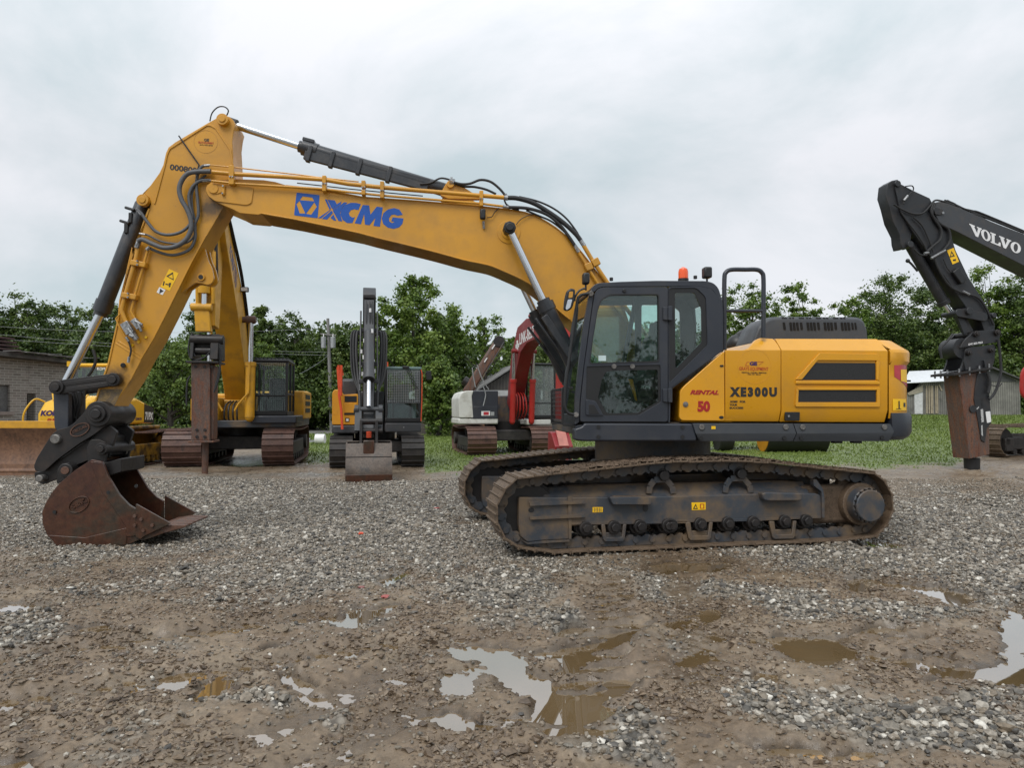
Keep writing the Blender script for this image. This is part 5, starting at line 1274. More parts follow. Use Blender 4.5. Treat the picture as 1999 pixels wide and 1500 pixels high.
# embossed louvre frames on the engine door
for pts in ([(945,905),(1120,712),(1545,720),(1562,770),(1525,766),(1105,764),(990,905)],[(948,914),(1545,914),(1562,930),(1560,942),(946,938)],[(952,964),(1562,964),(1545,982),(968,982)],[(942,1104),(962,1072),(1540,1072),(1562,1094),(1555,1106)],[(952,966),(966,980),(962,1075),(942,1100)],[(1535,768),(1560,768),(1552,914),(1535,910)],[(1538,980),(1560,966),(1560,1096),(1538,1074)]):
    MB().prism(rnd(P5(pts),.012),YN-.022,YN+.005).build('louvre_frame',M['hood_yellow'],p3,.016,seg=3)
for pts in ([(985,908),(1090,782),(1532,784),(1532,908)],[(966,980),(1535,980),(1535,1070),(966,1070)]):
    MB().prism(rnd(P5(pts),.012),YN-.006,YN+.005).build('grille',M['grille'],p3)
m = MB().prism(rnd(P5([(873,1143),(981,1143),(978,1207),(873,1207)]),.01),YN-.006,YN+.03).build('door_handle',M['black'],p3,.006)
c = P5([(897,1174)])[0]; MB().prism(circ(c,.014,12),YN-.016,YN-.004).build('door_lock',M['zinc'],p3)
# core of the house, right-hand tanks, main frame
core = MB(); x0,x1 = P5([(440,0)])[0][0], P5([(1612,0)])[0][0]
core.prism(rnd([(x0,zb),(x0,P5([(0,720)])[0][1]),(P5([(600,0)])[0][0],P5([(0,705)])[0][1]),(P5([(735,0)])[0][0],zt-.02),(x1,zt-.02),(x1,zb)],.05),YN+.18,1.32)
core.prism([(P5([(110,0)])[0][0],zb),(P5([(110,0)])[0][0],P5([(0,980)])[0][1]),(P5([(420,0)])[0][0],P5([(0,720)])[0][1]),(x0+.1,P5([(0,720)])[0][1]),(x0+.1,zb)],YN+.045,-.45)
core.prism([(PX(420,0)[0],zb),(PX(420,0)[0],zb+.75),(x0,zb+.95),(x0,zb)],.62,1.40)
core.build('machine_house',M['hood_yellow'],hero,.03)
m = MB(); z_top = zb; z_bot = P5([(0,1340)])[0][1]; xf = PX(240,0)[0]
m.box((xf+.1,-1.34,z_bot+.03),(x1,1.36,z_top)); m.box((xf+.35,-.38,z_bot+.03),(xf+1.6,.38,z_top+.35))
m.cyl((0,0,.92),(0,0,z_bot+.05),.78,n=40); m.build('main_frame',M['frame_grey'],hero,.02)
# side sills
def sill(pts,cut=None):
    zz = P5([(1000,1300)])[0][1]
    return panel(rnd(P5(pts),.012),lambda z: YN-.02 if z>zz else YN-.02+.10*(zz-z)/.24,(zz,),.14,'side_sill',M['cover_grey'],hero,.01)
s1 = panel(rnd(P4([(232,1350),(230,1265),(285,1248),(302,1224),(1095,1228),(1118,1300),(1128,1358),(290,1358)]),.03),lambda z: YN-.005,(),.2,'side_sill',M['grey_paint'],hero,.02)
s2 = sill([(192,1226),(925,1228),(950,1300),(935,1358),(250,1358),(215,1300)]); s3 = sill([(930,1228),(1636,1230),(1662,1285),(1640,1358),(940,1358),(955,1300)])
m = MB()
for X in (257,870,993,1590):
    c = P5([(X,1253)])[0]; m.cyl((c[0],YN-.035,c[1]),(c[0],YN-.01,c[1]),.034,.026,n=16)
m.build('bolt_recess',M['dull_steel'],s2,.004)
m = MB()
for (v,X,Y) in ((5,120,1255),(5,120,1325),(4,405,1252),(4,405,1325),(5,255,1332),(5,865,1332),(5,990,1332),(5,1580,1328)):
    c = H.L(*zp(v,X,Y),YN); m.cyl((c[0],YN-.012,c[1]),(c[0],YN+.06,c[1]),.024,n=12)
m.build('bolt',M['black'],s2)
lb = MB().prism(P5([(328,1246),(358,1246),(358,1268),(328,1268)]),YN-.024,YN-.02).build('warning_label',M['decal_yellow'],s2)
m = MB()
for X in (1330,1475): c = P5([(X,1360)])[0]; m.box((c[0]-.05,-1.3,c[1]-.03),(c[0]+.05,-1.2,c[1]+.05))
m.build('mounting_foot',M['black'],hero)
# counterweight: plan outline with round corners, swept up through the heights
xs = P5([(1629,0)])[0][0]
def cw_ring(xr, z, y0, rc=.42, n=9, xs=xs):
    y1 = -y0; pts = [(xs,y0)]
    pts += [(xr-rc+rc*math.cos(R(a)), y0+rc+rc*math.sin(R(a))) for a in np.linspace(-90,0,n)]
    pts += [(xr-rc+rc*math.cos(R(a)), y1-rc+rc*math.sin(R(a))) for a in np.linspace(0,90,n)]
    pts += [(xs,y1)]
    return [(x,y,z) for x,y in pts]
def P5x(X,Y): return tr(H,5,-1.16,[(X,Y)])[0]
lv = [(1700,600,YN+.17),(1764,680,YN+.015),(1768,700,YN),(1767,765,YN),(1750,792,YN+.012),(1750,900,YN+.012),(1752,1140,YN+.012),(1752,1190,YN+.03)]
m = MB().loft([cw_ring(P5x(X,Y)[0],P5([(1000,Y)])[0][1],y,xs=P5([(1609 if k==0 else (1624 if k==1 else 1629),0)])[0][0]) for k,(X,Y,y) in enumerate(lv)]); cw = m.build('counterweight',M['hood_yellow'],hero,.012,ang=25)
lv2 = [(1768,1150,YN-.005),(1779,1180,YN-.01),(1779,1290,YN-.01),(1765,1325,YN+.0),(1735,1352,YN+.04)]
MB().loft([cw_ring(P5x(X,Y)[0],P5([(1000,Y)])[0][1],y) for X,Y,y in lv2]).build('counterweight_skirt',M['grey_paint'],cw,.012,ang=25)
def cw_patch(a0,a1,pts,mat,name,off=.004):
    """label bent round the corner: pts = list of (Ytop, Ybottom) in view 5 for evenly spaced angles"""
    m = MB(); r1=[]; r2=[]
    xr = P5x(1750,900)[0]; rc=.42; n=len(pts)
    for k,(Ya,Yb) in enumerate(pts):
        a = R(a0+(a1-a0)*k/(n-1)); x = xr-rc+(rc+off)*math.cos(a); y = YN+.012+rc+(rc+off)*math.sin(a)
        r1.append((x,y,P5([(1700,Ya)])[0][1])); r2.append((x,y,P5([(1700,Yb)])[0][1]))
    m.loft([r1,r2],cap=False,closed=False); return m.build(name,M[mat],cw)
cw_patch(-80,-30,[(800,885),(797,910),(794,935),(792,955),(792,965)],'reflector','reflective_label')
cw_patch(-66,-42,[(830,915),(828,920),(826,925)],'decal_yellow','reflective_band',.007)
lbw = cw_patch(-84,-48,[(1047,1131)]*4,'decal_yellow','warning_label')
cw_patch(-78,-66,[(1118,1122)]*3,'decal_black','pictogram',.007)
cw_patch(-73,-70,[(1062,1120)]*2,'decal_black','pictogram',.007)
cw_patch(-60,-53,[(1075,1105)]*2,'decal_black','pictogram',.007)
# engine cover with louvres on the roof
def P5y(pts,y): return tr(H,5,y,pts)
ycv = -.55
prof = rnd(P5y([(600,660),(655,515),(690,480),(735,452),(800,446),(1380,448),(1420,470),(1445,530),(1455,660)],ycv),.06)
m = MB(); rings=[]
for y,s in ((ycv-.10,.90),(ycv-.07,.97),(ycv,1.0),(-.12,1.0),(-.05,.9)):
    zb0 = min(p[1] for p in prof); xm = sum(p[0] for p in prof)/len(prof)
    rings.append([(xm+(p[0]-xm)*(.85+.15*s),y,zb0+(p[1]-zb0)*s) for p in prof])
m.loft(rings); ec = m.build('engine_cover',M['cover_grey'],hero,.02,ang=50)
m = MB()
def louv(X0,X1,Y0,Y1,dy): 
    q = P5y([(X0,Y0),(X1,Y0),(X1+ (Y1-Y0)*.12,Y1),(X0+(Y1-Y0)*.12,Y1)],ycv-.08); m.prism(q,ycv-.155+dy,ycv-.02)
for g in range(4):
    X = 850+g*125
    for k,(w,Y1) in enumerate(((22,540),(0,0),(30,545),(30,545),(26,545))):
        if w: louv(X+k*24,X+k*24+15,488,Y1,.045)
    louv(X-4,X+14,452,472,.06); louv(X+14,X+32,452,472,.06); louv(X+48,X+62,452,472,.06); louv(X+70,X+84,452,472,.06)
louv(1350,1362,490,540,.045); louv(1374,1384,490,540,.045)
m.build('louvre',M['slot_black'],ec)
m = MB(); 
for X,Y,r in ((520,650,.16),(575,620,.17)): p = hp(5,X,Y,.9); m.ball(p,r,14,(1,1,1.0)); m.cyl(p+Vector((0,0,-.5)),p,r*.8)
m.build('air_cleaner',M['black'],hero,ang=60)
# handrail behind the cab
yr = -1.38
MB().tube(spline(tr3(H,5,yr,[(428,690),(428,400),(428,170),(440,120),(480,100),(580,99),(665,100),(702,122),(714,170),(714,400),(714,600)]),4),.027,12).build('handrail',M['grey_paint'],hero)
MB().cyl(hp(5,430,402,yr),hp(5,714,402,yr),.02,n=12).build('handrail_bar',M['grey_paint'],hero)
# aerial and rear lamp arm on the counterweight
MB().tube(tr3(H,5,-.9,[(1748,905),(1748,1000)]),.012,6).tube(tr3(H,5,-.9,[(1745,915),(1790,915)]),.012,6).build('rear_camera_arm',M['black'],hero)

# --- undercarriage
def T6(pts,y): return tr(T,6,y,pts)
def T7(pts,y): return tr(T,7,y,pts)
YO, YI = -1.60, -1.00
loop = T6([(560,392),(515,422),(470,468),(425,525),(395,580),(372,650),(368,720),(378,800),(405,870),(450,940),(500,1000)],YO)
lo2 = [(p[0],max(p[1],.075)) for p in T7([(1640,930),(1740,870),(1800,800),(1845,720),(1866,640),(1860,540),(1825,450),(1770,385),(1700,340)],YO)]
topl = T7([(1200,290),(1000,265),(800,246),(500,236),(250,240),(0,246)],YO) + T6([(1700,268),(1400,298),(1000,343),(750,370)],YO)
zmin = .045
path = loop + [(loop[-1][0]+.22, zmin+.05),(loop[-1][0]+.45, zmin)] + [(x, zmin) for x in np.linspace(loop[-1][0]+.8, lo2[0][0]-.35, 12)] + [(lo2[0][0]-.1,zmin+.02)] + lo2 + topl
pth = spline([Vector((p[0],p[1])) for p in path], 8, True)
seg = [0.0]
for i in range(len(pth)): seg.append(seg[-1]+(pth[(i+1)%len(pth)]-pth[i]).length)
Ltot = seg[-1]; NS = int(round(Ltot/.203))
def at(s):
    s %= Ltot; i = int(np.searchsorted(seg, s, side='right')-1); i = min(i,len(pth)-1)
    t = (s-seg[i])/max(seg[i+1]-seg[i],1e-9); return pth[i].lerp(pth[(i+1)%len(pth)],t)
def belt(y0,y1,ch):
    """shoes with three bars each, and the chain inside them"""
    m = MB(); c = MB(); pit = Ltot/NS
    for k in range(NS):
        a, b = at(k*pit), at((k+1)*pit); d = (b-a).normalized(); nrm = Vector((-d.y,d.x))   # inward (loop runs counter-clockwise seen from the near side)
        if (Vector((0.0,.55))-a).dot(nrm) < 0: nrm = -nrm
        def q(u,h,y): v = a+d*(pit*u)+nrm*h; return (v.x,y,v.y)
        sec = [(.03,.034),(.03,.012),(.05,-.004),(.10,-.004),(.12,.012),(.44,.014),(.47,-.006),(.53,-.006),(.56,.014),(.90,.012),(.92,-.004),(.985,-.006),(1.01,.016),(1.01,.034)]
        jt = random.uniform(-.004,.004)
        m.loft([[q(u,h+jt,y0) for u,h in sec],[q(u,h+jt,y1) for u,h in sec]])
        for cy in ch:
            lk = [(.02,.036),(.98,.036),(1.0,.09),(.86,.155),(.62,.16),(.38,.13),(.14,.155),(.0,.11)]
            c.loft([[q(u,h,cy-.028) for u,h in lk],[q(u,h,cy+.028) for u,h in lk]])
        p1_,p2_ = q(0,.10,ch[0]-.045),q(0,.10,ch[1]+.045); c.cyl(p1_,p2_,.036,n=10)
    return m, c
for side,(y0,y1) in enumerate(((YO,YI),(-YI,-YO))):
    ch = (y0+.19,y0+.41)
    m,c = belt(y0,y1,ch); tk = m.xf(DT).build('track',M['track_mud'],hero,.003,seg=1); c.xf(DT).build('track_chain',M['frame_grey'],tk)
    ym = (y0+y1)/2; dy = y0-YO
    ic = T6([(640,690)],YO+.2)[0]; ic = (ic[0]+.02,.485)
    sp_ = T7([(1550,595)],YO+.2)[0]; sp_ = (sp_[0],.485)
    m = MB()
    for yy0,yy1,r in ((ym-.09,ym+.09,.335),(ym-.045,ym+.045,.37),(ym-.13,ym+.13,.10)): m.cyl((ic[0],yy0,ic[1]),(ic[0],yy1,ic[1]),r,n=40)
    m.xf(DT).build('idler',M['steel'],hero,.012)
    m = MB(); teeth=[]
    for k in range(44):
        a = 2*math.pi*k/44; r = .355 if k%2 else .315; teeth.append((sp_[0]+r*math.cos(a),sp_[1]+r*math.sin(a)))
    m.prism(teeth,ym-.04,ym+.04); m.cyl((sp_[0],ym-.2,sp_[1]),(sp_[0],ym+.2,sp_[1]),.26,n=40)
    spr = m.xf(DT).build('sprocket',M['track_mud'],hero,.008)
    out = y0 if side==0 else y1; sg = -1 if side==0 else 1
    m = MB().cyl((sp_[0],ym,sp_[1]),(sp_[0],ym+sg*.33,sp_[1]),.215,n=40); m.cyl((sp_[0],ym+sg*.33,sp_[1]),(sp_[0],ym+sg*.36,sp_[1]),.195,n=40)
    hub = m.xf(DT).build('final_drive',M['frame_grey'],spr,.014)
    m = MB()
    for k in range(20):
        a = 2*math.pi*k/20; x,z = sp_[0]+.20*math.cos(a),sp_[1]+.20*math.sin(a); m.cyl((x,ym+sg*.32,z),(x,ym+sg*.352,z),.014,n=6)
    m.xf(DT).build('bolt',M['steel'],spr)
    # side frame
    YF = YO+.13
    poly = rnd(T6([(578,572),(1000,572)],YF)+T7([(0,540),(700,520),(1215,515),(1255,530),(1270,590),(1270,715),(700,740),(0,752)],YF)+T6([(1600,795),(1020,803),(1005,930),(800,938),(650,955),(590,905),(575,800)],YF),.02)
    fr_ = MB(); fr_.prism(poly,YF+dy,YF+dy+.10 if side==0 else YF+dy+.34)
    ztop = T7([(600,520)],YF)[0][1]; zlow = T7([(600,740)],YF)[0][1]; xa = T6([(800,600)],YF)[0][0]; xb = T7([(1180,600)],YF)[0][0]
    fr_.prism([(YF+dy+.02,ztop-.02),(YF+dy+.16,ztop+.12),(YF+dy+.34,ztop+.12),(YF+dy+.45,ztop-.05),(YF+dy+.45,zlow),(YF+dy+.02,zlow)],xa,xb,'x')
    MB().box((xb-.1,ym-.10,.24),(sp_[0]+.1,ym+.10,.72)).xf(DT).build('sprocket_gap_filler',M['mud'],hero,.05); fr_.box((xa-.2,YI+dy-.10,.30),(sp_[0]-.15,YI+dy-.04,.86))  # mud-brown box and inner plate added so no light shows through the gap
    frame = fr_.xf(DT).build('track_frame',M['frame_grey'],hero,.012)
    m = MB(); m.prism([(YF+dy+.06,ztop+.02),(YF+dy+.17,ztop+.128),(YF+dy+.36,ztop+.13),(YF+dy+.36,ztop+.1)],xa+.3,xb-.2,'x'); m.xf(DT).build('mud_layer',M['mud'],frame)
    if side==0:
        m = MB(); m.prism(rnd(T6([(660,605),(1130,598),(1135,622),(665,642)],YF),.01),YF-.035,YF); m.prism(rnd(T6([(665,735),(1130,712),(1132,738),(668,758)],YF),.01),YF-.035,YF)
        m.prism(T6([(990,560),(1025,560),(1020,925),(1000,925)],YF),YF-.015,YF)
        m.prism(rnd(T7([(1190,400),(1215,400),(1270,480),(1282,560),(1282,712),(1262,712),(1258,500),(1195,450)],YF),.01),YF-.02,YF+.05)
        m.prism(rnd(T6([(600,935),(650,955),(800,938),(1005,930),(1005,945),(800,958),(650,968)],YF),.01),YF-.02,YF+.1)
        m.prism(T6([(1020,785),(2000,772),(2000,790),(1020,803)],YF)+[],YF-.012,YF); m.prism(T7([(0,735),(700,722),(1255,700),(1255,715),(700,740),(0,752)],YF),YF-.012,YF)
        m.xf(DT).build('frame_rib',M['frame_grey'],frame,.006)
        for pts,v in (([(1325,560),(1670,560),(1675,612),(1665,625),(1350,625)],6),([(748,510),(770,500),(1068,506),(1068,568),(790,570),(760,560)],7)):
            MB().prism(rnd(tr(T,v,YF,pts),.02),YF-.10,YF+.02).xf(DT).build('step',M['frame_grey'],frame,.012)
        MB().prism(rnd(T6([(1380,560),(1640,560),(1640,572),(1380,572)],YF-.05),.004),YF-.09,YF-.01).xf(DT).build('mud_layer',M['mud'],frame)
        m = MB(); c = T6([(682,680)],YF)[0]; m.prism(circ(c,.034,20,ry=.026),YF-.004,YF); c = T6([(1650,660)],YF)[0]; m.prism(circ(c,.034,20,ry=.048),YF-.004,YF); m.xf(DT).build('frame_hole',M['black'],frame)
        l1 = MB().prism(T6([(1203,655),(1290,655),(1288,698),(1203,700)],YF),YF-.004,YF).xf(DT).build('warning_label',M['decal_yellow'],frame)
        m = MB()
        for X in (1213,1228,1242,1256,1270): m.prism(T6([(X,660),(X+6,660),(X+6,695),(X,696)],YF),YF-.006,YF-.003)
        m.xf(DT).build('pictogram',M['track_mud'],l1)
        l2 = MB().prism(T7([(208,590),(322,588),(322,648),(210,652)],YF),YF-.004,YF).xf(DT).build('warning_label',M['decal_yellow'],frame)
        t1,t2 = T7([(240,600),(258,642),(218,642)],YF),T7([(240,612),(250,636),(228,636)],YF)
        o_ = holed(t1,[t2],YF-.007,YF-.003,'pictogram',M['decal_black'],l2); o_.data.transform(DT)
        o_ = holed(T7([(275,600),(310,600),(310,640),(275,640)],YF),[T7([(282,606),(303,606),(303,634),(282,634)],YF)],YF-.006,YF-.003,'pictogram',M['decal_orange'],l2); o_.data.transform(DT)
    # lower rollers, guards, carrier rollers
    rxs = [T6([(X,Y)],YF)[0] for X,Y in ((1140,830),(1380,830),(1600,830),(1835,830))]+[T7([(X,Y)],YF)[0] for X,Y in ((35,790),(270,782),(495,780),(700,780),(955,772),(1130,762))]
    for c in rxs:
        m = MB(); z = .305
        m.cyl((c[0],ym-.22,z),(c[0],ym+.22,z),.078,n=24); m.cyl((c[0],ym-.13,z),(c[0],ym-.075,z),.105,n=24); m.cyl((c[0],ym+.075,z),(c[0],ym+.13,z),.105,n=24); m.cyl((c[0],ym-.25,z),(c[0],ym+.25,z),.05,n=6)
        m.xf(DT).build('track_roller',M['steel'],frame,.006)
    for v,X,Y in ((6,1375,870),(7,265,820),(7,945,810)):
        a = tr(T,v,YF,[(X-100 if v==6 else X-110,Y-70),(X-70,Y-70),(X-55,Y+40),(X+70,Y+36),(X+85,Y-72),(X+112,Y-72),(X+98,Y+55),(X+80,Y+75),(X-70,Y+78),(X-88,Y+55)])
        m = MB().prism(a,YF+dy-.02,YF+dy+.02); m.prism(tr(T,v,YF,[(X-62,Y+0),(X+78,Y-4),(X+70,Y+68),(X-62,Y+70)]),YF+dy-.005,YF+dy+.02)
        m.xf(DT).build('roller_guard',M['frame_grey'],frame,.008)
    for v,X,Y,X0,X1,Yt,Yb in ((6,1765,378,1680,1885,420,540),(7,560,348,480,688,392,512)):
        c = tr(T,v,YF+.15,[(X,Y)])[0]
        m = MB().cyl((c[0],ym-.14,c[1]),(c[0],ym+.14,c[1]),.085,n=24); m.cyl((c[0],ym-.2,c[1]),(c[0],ym+.2,c[1]),.06,n=16); m.xf(DT).build('carrier_roller',M['steel'],frame,.008)
        pts = tr3(T,v,YF+.04,[(X0,Yb),(X0+8,Yt+60),(X0+45,Yt+4),(X1-60,Yt),(X1-8,Yt+60),(X1,Yb)]); pts=[p+Vector((0,dy,0)) for p in pts]
        m = MB()
        for i in range(5): m.bar(pts[i],pts[i+1],.07,.025,(0,1,0))
        m.xf(DT).build('roller_bracket',M['frame_grey'],frame,.004)
# car body between the tracks, and mud lying on the near track
m = MB(); m.box((-.75,-1.1,.42),(.75,1.1,.86)); m.box((-1.05,-.95,.5),(1.05,-.7,.8)); m.box((-1.05,.7,.5),(1.05,.95,.8)); m.cyl((0,0,.8),(0,0,.95),.85,n=40)
m.xf(DT).build('car_body',M['frame_grey'],hero,.02)
m = MB()
for k in range(2600):
    s = random.random(); i = random.choice([p for p in range(len(pth)) if pth[p].y>.95]) if k==0 else random.choice(_topi)
    if k==0: _topi=[p for p in range(len(pth)) if pth[p].y>.95]
    p = pth[i]; y = random.uniform(YO+.03,YI-.02); r = random.uniform(.008,.03)
    u = (p.x+.9)/2.2
    if not (-1.5 < p.x < 1.0) and random.random()<.85: continue
    o = len(m.v)
    vs = [(p.x+random.gauss(0,.02)+r*random.uniform(.6,1.4)*a,y+r*random.uniform(.6,1.4)*b,p.y+.0+r*random.uniform(.5,1)*c) for a,b,c in ((1,0,0),(0,1,0),(-1,0,0),(0,-1,0),(0,0,1),(0,0,-1))]
    m.add(vs,[(0,1,4),(1,2,4),(2,3,4),(3,0,4),(1,0,5),(2,1,5),(3,2,5),(0,3,5)])
m.xf(DT).build('mud_clods',M['mud'],hero,ang=20)
tops = sorted([p for p in pth if p.y > .86 and -1.7 < p.x < 1.15], key=lambda p: p.x); rows = []
for i,p in enumerate(tops):
    e_ = min(1,(p.x+1.7)/.5,(1.15-p.x)/.35); row = []
    for k in range(15):
        y = YO+.015+(YI-YO-.05)*k/14; h = e_*(.030*mnoise.noise((p.x*6,y*9,0))+.022*mnoise.noise((p.x*19,y*23,3))+.012)-.010
        row.append((p.x,y,p.y+h))
    rows.append(row)
MB().loft(rows,cap=False,closed=False).xf(DT).build('mud_crust',M['mud'],hero,ang=80)
# ------------------------------------------------------------------ the other machines in the yard
def crawler(par, Mx, Lg, h, w, mat, side_mat, nsh=38, name='track'):
    """one crawler track: Mx turns (along, across, up) into the machine's own space"""
    r = h/2-.03; a = Lg/2-r; P = []
    for k in range(9): t = R(-90+22.5*k); P.append(Vector((a+r*math.cos(t), r+r*math.sin(t)+.03)))
    for k in range(1,7): P.append(Vector((a-2*a*k/7, 2*r+.03-.05*math.sin(math.pi*k/7))))
    for k in range(9): t = R(90+22.5*k); P.append(Vector((-a+r*math.cos(t), r+r*math.sin(t)+.03)))
    for k in range(1,7): P.append(Vector((-a+2*a*k/7, .03)))
    sg = [0.0]
    for i in range(len(P)): sg.append(sg[-1]+(P[(i+1)%len(P)]-P[i]).length)
    def at(s):
        s %= sg[-1]; i = min(int(np.searchsorted(sg,s,side='right')-1),len(P)-1); return P[i].lerp(P[(i+1)%len(P)],(s-sg[i])/max(sg[i+1]-sg[i],1e-9))
    pit = sg[-1]/nsh; m = MB()
    for k in range(nsh):
        p,q = at(k*pit),at((k+1)*pit); d = (q-p).normalized(); n = Vector((-d.y,d.x))
        def g(u,hh,yy): v = p+d*(pit*u)+n*hh; return (v.x,yy,v.y)
        sec = [(.02,.03),(.02,.01),(.06,-.03),(.16,-.03),(.2,.008),(.97,.004),(.97,.03)]
        m.loft([[g(u,hh,-w/2) for u,hh in sec],[g(u,hh,w/2) for u,hh in sec]])
    t = m.xf(Mx).build(name, M[mat], par)
    m = MB(); m.cyl((a,-.16,r+.03),(a,.16,r+.03),r-.08,n=24); m.cyl((a,-w*.4,r+.03),(a,w*.4,r+.03),.12,n=14); m.xf(Mx).build('idler', M[side_mat], t, .01)
    m = MB(); m.cyl((-a,-.06,r+.03),(-a,.06,r+.03),r-.06,n=20); m.cyl((-a,-w*.46,r+.03),(-a,w*.46,r+.03),.24,n=20); m.xf(Mx).build('sprocket', M[side_mat], t, .01)
    m = MB(); m.box((-a+.1,-w*.36,.28),(a-.05,w*.36,h*.62)); m.box((a-.3,-w*.4,.22),(a+.12,w*.4,h*.6)); m.xf(Mx).build('track_frame', M[side_mat], t, .03)
    m = MB()
    for k in range(7): x = -a+.35+(2*a-.7)*k/6; m.cyl((x,-w*.38,.2),(x,w*.38,.2),.10,n=12)
    m.xf(Mx).build('track_roller', M[side_mat], t)
    return t
def facing(x, y=0, z=0, deg=0):
    """crawler whose travel axis is the machine's -y"""
    return Matrix.Translation((x,y,z)) @ Matrix.Rotation(R(-90+deg),4,'Z')
def bx(x0,x1,y0,y1,z0,z1): return MB().box((x0,y0,z0),(x1,y1,z1))
def sweep(pts, hs, xc, w):
    """box beam along a (y,z) path with heights hs; xc and w across"""
    P = [Vector(p) for p in pts]; rings = []
    for i,p in enumerate(P):
        d = (P[min(i+1,len(P)-1)]-P[max(i-1,0)]).normalized(); n = Vector((-d.y,d.x)); a,b = p+n*hs[i]/2, p-n*hs[i]/2
        rings.append([(xc-w/2,a.x,a.y),(xc+w/2,a.x,a.y),(xc+w/2,b.x,b.y),(xc-w/2,b.x,b.y)])
    return MB().loft(rings)
def lattice(x0,x1,z0,z1,y,nx_,nz_,r,m=None):
    m = m or MB()
    for k in range(nx_+1): x = x0+(x1-x0)*k/nx_; m.box((x-r,y-r,z0),(x+r,y+r,z1))
    for k in range(nz_+1): z = z0+(z1-z0)*k/nz_; m.box((x0,y-r*.9,z-r),(x1,y+r*.9,z+r))
    return m
def front_cab(par, x0,x1,yf,yb,z0,z1, mat, roof_mat=None, slope=.12, guard=True, gmat='black'):
    """cab seen from the front: posts, roof, glass on four sides, floor and seat"""
    p = .07; m = MB()
    for x in (x0,x1-p): m.prism([(yf-.0,z0),(yf+p,z0),(yf+slope+p,z1),(yf+slope,z1)],x,x+p,'x'); m.box((x,yb-p,z0),(x+p,yb,z1)); m.box((x,(yf+yb)/2,z0),(x+p,(yf+yb)/2+p,z1)); m.box((x+.005,yf,z0),(x+p-.005,yb,z0+.12)); m.box((x+.005,yf+.05,z0+.6),(x+p-.005,yb,z0+.66))
    m.box((x0,yf,z0),(x1,yf+p*.8,z0+.14)); m.box((x0,yb-p*.8,z0),(x1,yb,z0+.7)); m.box((x0,yf,z0),(x1,yb,z0+.06)); m.box((x0+.01,yf+.04,z0+.56),(x1-.01,yf+.04+p*.6,z0+.60))
    cb = m.build('cab', M[mat], par, .012)
    bx(x0-.01,x1+.01,yf+slope-.05,yb+.02,z1-.02,z1+.08).build('roof', M[roof_mat or mat], cb, .04)
    m = MB(); m.add([(x0+p,yf+.03,z0+.1),(x1-p,yf+.03,z0+.1),(x1-p,yf+slope+.03,z1),(x0+p,yf+slope+.03,z1)],[(0,1,2,3)]); m.build('windscreen', M['glass'], cb)
    for x in (x0+.03,x1-.03):
        m = MB(); m.add([(x,yf+.08,z0+.1),(x,yb-.05,z0+.1),(x,yb-.05,z1),(x,yf+slope+.05,z1)],[(0,1,2,3)]); m.build('side_window', M['glass'], cb)
    m = MB(); m.add([(x0+p,yb-.03,z0+.7),(x1-p,yb-.03,z0+.7),(x1-p,yb-.03,z1),(x0+p,yb-.03,z1)],[(0,1,2,3)]); m.build('rear_window', M['glass'], cb)
    xm = (x0+x1)/2; m = bx(xm-.25,xm+.25,yb-.75,yb-.25,z0+.06,z0+.5); m.box((xm-.24,yb-.35,z0+.5),(xm+.24,yb-.2,z0+1.15)); m.box((xm-.42,yb-.9,z0+.1),(xm-.28,yb-.3,z0+.62)); m.box((xm+.28,yb-.9,z0+.1),(xm+.42,yb-.3,z0+.62)); m.build('seat', M['seat'], cb, .03)
    if guard: lattice(x0+.06,x1-.06,z0+.58 if guard=='top' else z0+.1,z1-.03,yf-.01,14,20 if guard=='top' else 26,.004).build('front_guard', M[gmat], cb)
    return cb
def lug_cyl(name, par, a, b, c, rb, rr, mat):
    a,b,c = Vector(a),Vector(b),Vector(c); m = MB().cyl(a,b,rb,n=18); m.cyl(b-(b-a).normalized()*.12,b,rb*1.18,n=18); m.ball(a,rb*.95,10)
    o = m.build(name, M[mat], par, .006); MB().cyl(b,c,rr,n=14).build('piston_rod', M['chrome'], o); return o

# ===== yellow excavator with the hammer
K = Fr(-8.58,22.75,10.5)
kr = thing('hammer_excavator','yellow excavator facing the camera with a rusty rock breaker hanging from its boom','excavator',K)
yf = -2.45
l0,l1,r0,r1 = [K.L(X,880,yf)[0] for X in (314,392,510,572)]
for x0,x1 in ((l0,l1),(r0,r1)): crawler(kr, facing((x0+x1)/2), 4.9, 1.12, x1-x0, 'track_rust','track_dark',62)
bx(l1-.1,r0+.1,-1.1,1.1,.45,.85).build('car_body',M['track_dark'],kr,.03)
MB().cyl((0,0,.8),(0,0,1.2),.75,n=32).build('turntable',M['steel'],kr)
xa,xb = K.L(372,860,-2.0)[0], K.L(578,860,-2.0)[0]
bx(xa+.4,xb-.03,-2.0,2.3,1.12,1.34).build('main_frame',M['frame_grey'],kr,.03)
kc0,kc1 = K.L(493,820,-2.1)[0], K.L(561,820,-2.1)[0]
zc0,zc1 = K.L(520,812,-2.1)[1], K.L(520,706,-2.1)[1]
kc = front_cab(kr,kc0,kc1,-2.1,-.35,zc0,zc1,'black',guard='all')
MB().prism([(-2.15,zc0-.22),(-2.15,zc0+.0),(-.3,zc0+.0),(-.3,zc0-.22)],kc0-.05,xb+.02,'x').build('cab_skirt',M['grey_paint'],kr,.03)
m = lattice(kc0,kc1,0,1,0,1,1,.001) if False else MB()
for k in range(9): x = kc0+.05+(kc1-kc0-.1)*k/8; m.box((x-.02,-2.0,zc1+.08),(x+.02,-.5,zc1+.13))
m.build('roof_guard',M['black'],kc)
bx(xb-1.0,xb+.03,-.25,2.35,1.34,2.25).build('engine_door',M['komatsu_yellow'],kr,.05)
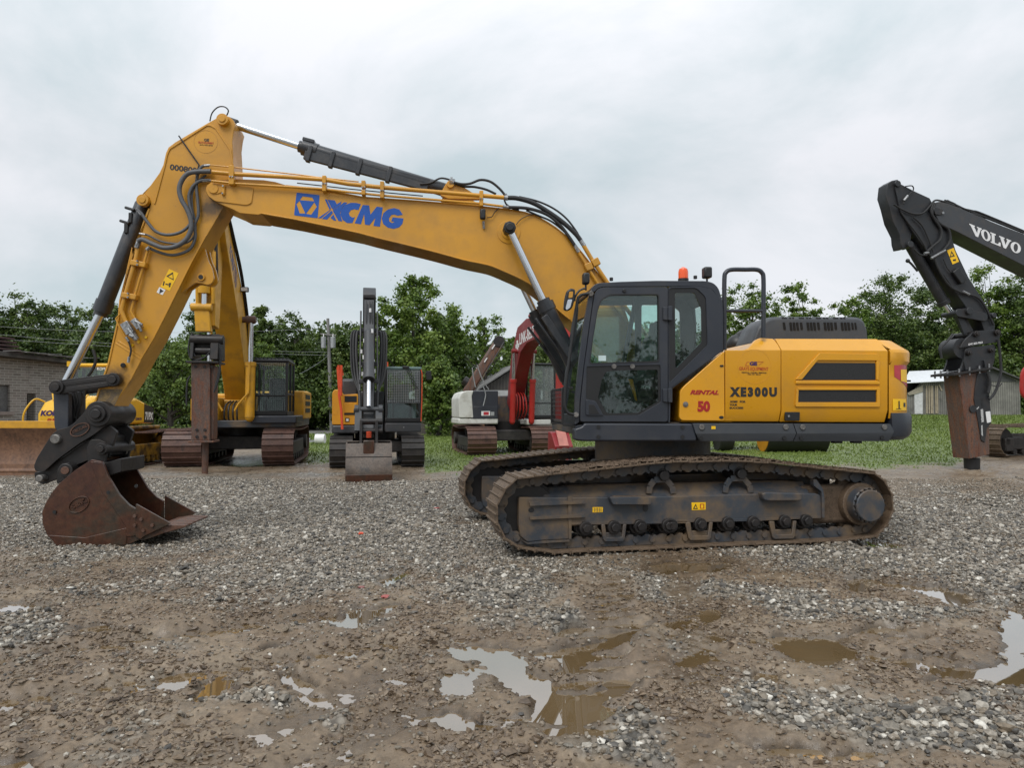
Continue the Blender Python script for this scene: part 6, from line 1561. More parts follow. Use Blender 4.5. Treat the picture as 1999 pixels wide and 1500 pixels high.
for z in (1.55,1.78,2.0): bx(xb+.02,xb+.045,.3,1.8,z,z+.14).build('grille',M['black'],kr)
bx(xa,xb-1.1,-.1,2.35,1.3,2.15).build('machine_house',M['komatsu_yellow'],kr,.06)
bx(xa-.05,xa+.75,-1.9,-.1,1.3,2.0).build('tool_box',M['komatsu_yellow'],kr,.06)
MB().prism([(xa,2.3),(xb,2.3),(xb-.3,3.1),(xa+.3,3.1)],1.2,2.3,'z').build('counterweight',M['komatsu_yellow'],kr,.1)
bxc = K.L(461,790,-1.2)[0]
boom_k = sweep([(-.7,1.75),(-1.1,2.6),(-1.75,3.7),(-2.6,4.7),(-3.5,5.5),(-4.3,6.15),(-4.7,6.5)],[.55,.8,1.05,1.0,.85,.65,.4],bxc,.66).build('boom',M['komatsu_yellow'],kr,.02)
zz = [(-3.25,4.95),(-4.15,5.78)]
f_ = [(zz[0][0],zz[0][1]),(zz[1][0],zz[1][1]),(zz[1][0]+.12,zz[1][1]+.30),(zz[0][0]+.2,zz[0][1]+.42)]
lettering('KOMATSU',[f_[1],f_[0],f_[3],f_[2]],bxc+.331,M['decal_purple'],boom_k,.03,ax='x',sgn=1)
bx(bxc-.36,bxc+.36,-1.35,-.45,1.2,1.95).build('boom_mount',M['komatsu_yellow'],kr,.05)
for sx in (-.56,.56):
    q = [tr3(K,16,-2.2,[(585,1135)])[0], tr3(K,16,-2.15,[(582,790)])[0], tr3(K,16,-2.1,[(573,500)])[0]]
    q = [Vector((bxc+sx,p.y,p.z)) for p in q]; q[2].y=-2.2; q[2].z=4.25
    c_ = lug_cyl('boom_cylinder',kr,q[0],q[1],q[2],.135,.075,'komatsu_yellow')
    MB().cyl(q[2]-Vector((.12,0,0)),q[2]+Vector((.12,0,0)),.12,n=14).build('rod_eye',M['edge_rust'],c_)
    m = MB().tube([q[1]+Vector((0,-.16,0)),q[1].lerp(q[0],.55)+Vector((-.02*sx,-.17,0)),q[1].lerp(q[0],.75)+Vector((-.5*sx,-.15,.0)),q[0]+Vector((-.7*sx,-.1,.2))],.03,8)
    m.build('cylinder_pipe',M['komatsu_yellow'],c_)
MB().cyl((bxc-.7,-2.2,4.25),(bxc+.7,-2.2,4.25),.09).build('boom_pin',M['edge_rust'],boom_k)
m = MB()
for dx in (-.12,-.04,.05,.13): m.tube(spline([(bxc+dx,-1.4,1.9),(bxc+dx*1.3,-1.95,1.75),(bxc+dx*1.4,-2.0,1.4),(bxc+dx,-1.6,1.2)],5),.025,7)
m.build('boom_hose',M['rubber'],kr)
m = MB()
for dx,r in ((.36,.03),(.40,.025)): m.tube(spline([(bxc+dx,-.9,2.6),(bxc+dx,-1.45,4.0),(bxc+dx,-2.6,5.35),(bxc+dx,-3.7,6.1),(bxc+dx-.05,-4.7,6.75),(bxc+dx-.2,-5.0,6.2),(bxc+dx-.2,-4.9,4.9)],5),r,7)
m.build('hammer_hose',M['rubber'],boom_k)
lp = bx(bxc+.33,bxc+.55,-2.62,-2.5,5.0,5.14).build('work_lamp',M['black'],boom_k,.02); bx(bxc+.35,bxc+.53,-2.63,-2.615,5.02,5.12).build('lamp_glass',M['lamp_glass'],lp)
# stick, linkage, coupler, breaker hang about 4.7 m ahead of the slew centre
yh = -4.75
def hx_(v,X,Y): return tr(K,v,yh,[(X,Y)])[0]
sx0,_ = hx_(16,285,600); sx1,_ = hx_(16,395,600); xm = (sx0+sx1)/2
top = hx_(16,330,110)[1]; z_lk = hx_(16,320,460)[1]; z_cp = hx_(16,340,610)[1]
sweep([(-4.5,7.0),(-4.55,6.3),(-4.65,5.2),(-4.75,z_cp+.15)],[.45,.85,.75,.5],xm,.42).build('stick',M['komatsu_yellow'],kr,.02)
for s in (-.2,.2): MB().cyl((xm+s*.9,yh-.45,z_lk+1.0),(xm+s*.9,yh-.35,z_lk+.1),.05,n=10).build('link_rod',M['komatsu_yellow'],kr)
m = MB().cyl((xm-.02,-5.0,6.4),(xm-.02,yh-.38,z_lk+.35),.12,n=16); m.cyl((xm-.02,yh-.40,z_lk+.55),(xm-.02,yh-.38,z_lk+.35),.15,n=16); cy_=m.build('bucket_cylinder',M['komatsu_yellow'],kr,.01)
MB().cyl((xm-.02,yh-.38,z_lk+.35),(xm-.02,yh-.38,z_lk),.07).build('piston_rod',M['chrome'],cy_)
m = MB().cyl((hx_(16,255,470)[0],yh-.38,z_lk),(hx_(16,385,470)[0],yh-.38,z_lk),.10,n=16)
m.prism([(hx_(16,275,470)[0],z_lk+.05),(hx_(16,365,470)[0],z_lk+.05),(hx_(16,380,600)[0],z_cp),(hx_(16,285,600)[0],z_cp)],yh-.42,yh-.22)
m.build('bucket_link',M['komatsu_yellow'],kr,.02)
q0,q1 = hx_(16,250,620),hx_(16,450,780)
m = MB()
for a,b in ((hx_(16,262,0)[0],hx_(16,285,0)[0]),(hx_(16,385,0)[0],hx_(16,435,0)[0])): m.prism([(yh-.45,q1[1]),(yh+.4,q1[1]),(yh+.35,q0[1]),(yh-.35,q0[1])],a,b,'x')
m.cyl((q0[0],yh-.3,hx_(16,0,650)[1]),(q1[0],yh-.3,hx_(16,0,650)[1]),.12,n=14); m.cyl((q0[0]+.1,yh-.25,hx_(16,0,720)[1]),(q1[0]-.1,yh-.25,hx_(16,0,720)[1]),.1,n=14); m.box((q0[0]+.08,yh-.2,q1[1]+.3),(q1[0]-.1,yh+.2,q0[1]))
m.build('hammer_coupler',M['steel'],kr,.015)
pts = [hx_(16,*p) for p in ((253,800),(368,800),(368,1275),(253,1275))]; w_ = pts[1][0]-pts[0][0]
m = MB().prism([(p[0],p[1]) for p in pts],yh-.30,yh+.30); m.box((pts[1][0]-.0,yh-.22,pts[2][1]+.02),(pts[1][0]+.09,yh+.22,pts[0][1]-.05))
hm = m.build('rock_breaker',M['hammer_rust'],kr,.012)
MB().box((pts[0][0]-.10,yh-.42,pts[0][1]),(pts[1][0]+.22,yh+.42,pts[0][1]+.05)).build('mounting_plate',M['steel'],hm,.008)
MB().box((pts[0][0]-.04,yh-.34,pts[2][1]-.05),(pts[1][0]+.12,yh+.34,pts[2][1])).build('base_plate',M['hammer_rust'],hm,.008)
m = MB()
for X,Y in ((288,1210),(337,1210),(288,1252),(337,1252),(280,822),(335,822),(380,822)): c = hx_(16,X,Y); m.cyl((c[0],yh-.325,c[1]),(c[0],yh-.30,c[1]),.035,n=10)
m.build('bolt',M['steel'],hm)
c = hx_(16,322,1290); c2 = hx_(16,322,1495); MB().cyl((c[0],yh,c[1]+.05),(c[0],yh,max(c2[1],.01)),.085,.075,n=18).build('chisel',M['edge_rust'],hm,.01)
m = MB()
for pp_ in ([(250,640),(240,720),(262,780),(330,770),(375,730)],[(265,620),(255,700),(280,760)],[(420,640),(440,760),(415,900),(395,980)],[(425,700),(432,850),(405,960)],[(250,880),(232,920),(228,1000),(228,1060)]):
    m.tube(spline([Vector((p[0],yh-.36,p[1])) for p in [hx_(16,*q) for q in pp_]],5),.022,7)
m.build('hammer_hose',M['rubber'],hm)

# ===== charcoal and orange-yellow excavator with bucket, facing the camera
V = Fr(-4.17,21.86,11.5)
vr = thing('small_excavator','charcoal excavator with orange-yellow tool box facing the camera, bucket down on the gravel','excavator',V)
yf = -1.9
def v17(X,Y,y): return tr(V,17,y,[(X,Y)])[0]
for a,b in ((160,330),(692,860)): x0,x1 = v17(a,1200,yf)[0],v17(b,1200,yf)[0]; crawler(vr, facing((x0+x1)/2), 3.8, .92, x1-x0,'track_dark','track_dark',46)
x0,x1 = v17(335,1200,-.5)[0],v17(700,1200,-.5)[0]
bx(x0-.2,x1+.2,-1.3,.9,.42,.75).build('car_body',M['track_dark'],vr,.04); MB().cyl((0,0,.7),(0,0,1.05),.6,n=28).build('turntable',M['steel'],vr)
yu = -1.55
xl,xr2 = v17(180,1000,yu)[0],v17(838,1000,yu)[0]; zb_ = v17(300,1075,yu)[1]; zt_ = v17(300,1015,yu)[1]
bx(xl,v17(378,0,yu)[0],yu-.02,1.6,zb_,zt_).build('skirt',M['volvo_grey'],vr,.04)
MB().prism(rnd([v17(*p,yu) for p in ((180,1012),(182,775),(200,752),(250,760),(262,790),(372,785),(372,1012))],.05),yu,1.5).build('tool_box',M['volvo_yellow'],vr,.02)
m = bx(v17(278,0,yu)[0],v17(368,0,yu)[0],yu-.03,yu+.02,v17(0,925,yu)[1],v17(0,852,yu)[1]).build('tool_box_door',M['volvo_yellow'],vr,.012)
bx(v17(280,0,yu)[0],v17(368,0,yu)[0],yu-.012,yu+.02,v17(0,845,yu)[1],v17(0,800,yu)[1]).build('vent',M['black'],vr,.01); bx(v17(278,0,yu)[0],v17(370,0,yu)[0],yu-.02,yu+.02,v17(0,938,yu)[1],v17(0,925,yu)[1]).build('step_edge',M['black'],vr)
lb_ = bx(v17(285,0,yu)[0],v17(316,0,yu)[0],yu-.006,yu,v17(0,992,yu)[1],v17(0,962,yu)[1]).build('warning_label',M['decal_black'],vr); bx(v17(292,0,yu)[0],v17(310,0,yu)[0],yu-.009,yu-.005,v17(0,986,yu)[1],v17(0,968,yu)[1]).build('pictogram',M['decal_white'],lb_)
bx(v17(200,0,yu)[0],v17(228,0,yu)[0],yu-.006,yu,v17(0,938,yu)[1],v17(0,905,yu)[1]).build('filler_flap',M['volvo_yellow'],vr,.004)
bx(v17(245,0,yu)[0],v17(380,0,yu)[0],-.9,1.5,v17(0,790,yu)[1]-.1,v17(0,665,yu)[1]).build('engine_hood',M['volvo_grey'],vr,.08)
MB().prism([v17(*p,-.2) for p in ((330,665),(335,590),(375,585),(378,665))],-.2,.4).build('air_intake',M['volvo_grey'],vr,.02)
bx(v17(380,0,yu)[0],v17(570,0,yu)[0],-1.0,1.6,zb_,v17(0,760,yu)[1]).build('machine_house',M['volvo_grey'],vr,.04)
MB().prism([(xl+.1,1.4),(xr2-.1,1.4),(xr2-.4,2.1),(xl+.4,2.1)],zb_,zb_+1.0,'z').build('counterweight',M['volvo_grey'],vr,.1)
c0,c1 = v17(575,0,yu)[0],v17(838,0,yu)[0]; z0_,z1_ = v17(0,1000,yu)[1],v17(0,598,yu)[1]
vc = front_cab(vr,c0,c1,yu-.02,.1,z0_,z1_,'black','green_grey',.1,'top','galv')
bx(c0,c1,yu-.03,.15,zb_+.03,z0_).build('cab_base',M['volvo_grey'],vr,.03)
c = v17(705,1030,yu); MB().cyl((c[0],yu-.045,c[1]),(c[0],yu-.02,c[1]),.02,n=8).build('bolt',M['zinc'],vr)
MB().box((v17(700,0,yu)[0],yu-.02,z1_+.02),(v17(748,0,yu)[0],yu+.12,z1_+.10)).build('roof_lamp',M['black'],vc,.015)
m = MB()
for X,Xb in ((722,790),(735,800),(748,808)): a,b = v17(X,595,yu-.06),v17(Xb,750,yu-.06); m.bar((a[0],yu-.06,a[1]),(b[0],yu-.06,b[1]),.015,.015)
m.build('wiper',M['black'],vc)
m = MB(); pt_ = [v17(*p,yu-.05) for p in ((833,608),(840,640),(838,850),(832,985))]; m.tube([Vector((p[0],yu-.05,p[1])) for p in pt_],.014,8); m.build('grab_rail',M['orange_rail'],vc)
p = v17(583,562,yu); MB().cyl((p[0],yu+.3,p[1]-.08),(p[0],yu+.3,p[1]+.06),.05,n=12).build('beacon',M['beacon'],vc)
mr_ = MB().prism(rnd([v17(*p,-1.4) for p in ((866,622),(905,615),(910,680),(872,685)) ],.03),-1.45,-1.38).build('mirror',M['black'],vc,.01)
p,q = v17(866,640,-1.4),v17(838,620,-1.4); MB().bar((p[0],-1.4,p[1]),(q[0],-1.4,q[1]),.02,.02).build('mirror_arm',M['black'],mr_)
m = MB(); m.tube([Vector((a[0],yu-.2,a[1])) for a in [v17(*p,yu-.2) for p in ((228,575),(240,700),(232,790),(248,900),(256,1045))]],.035,8); m.tube([Vector((a[0],yu-.2,a[1])) for a in [v17(*p,yu-.2) for p in ((222,590),(236,790),(246,800),(250,575),(258,650))]],.035,8); m.build('handrail',M['orange_rail'],vr)
# boom folded up, stick hanging in front, bucket on the ground
xb_ = v17(450,700,-2.6)[0]
vb_ = sweep([(-.9,1.6),(-1.15,2.6),(-1.7,3.6),(-2.35,4.35),(-2.8,4.8)],[.5,.7,.75,.55,.4],xb_,.34).build('boom',M['volvo_grey'],vr,.02)
zt2 = v17(450,75,-3.0)[1]
st_ = sweep([(-2.75,zt2),(-2.95,zt2-.25),(-3.5,3.2),(-4.2,2.0),(-4.75,1.05)],[.35,.5,.55,.42,.32],v17(450,500,-3.5)[0],.25).build('stick',M['volvo_grey'],vr,.015)
xs_ = v17(450,500,-3.6)[0]
bcyl = lug_cyl('bucket_cylinder',vr,(xs_,-3.62,v17(0,330,-3.62)[1]),(xs_,-4.55,v17(0,680,-4.55)[1]),(xs_,-5.0,v17(0,880,-5.0)[1]),.125,.055,'volvo_grey')
m = MB()
for sx in (-1,1):
    for k,(dx,r) in enumerate(((.24,.042),(.31,.036),(.37,.03))): m.tube(spline([(xs_+sx*.2,-2.75,zt2-1.0+.05*k),(xs_+sx*(dx+.06),-3.0,zt2-.95),(xs_+sx*(dx+.08),-3.2,zt2-1.5),(xs_+sx*(dx+.03),-3.4,zt2-2.1),(xs_+sx*.22,-3.75,zt2-2.6),(xs_+sx*.2,-4.1,zt2-3.2)],5),r,7)
m.build('stick_hose',M['rubber'],st_)
m = MB()
for sx in (-1,1): m.tube([(xs_+sx*.21,-3.15,zt2-.4),(xs_+sx*.21,-3.75,3.0),(xs_+sx*.21,-4.3,2.1)],.022,8)
m.build('stick_pipe',M['volvo_grey'],st_)
m = MB()
for Y,y in ((310,-3.25),(560,-3.7),(690,-4.15)): z = v17(0,Y,y)[1]; m.box((xs_-.24,y-.08,z-.05),(xs_+.24,y+.12,z+.05))
m.build('stick_clamp',M['volvo_grey'],st_,.01)
for X,Y in ((460,180),(418,400),(478,450),(398,478),(484,550),(395,575),(405,640),(490,620),(412,520),(475,330)):
    c = v17(X,Y,-3.55); MB().cyl((c[0],-3.75,c[1]-.05),(c[0],-3.75,c[1]+.05),.028,n=8).build('hose_fitting',M['decal_white'],st_)
m = MB()
for dx in (-.07,.02,.08): m.tube(spline([(xs_+dx,-3.25,zt2-.15),(xs_+dx,-3.42,zt2-.5),(xs_+dx+.02,-3.52,zt2-1.1)],4),.018,7)
m.build('stick_hose',M['rubber'],st_)
bx(xs_-.15,xs_+.15,-3.15,-2.85,zt2-.06,zt2+.05).build('end_cap',M['steel'],st_,.02)
zl_ = v17(0,900,-4.8)[1]
m = MB().cyl((v17(395,0,-4.8)[0],-4.8,zl_),(v17(530,0,-4.8)[0],-4.8,zl_),.065,n=14)
for sx in (-.28,.28): m.bar((xs_+sx,-4.8,zl_),(xs_+sx,-4.45,zl_-.1),.05,.14,(1,0,0)); m.cyl((xs_+sx-.05,-4.8,zl_),(xs_+sx+.05,-4.8,zl_),.11,n=16)
for sx in (-.24,.24): m.bar((xs_+sx,-4.8,zl_),(xs_+sx,-5.25,v17(0,1060,-5.2)[1]),.05,.16,(1,0,0))
m.build('bucket_link',M['volvo_grey'],vr,.008)
yb_ = -5.55
def v5(X,Y): return v17(X,Y,yb_)
x0,x1 = v5(290,0)[0],v5(628,0)[0]; zt3,zb3 = v5(0,1155)[1],.02; zm = v5(0,1255)[1]
prof = [(yb_+.15,zt3),(yb_+.02,zm),(yb_-.10,v5(0,1330)[1]),(yb_-.14,v5(0,1400)[1]),(yb_-.12,zb3+.03),(yb_+.55,zb3),(yb_+.95,.35),(yb_+1.0,.75),(yb_+.55,zt3+.02)]
m = MB().prism(strip([(a,b) for a,b in prof],-.03),x0,x1,'x')
for x in (x0,x1-.03): m.prism(prof,x,x+.03,'x')
vbk = m.build('bucket',rusty('worn_grey_brown_bucket',[(.045,.036,.030),(.085,.062,.048),(.11,.085,.068),(.06,.055,.052)],.5,2.5),vr,.008)
m = bx(x0+.01,x1-.01,yb_-.02,yb_+.03,zm,zm+.015); m.build('wear_strip',M['steel'],vbk)
MB().prism([(yb_-.17,zb3),(yb_-.10,zb3),(yb_-.12,zb3+.16),(yb_-.18,zb3+.16)],x0,x1,'x').build('lip',M['bucket_rust'],vbk,.006)
m = MB(); q = [(yb_+.17,zt3),(yb_+.03,zm)]
for a,b in ((295,395),(520,622)): xa_,xc_ = v5(a,0)[0],v5(b,0)[0]; m.loft([[(xa_,yb_+.14,zt3-.0),(xc_,yb_+.14,zt3-.0),(xc_,yb_+.16,zt3),(xa_,yb_+.16,zt3)],[(xa_,yb_+.00,zm+.02),(xc_,yb_+.00,zm+.02),(xc_,yb_+.04,zm),(xa_,yb_+.04,zm)]])
m.build('bucket_back_plate',M['volvo_grey'],vbk)
m = MB()
for X in (400,515): x = v5(X,0)[0]; m.prism([(yb_-.0,v5(0,1300)[1]),(yb_+.14,zt3),(yb_+.2,v5(0,980)[1]),(yb_+.42,v5(0,980)[1]),(yb_+.5,zt3)],x-.03,x+.03,'x')
for X,Y in ((455,1060),(455,990)): a,b = v5(400,Y),v5(545,Y); m.cyl((a[0]-.05,yb_+.3,a[1]),(b[0]+.02,yb_+.3,b[1]),.07,n=14)
m.build('bucket_ear',M['steel'],vbk,.008)
m = bx(v5(418,0)[0],v5(498,0)[0],yb_+.02,yb_+.3,v5(0,1245)[1],v5(0,1130)[1]); m.build('coupler_wedge',M['bucket_rust'],vbk,.02)
m = MB(); z_ = v5(0,1110)[1]
for k in range(6): m.cyl((v5(458,0)[0],yb_+.12,z_+.025*k),(v5(458,0)[0],yb_+.12,z_+.025*k+.014),.06,n=14)
m.build('coupler_spring',M['orange_rail'],vbk)

# ===== red excavator with dirty white engine box
Rr = Fr(-.36,27.6,12.7)
rr_ = thing('red_boom_excavator','red boomed excavator with dirty white and navy engine box, partly behind the yellow cab','excavator',Rr)
def r18(X,Y,y): return tr(Rr,18,y,[(X,Y)])[0]
x0,x1 = r18(250,0,-2.0)[0],r18(515,0,-2.0)[0]
for xc in ((x0+x1)/2, -(x0+x1)/2+.0): crawler(rr_, facing(xc), 4.2, 1.05, x1-x0,'track_rust','track_dark',56)
bx(-.9,.9,-1.2,1.2,.5,.9).build('car_body',M['track_dark'],rr_,.04); MB().cyl((0,0,.8),(0,0,1.2),.7,n=28).build('turntable',M['steel'],rr_)
yu = -1.5
def rbox(X0,X1,Y0,Y1,y0,y1): a,b = r18(X0,Y1,yu),r18(X1,Y0,yu); return bx(a[0],b[0],y0,y1,a[1],b[1])
rbox(165,528,1062,1120,yu,.4).build('skirt',M['white_paint'],rr_,.05); rbox(795,1010,1075,1125,yu,2.0).build('cab_skirt',M['white_paint'],rr_,.04)
rbox(275,528,812,1070,yu,.2).build('tool_box',M['grey_paint'],rr_,.03)
MB().prism(rnd([r18(*p,yu) for p in ((168,1060),(165,880),(190,830),(235,812),(302,812),(285,860),(300,1060))],.05),yu-.03,.35).build('engine_box',M['white_paint'],rr_,.04)
pn = rbox(290,522,955,1066,yu-.02,yu+.02).build('tool_box_door',M['grey_paint'],rr_,.01)
rbox(372,452,998,1040,yu-.026,yu-.018).build('warning_label',M['decal_white'],pn); rbox(392,440,1005,1034,yu-.030,yu-.024).build('pictogram',M['reflector'],pn); rbox(458,490,1005,1040,yu-.026,yu-.018).build('warning_label',M['galv'],pn)
rbox(330,840,850,1110,.0,2.3).build('machine_house',M['frame_grey'],rr_,.05)
a,b = r18(835,1070,yu),r18(1000,565,yu)
rc_ = front_cab(rr_,a[0],b[0]+.25,yu,.2,a[1],b[1]-.05,'black',None,.1,False)
for ch in rc_.children:
    if ch.name.split('.')[0] in ('windscreen','side_window'): ch.data.materials[0] = M['sky_glare_glass']
br_ = sweep([(-.35,1.75),(-.75,2.5),(-1.3,3.4),(-2.1,4.15),(-3.2,4.35),(-4.6,4.3),(-6.0,4.1),(-7.0,3.9)],[.55,.8,1.05,1.05,.85,.7,.6,.4],r18(690,800,-.6)[0],.48).build('boom',M['red_paint'],rr_,.02)
bxr = r18(690,800,-.6)[0]
lettering('LINK-BELT',[(-2.2,3.95),(-4.3,4.05),(-4.3,4.42),(-2.2,4.35)],bxr-.241,M['decal_white'],br_,.02,ax='x',sgn=-1)
m = MB()
for q in ([(-1.75,3.75),(-1.98,3.75),(-1.98,4.15),(-1.75,4.15)],[(-1.6,3.88),(-2.12,3.88),(-2.12,4.02),(-1.6,4.02)]): m.prism(q,bxr-.245,bxr-.24,'x')
m.build('emblem',M['decal_white'],br_)
for sx in (-.36,.36): lug_cyl('boom_cylinder',rr_,(bxr+sx,-1.55,1.2),(bxr+sx,-1.75,2.75),(bxr+sx,-1.9,3.75),.105,.06,'red_bright')
MB().cyl((bxr-.46,-1.9,3.75),(bxr+.46,-1.9,3.75),.08).build('boom_pin',M['red_paint'],br_)
m = MB()
for dx in (-.15,-.05,.06,.16): m.tube(spline([(bxr+dx,-1.0,2.3),(bxr+dx,-1.45,2.1),(bxr+dx*1.2,-1.5,1.6),(bxr+dx,-1.1,1.3)],5),.028,7)
m.build('boom_hose',M['red_bright'],rr_)
sweep([(-6.9,4.6),(-7.0,4.0),(-6.95,2.6),(-6.8,1.0)],[.35,.6,.5,.35],bxr,.42).build('stick',M['red_bright'],rr_,.015)
MB().cyl((bxr,-2.9,4.9),(bxr,-6.6,4.75),.10,n=14).build('stick_cylinder',M['red_paint'],rr_,.01)
m = MB().prism([(-6.5,.05),(-7.2,.1),(-7.35,.6),(-6.95,.98),(-6.6,1.0)],bxr-.42,bxr+.12,'x'); m.build('bucket',M['red_paint'],rr_,.02)
m = MB(); m.prism([(-7.37,.62),(-7.0,1.08),(-6.98,1.06),(-7.34,.6)],bxr-.30,bxr-.02,'x'); m.build('bucket_patch',plain('worn_pink',(.42,.16,.13),.6),rr_)
m = MB()
for pts_ in ([(290,600),(300,680),(320,780)],[(335,575),(380,700),(440,800)],[(390,770),(412,850),(390,950)]): m.tube(spline([Vector((q[0],yu-.1,q[1])) for q in [r18(*p,yu-.1) for p in pts_]],5),.02,6)
m.build('bent_rail',M['galv'],rr_)

# ===== burnt arm standing up behind the red excavator
AR = Fr(W(925,800,33).x,33,0)
ar_ = thing('rusty_machine_arm','burnt rusty steel arm leaning up to the right behind the white engine box','machine arm',AR)
def a18(X,Y,y=0): return tr3(AR,18,y,[(X,Y)])[0]
p,q = a18(290,760),a18(540,365); base = p+(p-q).normalized()*.5
MB().bar(base,q,.48,.50,(0,1,0)).build('arm_box',M['hammer_rust'],ar_,.10,)
MB().bar(base+Vector((.24,-.30,-.12)),q+Vector((.20,-.30,-.05)),.05,.22,(0,1,0)).build('arm_flange',M['frame_grey'],ar_,.01)
MB().cyl(q+Vector((-.02,-.3,0)),q+Vector((-.02,.3,0)),.26,n=20).build('arm_end',M['steel'],ar_,.02)
MB().cyl(a18(230,715)+Vector((-.1,0,0)),a18(280,760),.22,n=16).build('side_pipe',M['steel'],ar_,.02)
for X,Y in ((470,430),(400,550)): c = a18(X,Y,-.3); MB().bar(c,c+Vector((.13,0,.2)),.05,.02,(0,1,0)).build('bright_scrape',M['decal_white'],ar_)
MB().box((base.x+.25,-.3,0),(base.x+1.0,.3,base.z+.15)).build('arm_base',M['hammer_rust'],ar_,.03)

# ===== bulldozer on the left
D = Fr(-11.9,17.8,0)
dz = thing('bulldozer','yellow bulldozer with a broad rusty blade facing the camera beside the brick building','bulldozer',D)
def d15(X,Y,y): return tr(D,15,y,[(X,Y)])[0]
zt_ = d15(0,912,0)[1]; zs_ = d15(0,975,0)[1]; zl = d15(0,1380,0)[1]
bp_ = [(.10,.02),(.06,.12),(.16,.35),(.2,.65),(.16,.95),(.02,zs_)]
m = MB().prism(strip(bp_,.05),-1.95,1.95,'x'); bl = m.build('blade',M['blade_rust'],dz,.008)
MB().prism([(-.03,zs_-.02),(-.03,zt_),(.16,zt_),(.16,zs_-.02)],-1.95,1.95,'x').build('blade_top',M['komatsu_yellow'],bl,.01)
MB().prism([(.02,.0),(.06,.0),(.09,zl+.12),(.05,zl+.12)],-1.97,1.97,'x').build('cutting_edge',M['blade_rust'],bl,.004)
for x in (-1.95,1.90): MB().prism([(.02,0),(.02,zs_),(.3,zs_),(.4,0)],x,x+.05,'x').build('end_plate',M['blade_rust'],bl,.006)
for s in (-1,1): crawler(dz, facing(s*.93,3.5), 3.5, 1.05, .56,'track_rust','dozer_dirty',48)
for s in (-1,1): MB().bar((s*.55,.3,.5),(s*.6,2.4,.55),.16,.2).build('push_arm',M['komatsu_yellow'],dz,.02)
bx(-.6,.6,1.6,5.2,.5,1.1).build('main_frame',M['komatsu_yellow'],dz,.03)
hp_ = [(1.1,.95),(1.1,1.55),(1.35,1.85),(1.9,2.0),(3.0,2.05),(3.0,.95)]
hd = MB().prism(hp_,-.62,.62,'x').build('hood',M['volvo_yellow'],dz,.10,seg=3); hd.data.materials[0]=M['dozer_yellow']
lettering('KOMATSU',[(-.52,1.48),(.5,1.48),(.5,1.63),(-.52,1.63)],1.10,M['decal_purple'],hd,.06,.2)
lettering('RENTAL',[(-.36,1.30),(.46,1.30),(.46,1.42),(-.36,1.42)],1.10,M['decal_orange'],hd,.06,.25)
bx(-.4,.4,1.08,1.12,1.02,1.18).build('hood_grille',M['komatsu_yellow'],hd)
m = MB()
for sx in (-1,1): m.tube(spline([(sx*.62,1.25,1.25),(sx*.98,1.2,1.2),(sx*1.02,1.2,1.55),(sx*.85,1.35,1.92),(sx*.66,1.5,1.85)],5),.025,7); m.tube([(sx*.4,1.45,1.9),(sx*.55,1.6,2.22),(sx*.55,2.4,2.3),(sx*.45,2.6,2.05)],.025,7)
m.build('guard_rail',M['dozer_yellow'],dz)
cbz = front_cab(dz,-1.05,.38,2.95,3.85,1.35,2.92,'black','dozer_yellow',.18,False)
lettering('KOMATSU',[(-.2,2.80),(.3,2.80),(.3,2.88),(-.2,2.88)],3.09,M['decal_white'],cbz,.02)
m = MB()
for sx in (-1,1): m.cyl((sx*.6-.33,3.0,2.9),(sx*.6-.33,3.0,3.05),.09,n=12)
m.build('roof_lamp',M['dozer_yellow'],cbz)
MB().prism([(3.95,1.2),(3.95,1.95),(4.3,2.0),(5.35,1.72),(5.4,1.2)],-1.1,.34,'x').build('fuel_tank',M['dozer_yellow'],dz,.06)
MB().prism([(4.75,1.25),(4.75,1.84),(5.33,1.70),(5.38,1.22)],.335,.347,'x').build('side_decal',M['decal_black'],dz)
lettering('71PX',[(4.80,1.32),(5.32,1.32),(5.30,1.56),(4.80,1.58)],.348,M['decal_white'],dz,.05,.1,ax='x',sgn=1)
lettering('KOMATSU',[(4.25,1.32),(4.62,1.32),(4.62,1.40),(4.25,1.40)],.341,M['decal_purple'],dz,.04,ax='x',sgn=1)
MB().box((.35,3.2,1.06),(.75,5.0,1.16)).box((-1.2,3.2,1.06),(-.6,5.0,1.16)).build('fender',M['dozer_dirty'],dz,.03)

# ===== black excavator reaching in from the right with a breaker
VB = Fr(12.6,19.7,8)
vb = thing('black_excavator','black excavator reaching in from the right with a rust-brown rock breaker','excavator',VB)
def n19(pts,y): return tr(VB,19,y,pts)
def n20(pts,y): return tr(VB,20,y,pts)
ys = -.22
st = MB().prism(rnd(n19([(205,140),(195,75),(210,48),(245,80),(360,140),(480,195),(530,300),(560,400),(640,450),(690,620),(800,850),(930,1050),(1012,1240),(1000,1290),(930,1290),(880,1150),(780,1090),(640,890),(500,690),(330,450),(240,300)],ys),.02),ys,-ys+.05)
st.prism(n19([(112,180),(122,85),(160,58),(210,48),(205,140),(240,300),(330,450),(300,600),(245,610),(230,560),(225,500),(170,390),(140,270)],ys+.12),ys+.06,-ys)
stk = st.build('stick',M['volvo_black'],vb,.012)
m = MB(); c = n19([(213,80)],ys)[0]; m.prism(circ(c,.085,22),ys-.05,ys+.02); c = n19([(318,572)],ys)[0]; m.prism(circ(c,.09,22),ys-.04,ys+.3); m.build('pin_boss',M['volvo_black'],stk,.01)
lw = MB().prism(n19([(618,620),(672,600),(716,712),(664,735)],ys),ys-.005,ys).build('warning_label',M['decal_yellow'],stk)
holed(n19([(655,625),(682,668),(640,678)],ys),[n19([(656,640),(670,662),(648,668)],ys)],ys-.009,ys-.005,'pictogram',M['decal_black'],lw); plates([n19(q,ys) for q in ([(665,695),(690,690),(692,706),(668,708)],)],ys-.005,M['decal_black'],lw,'pictogram')
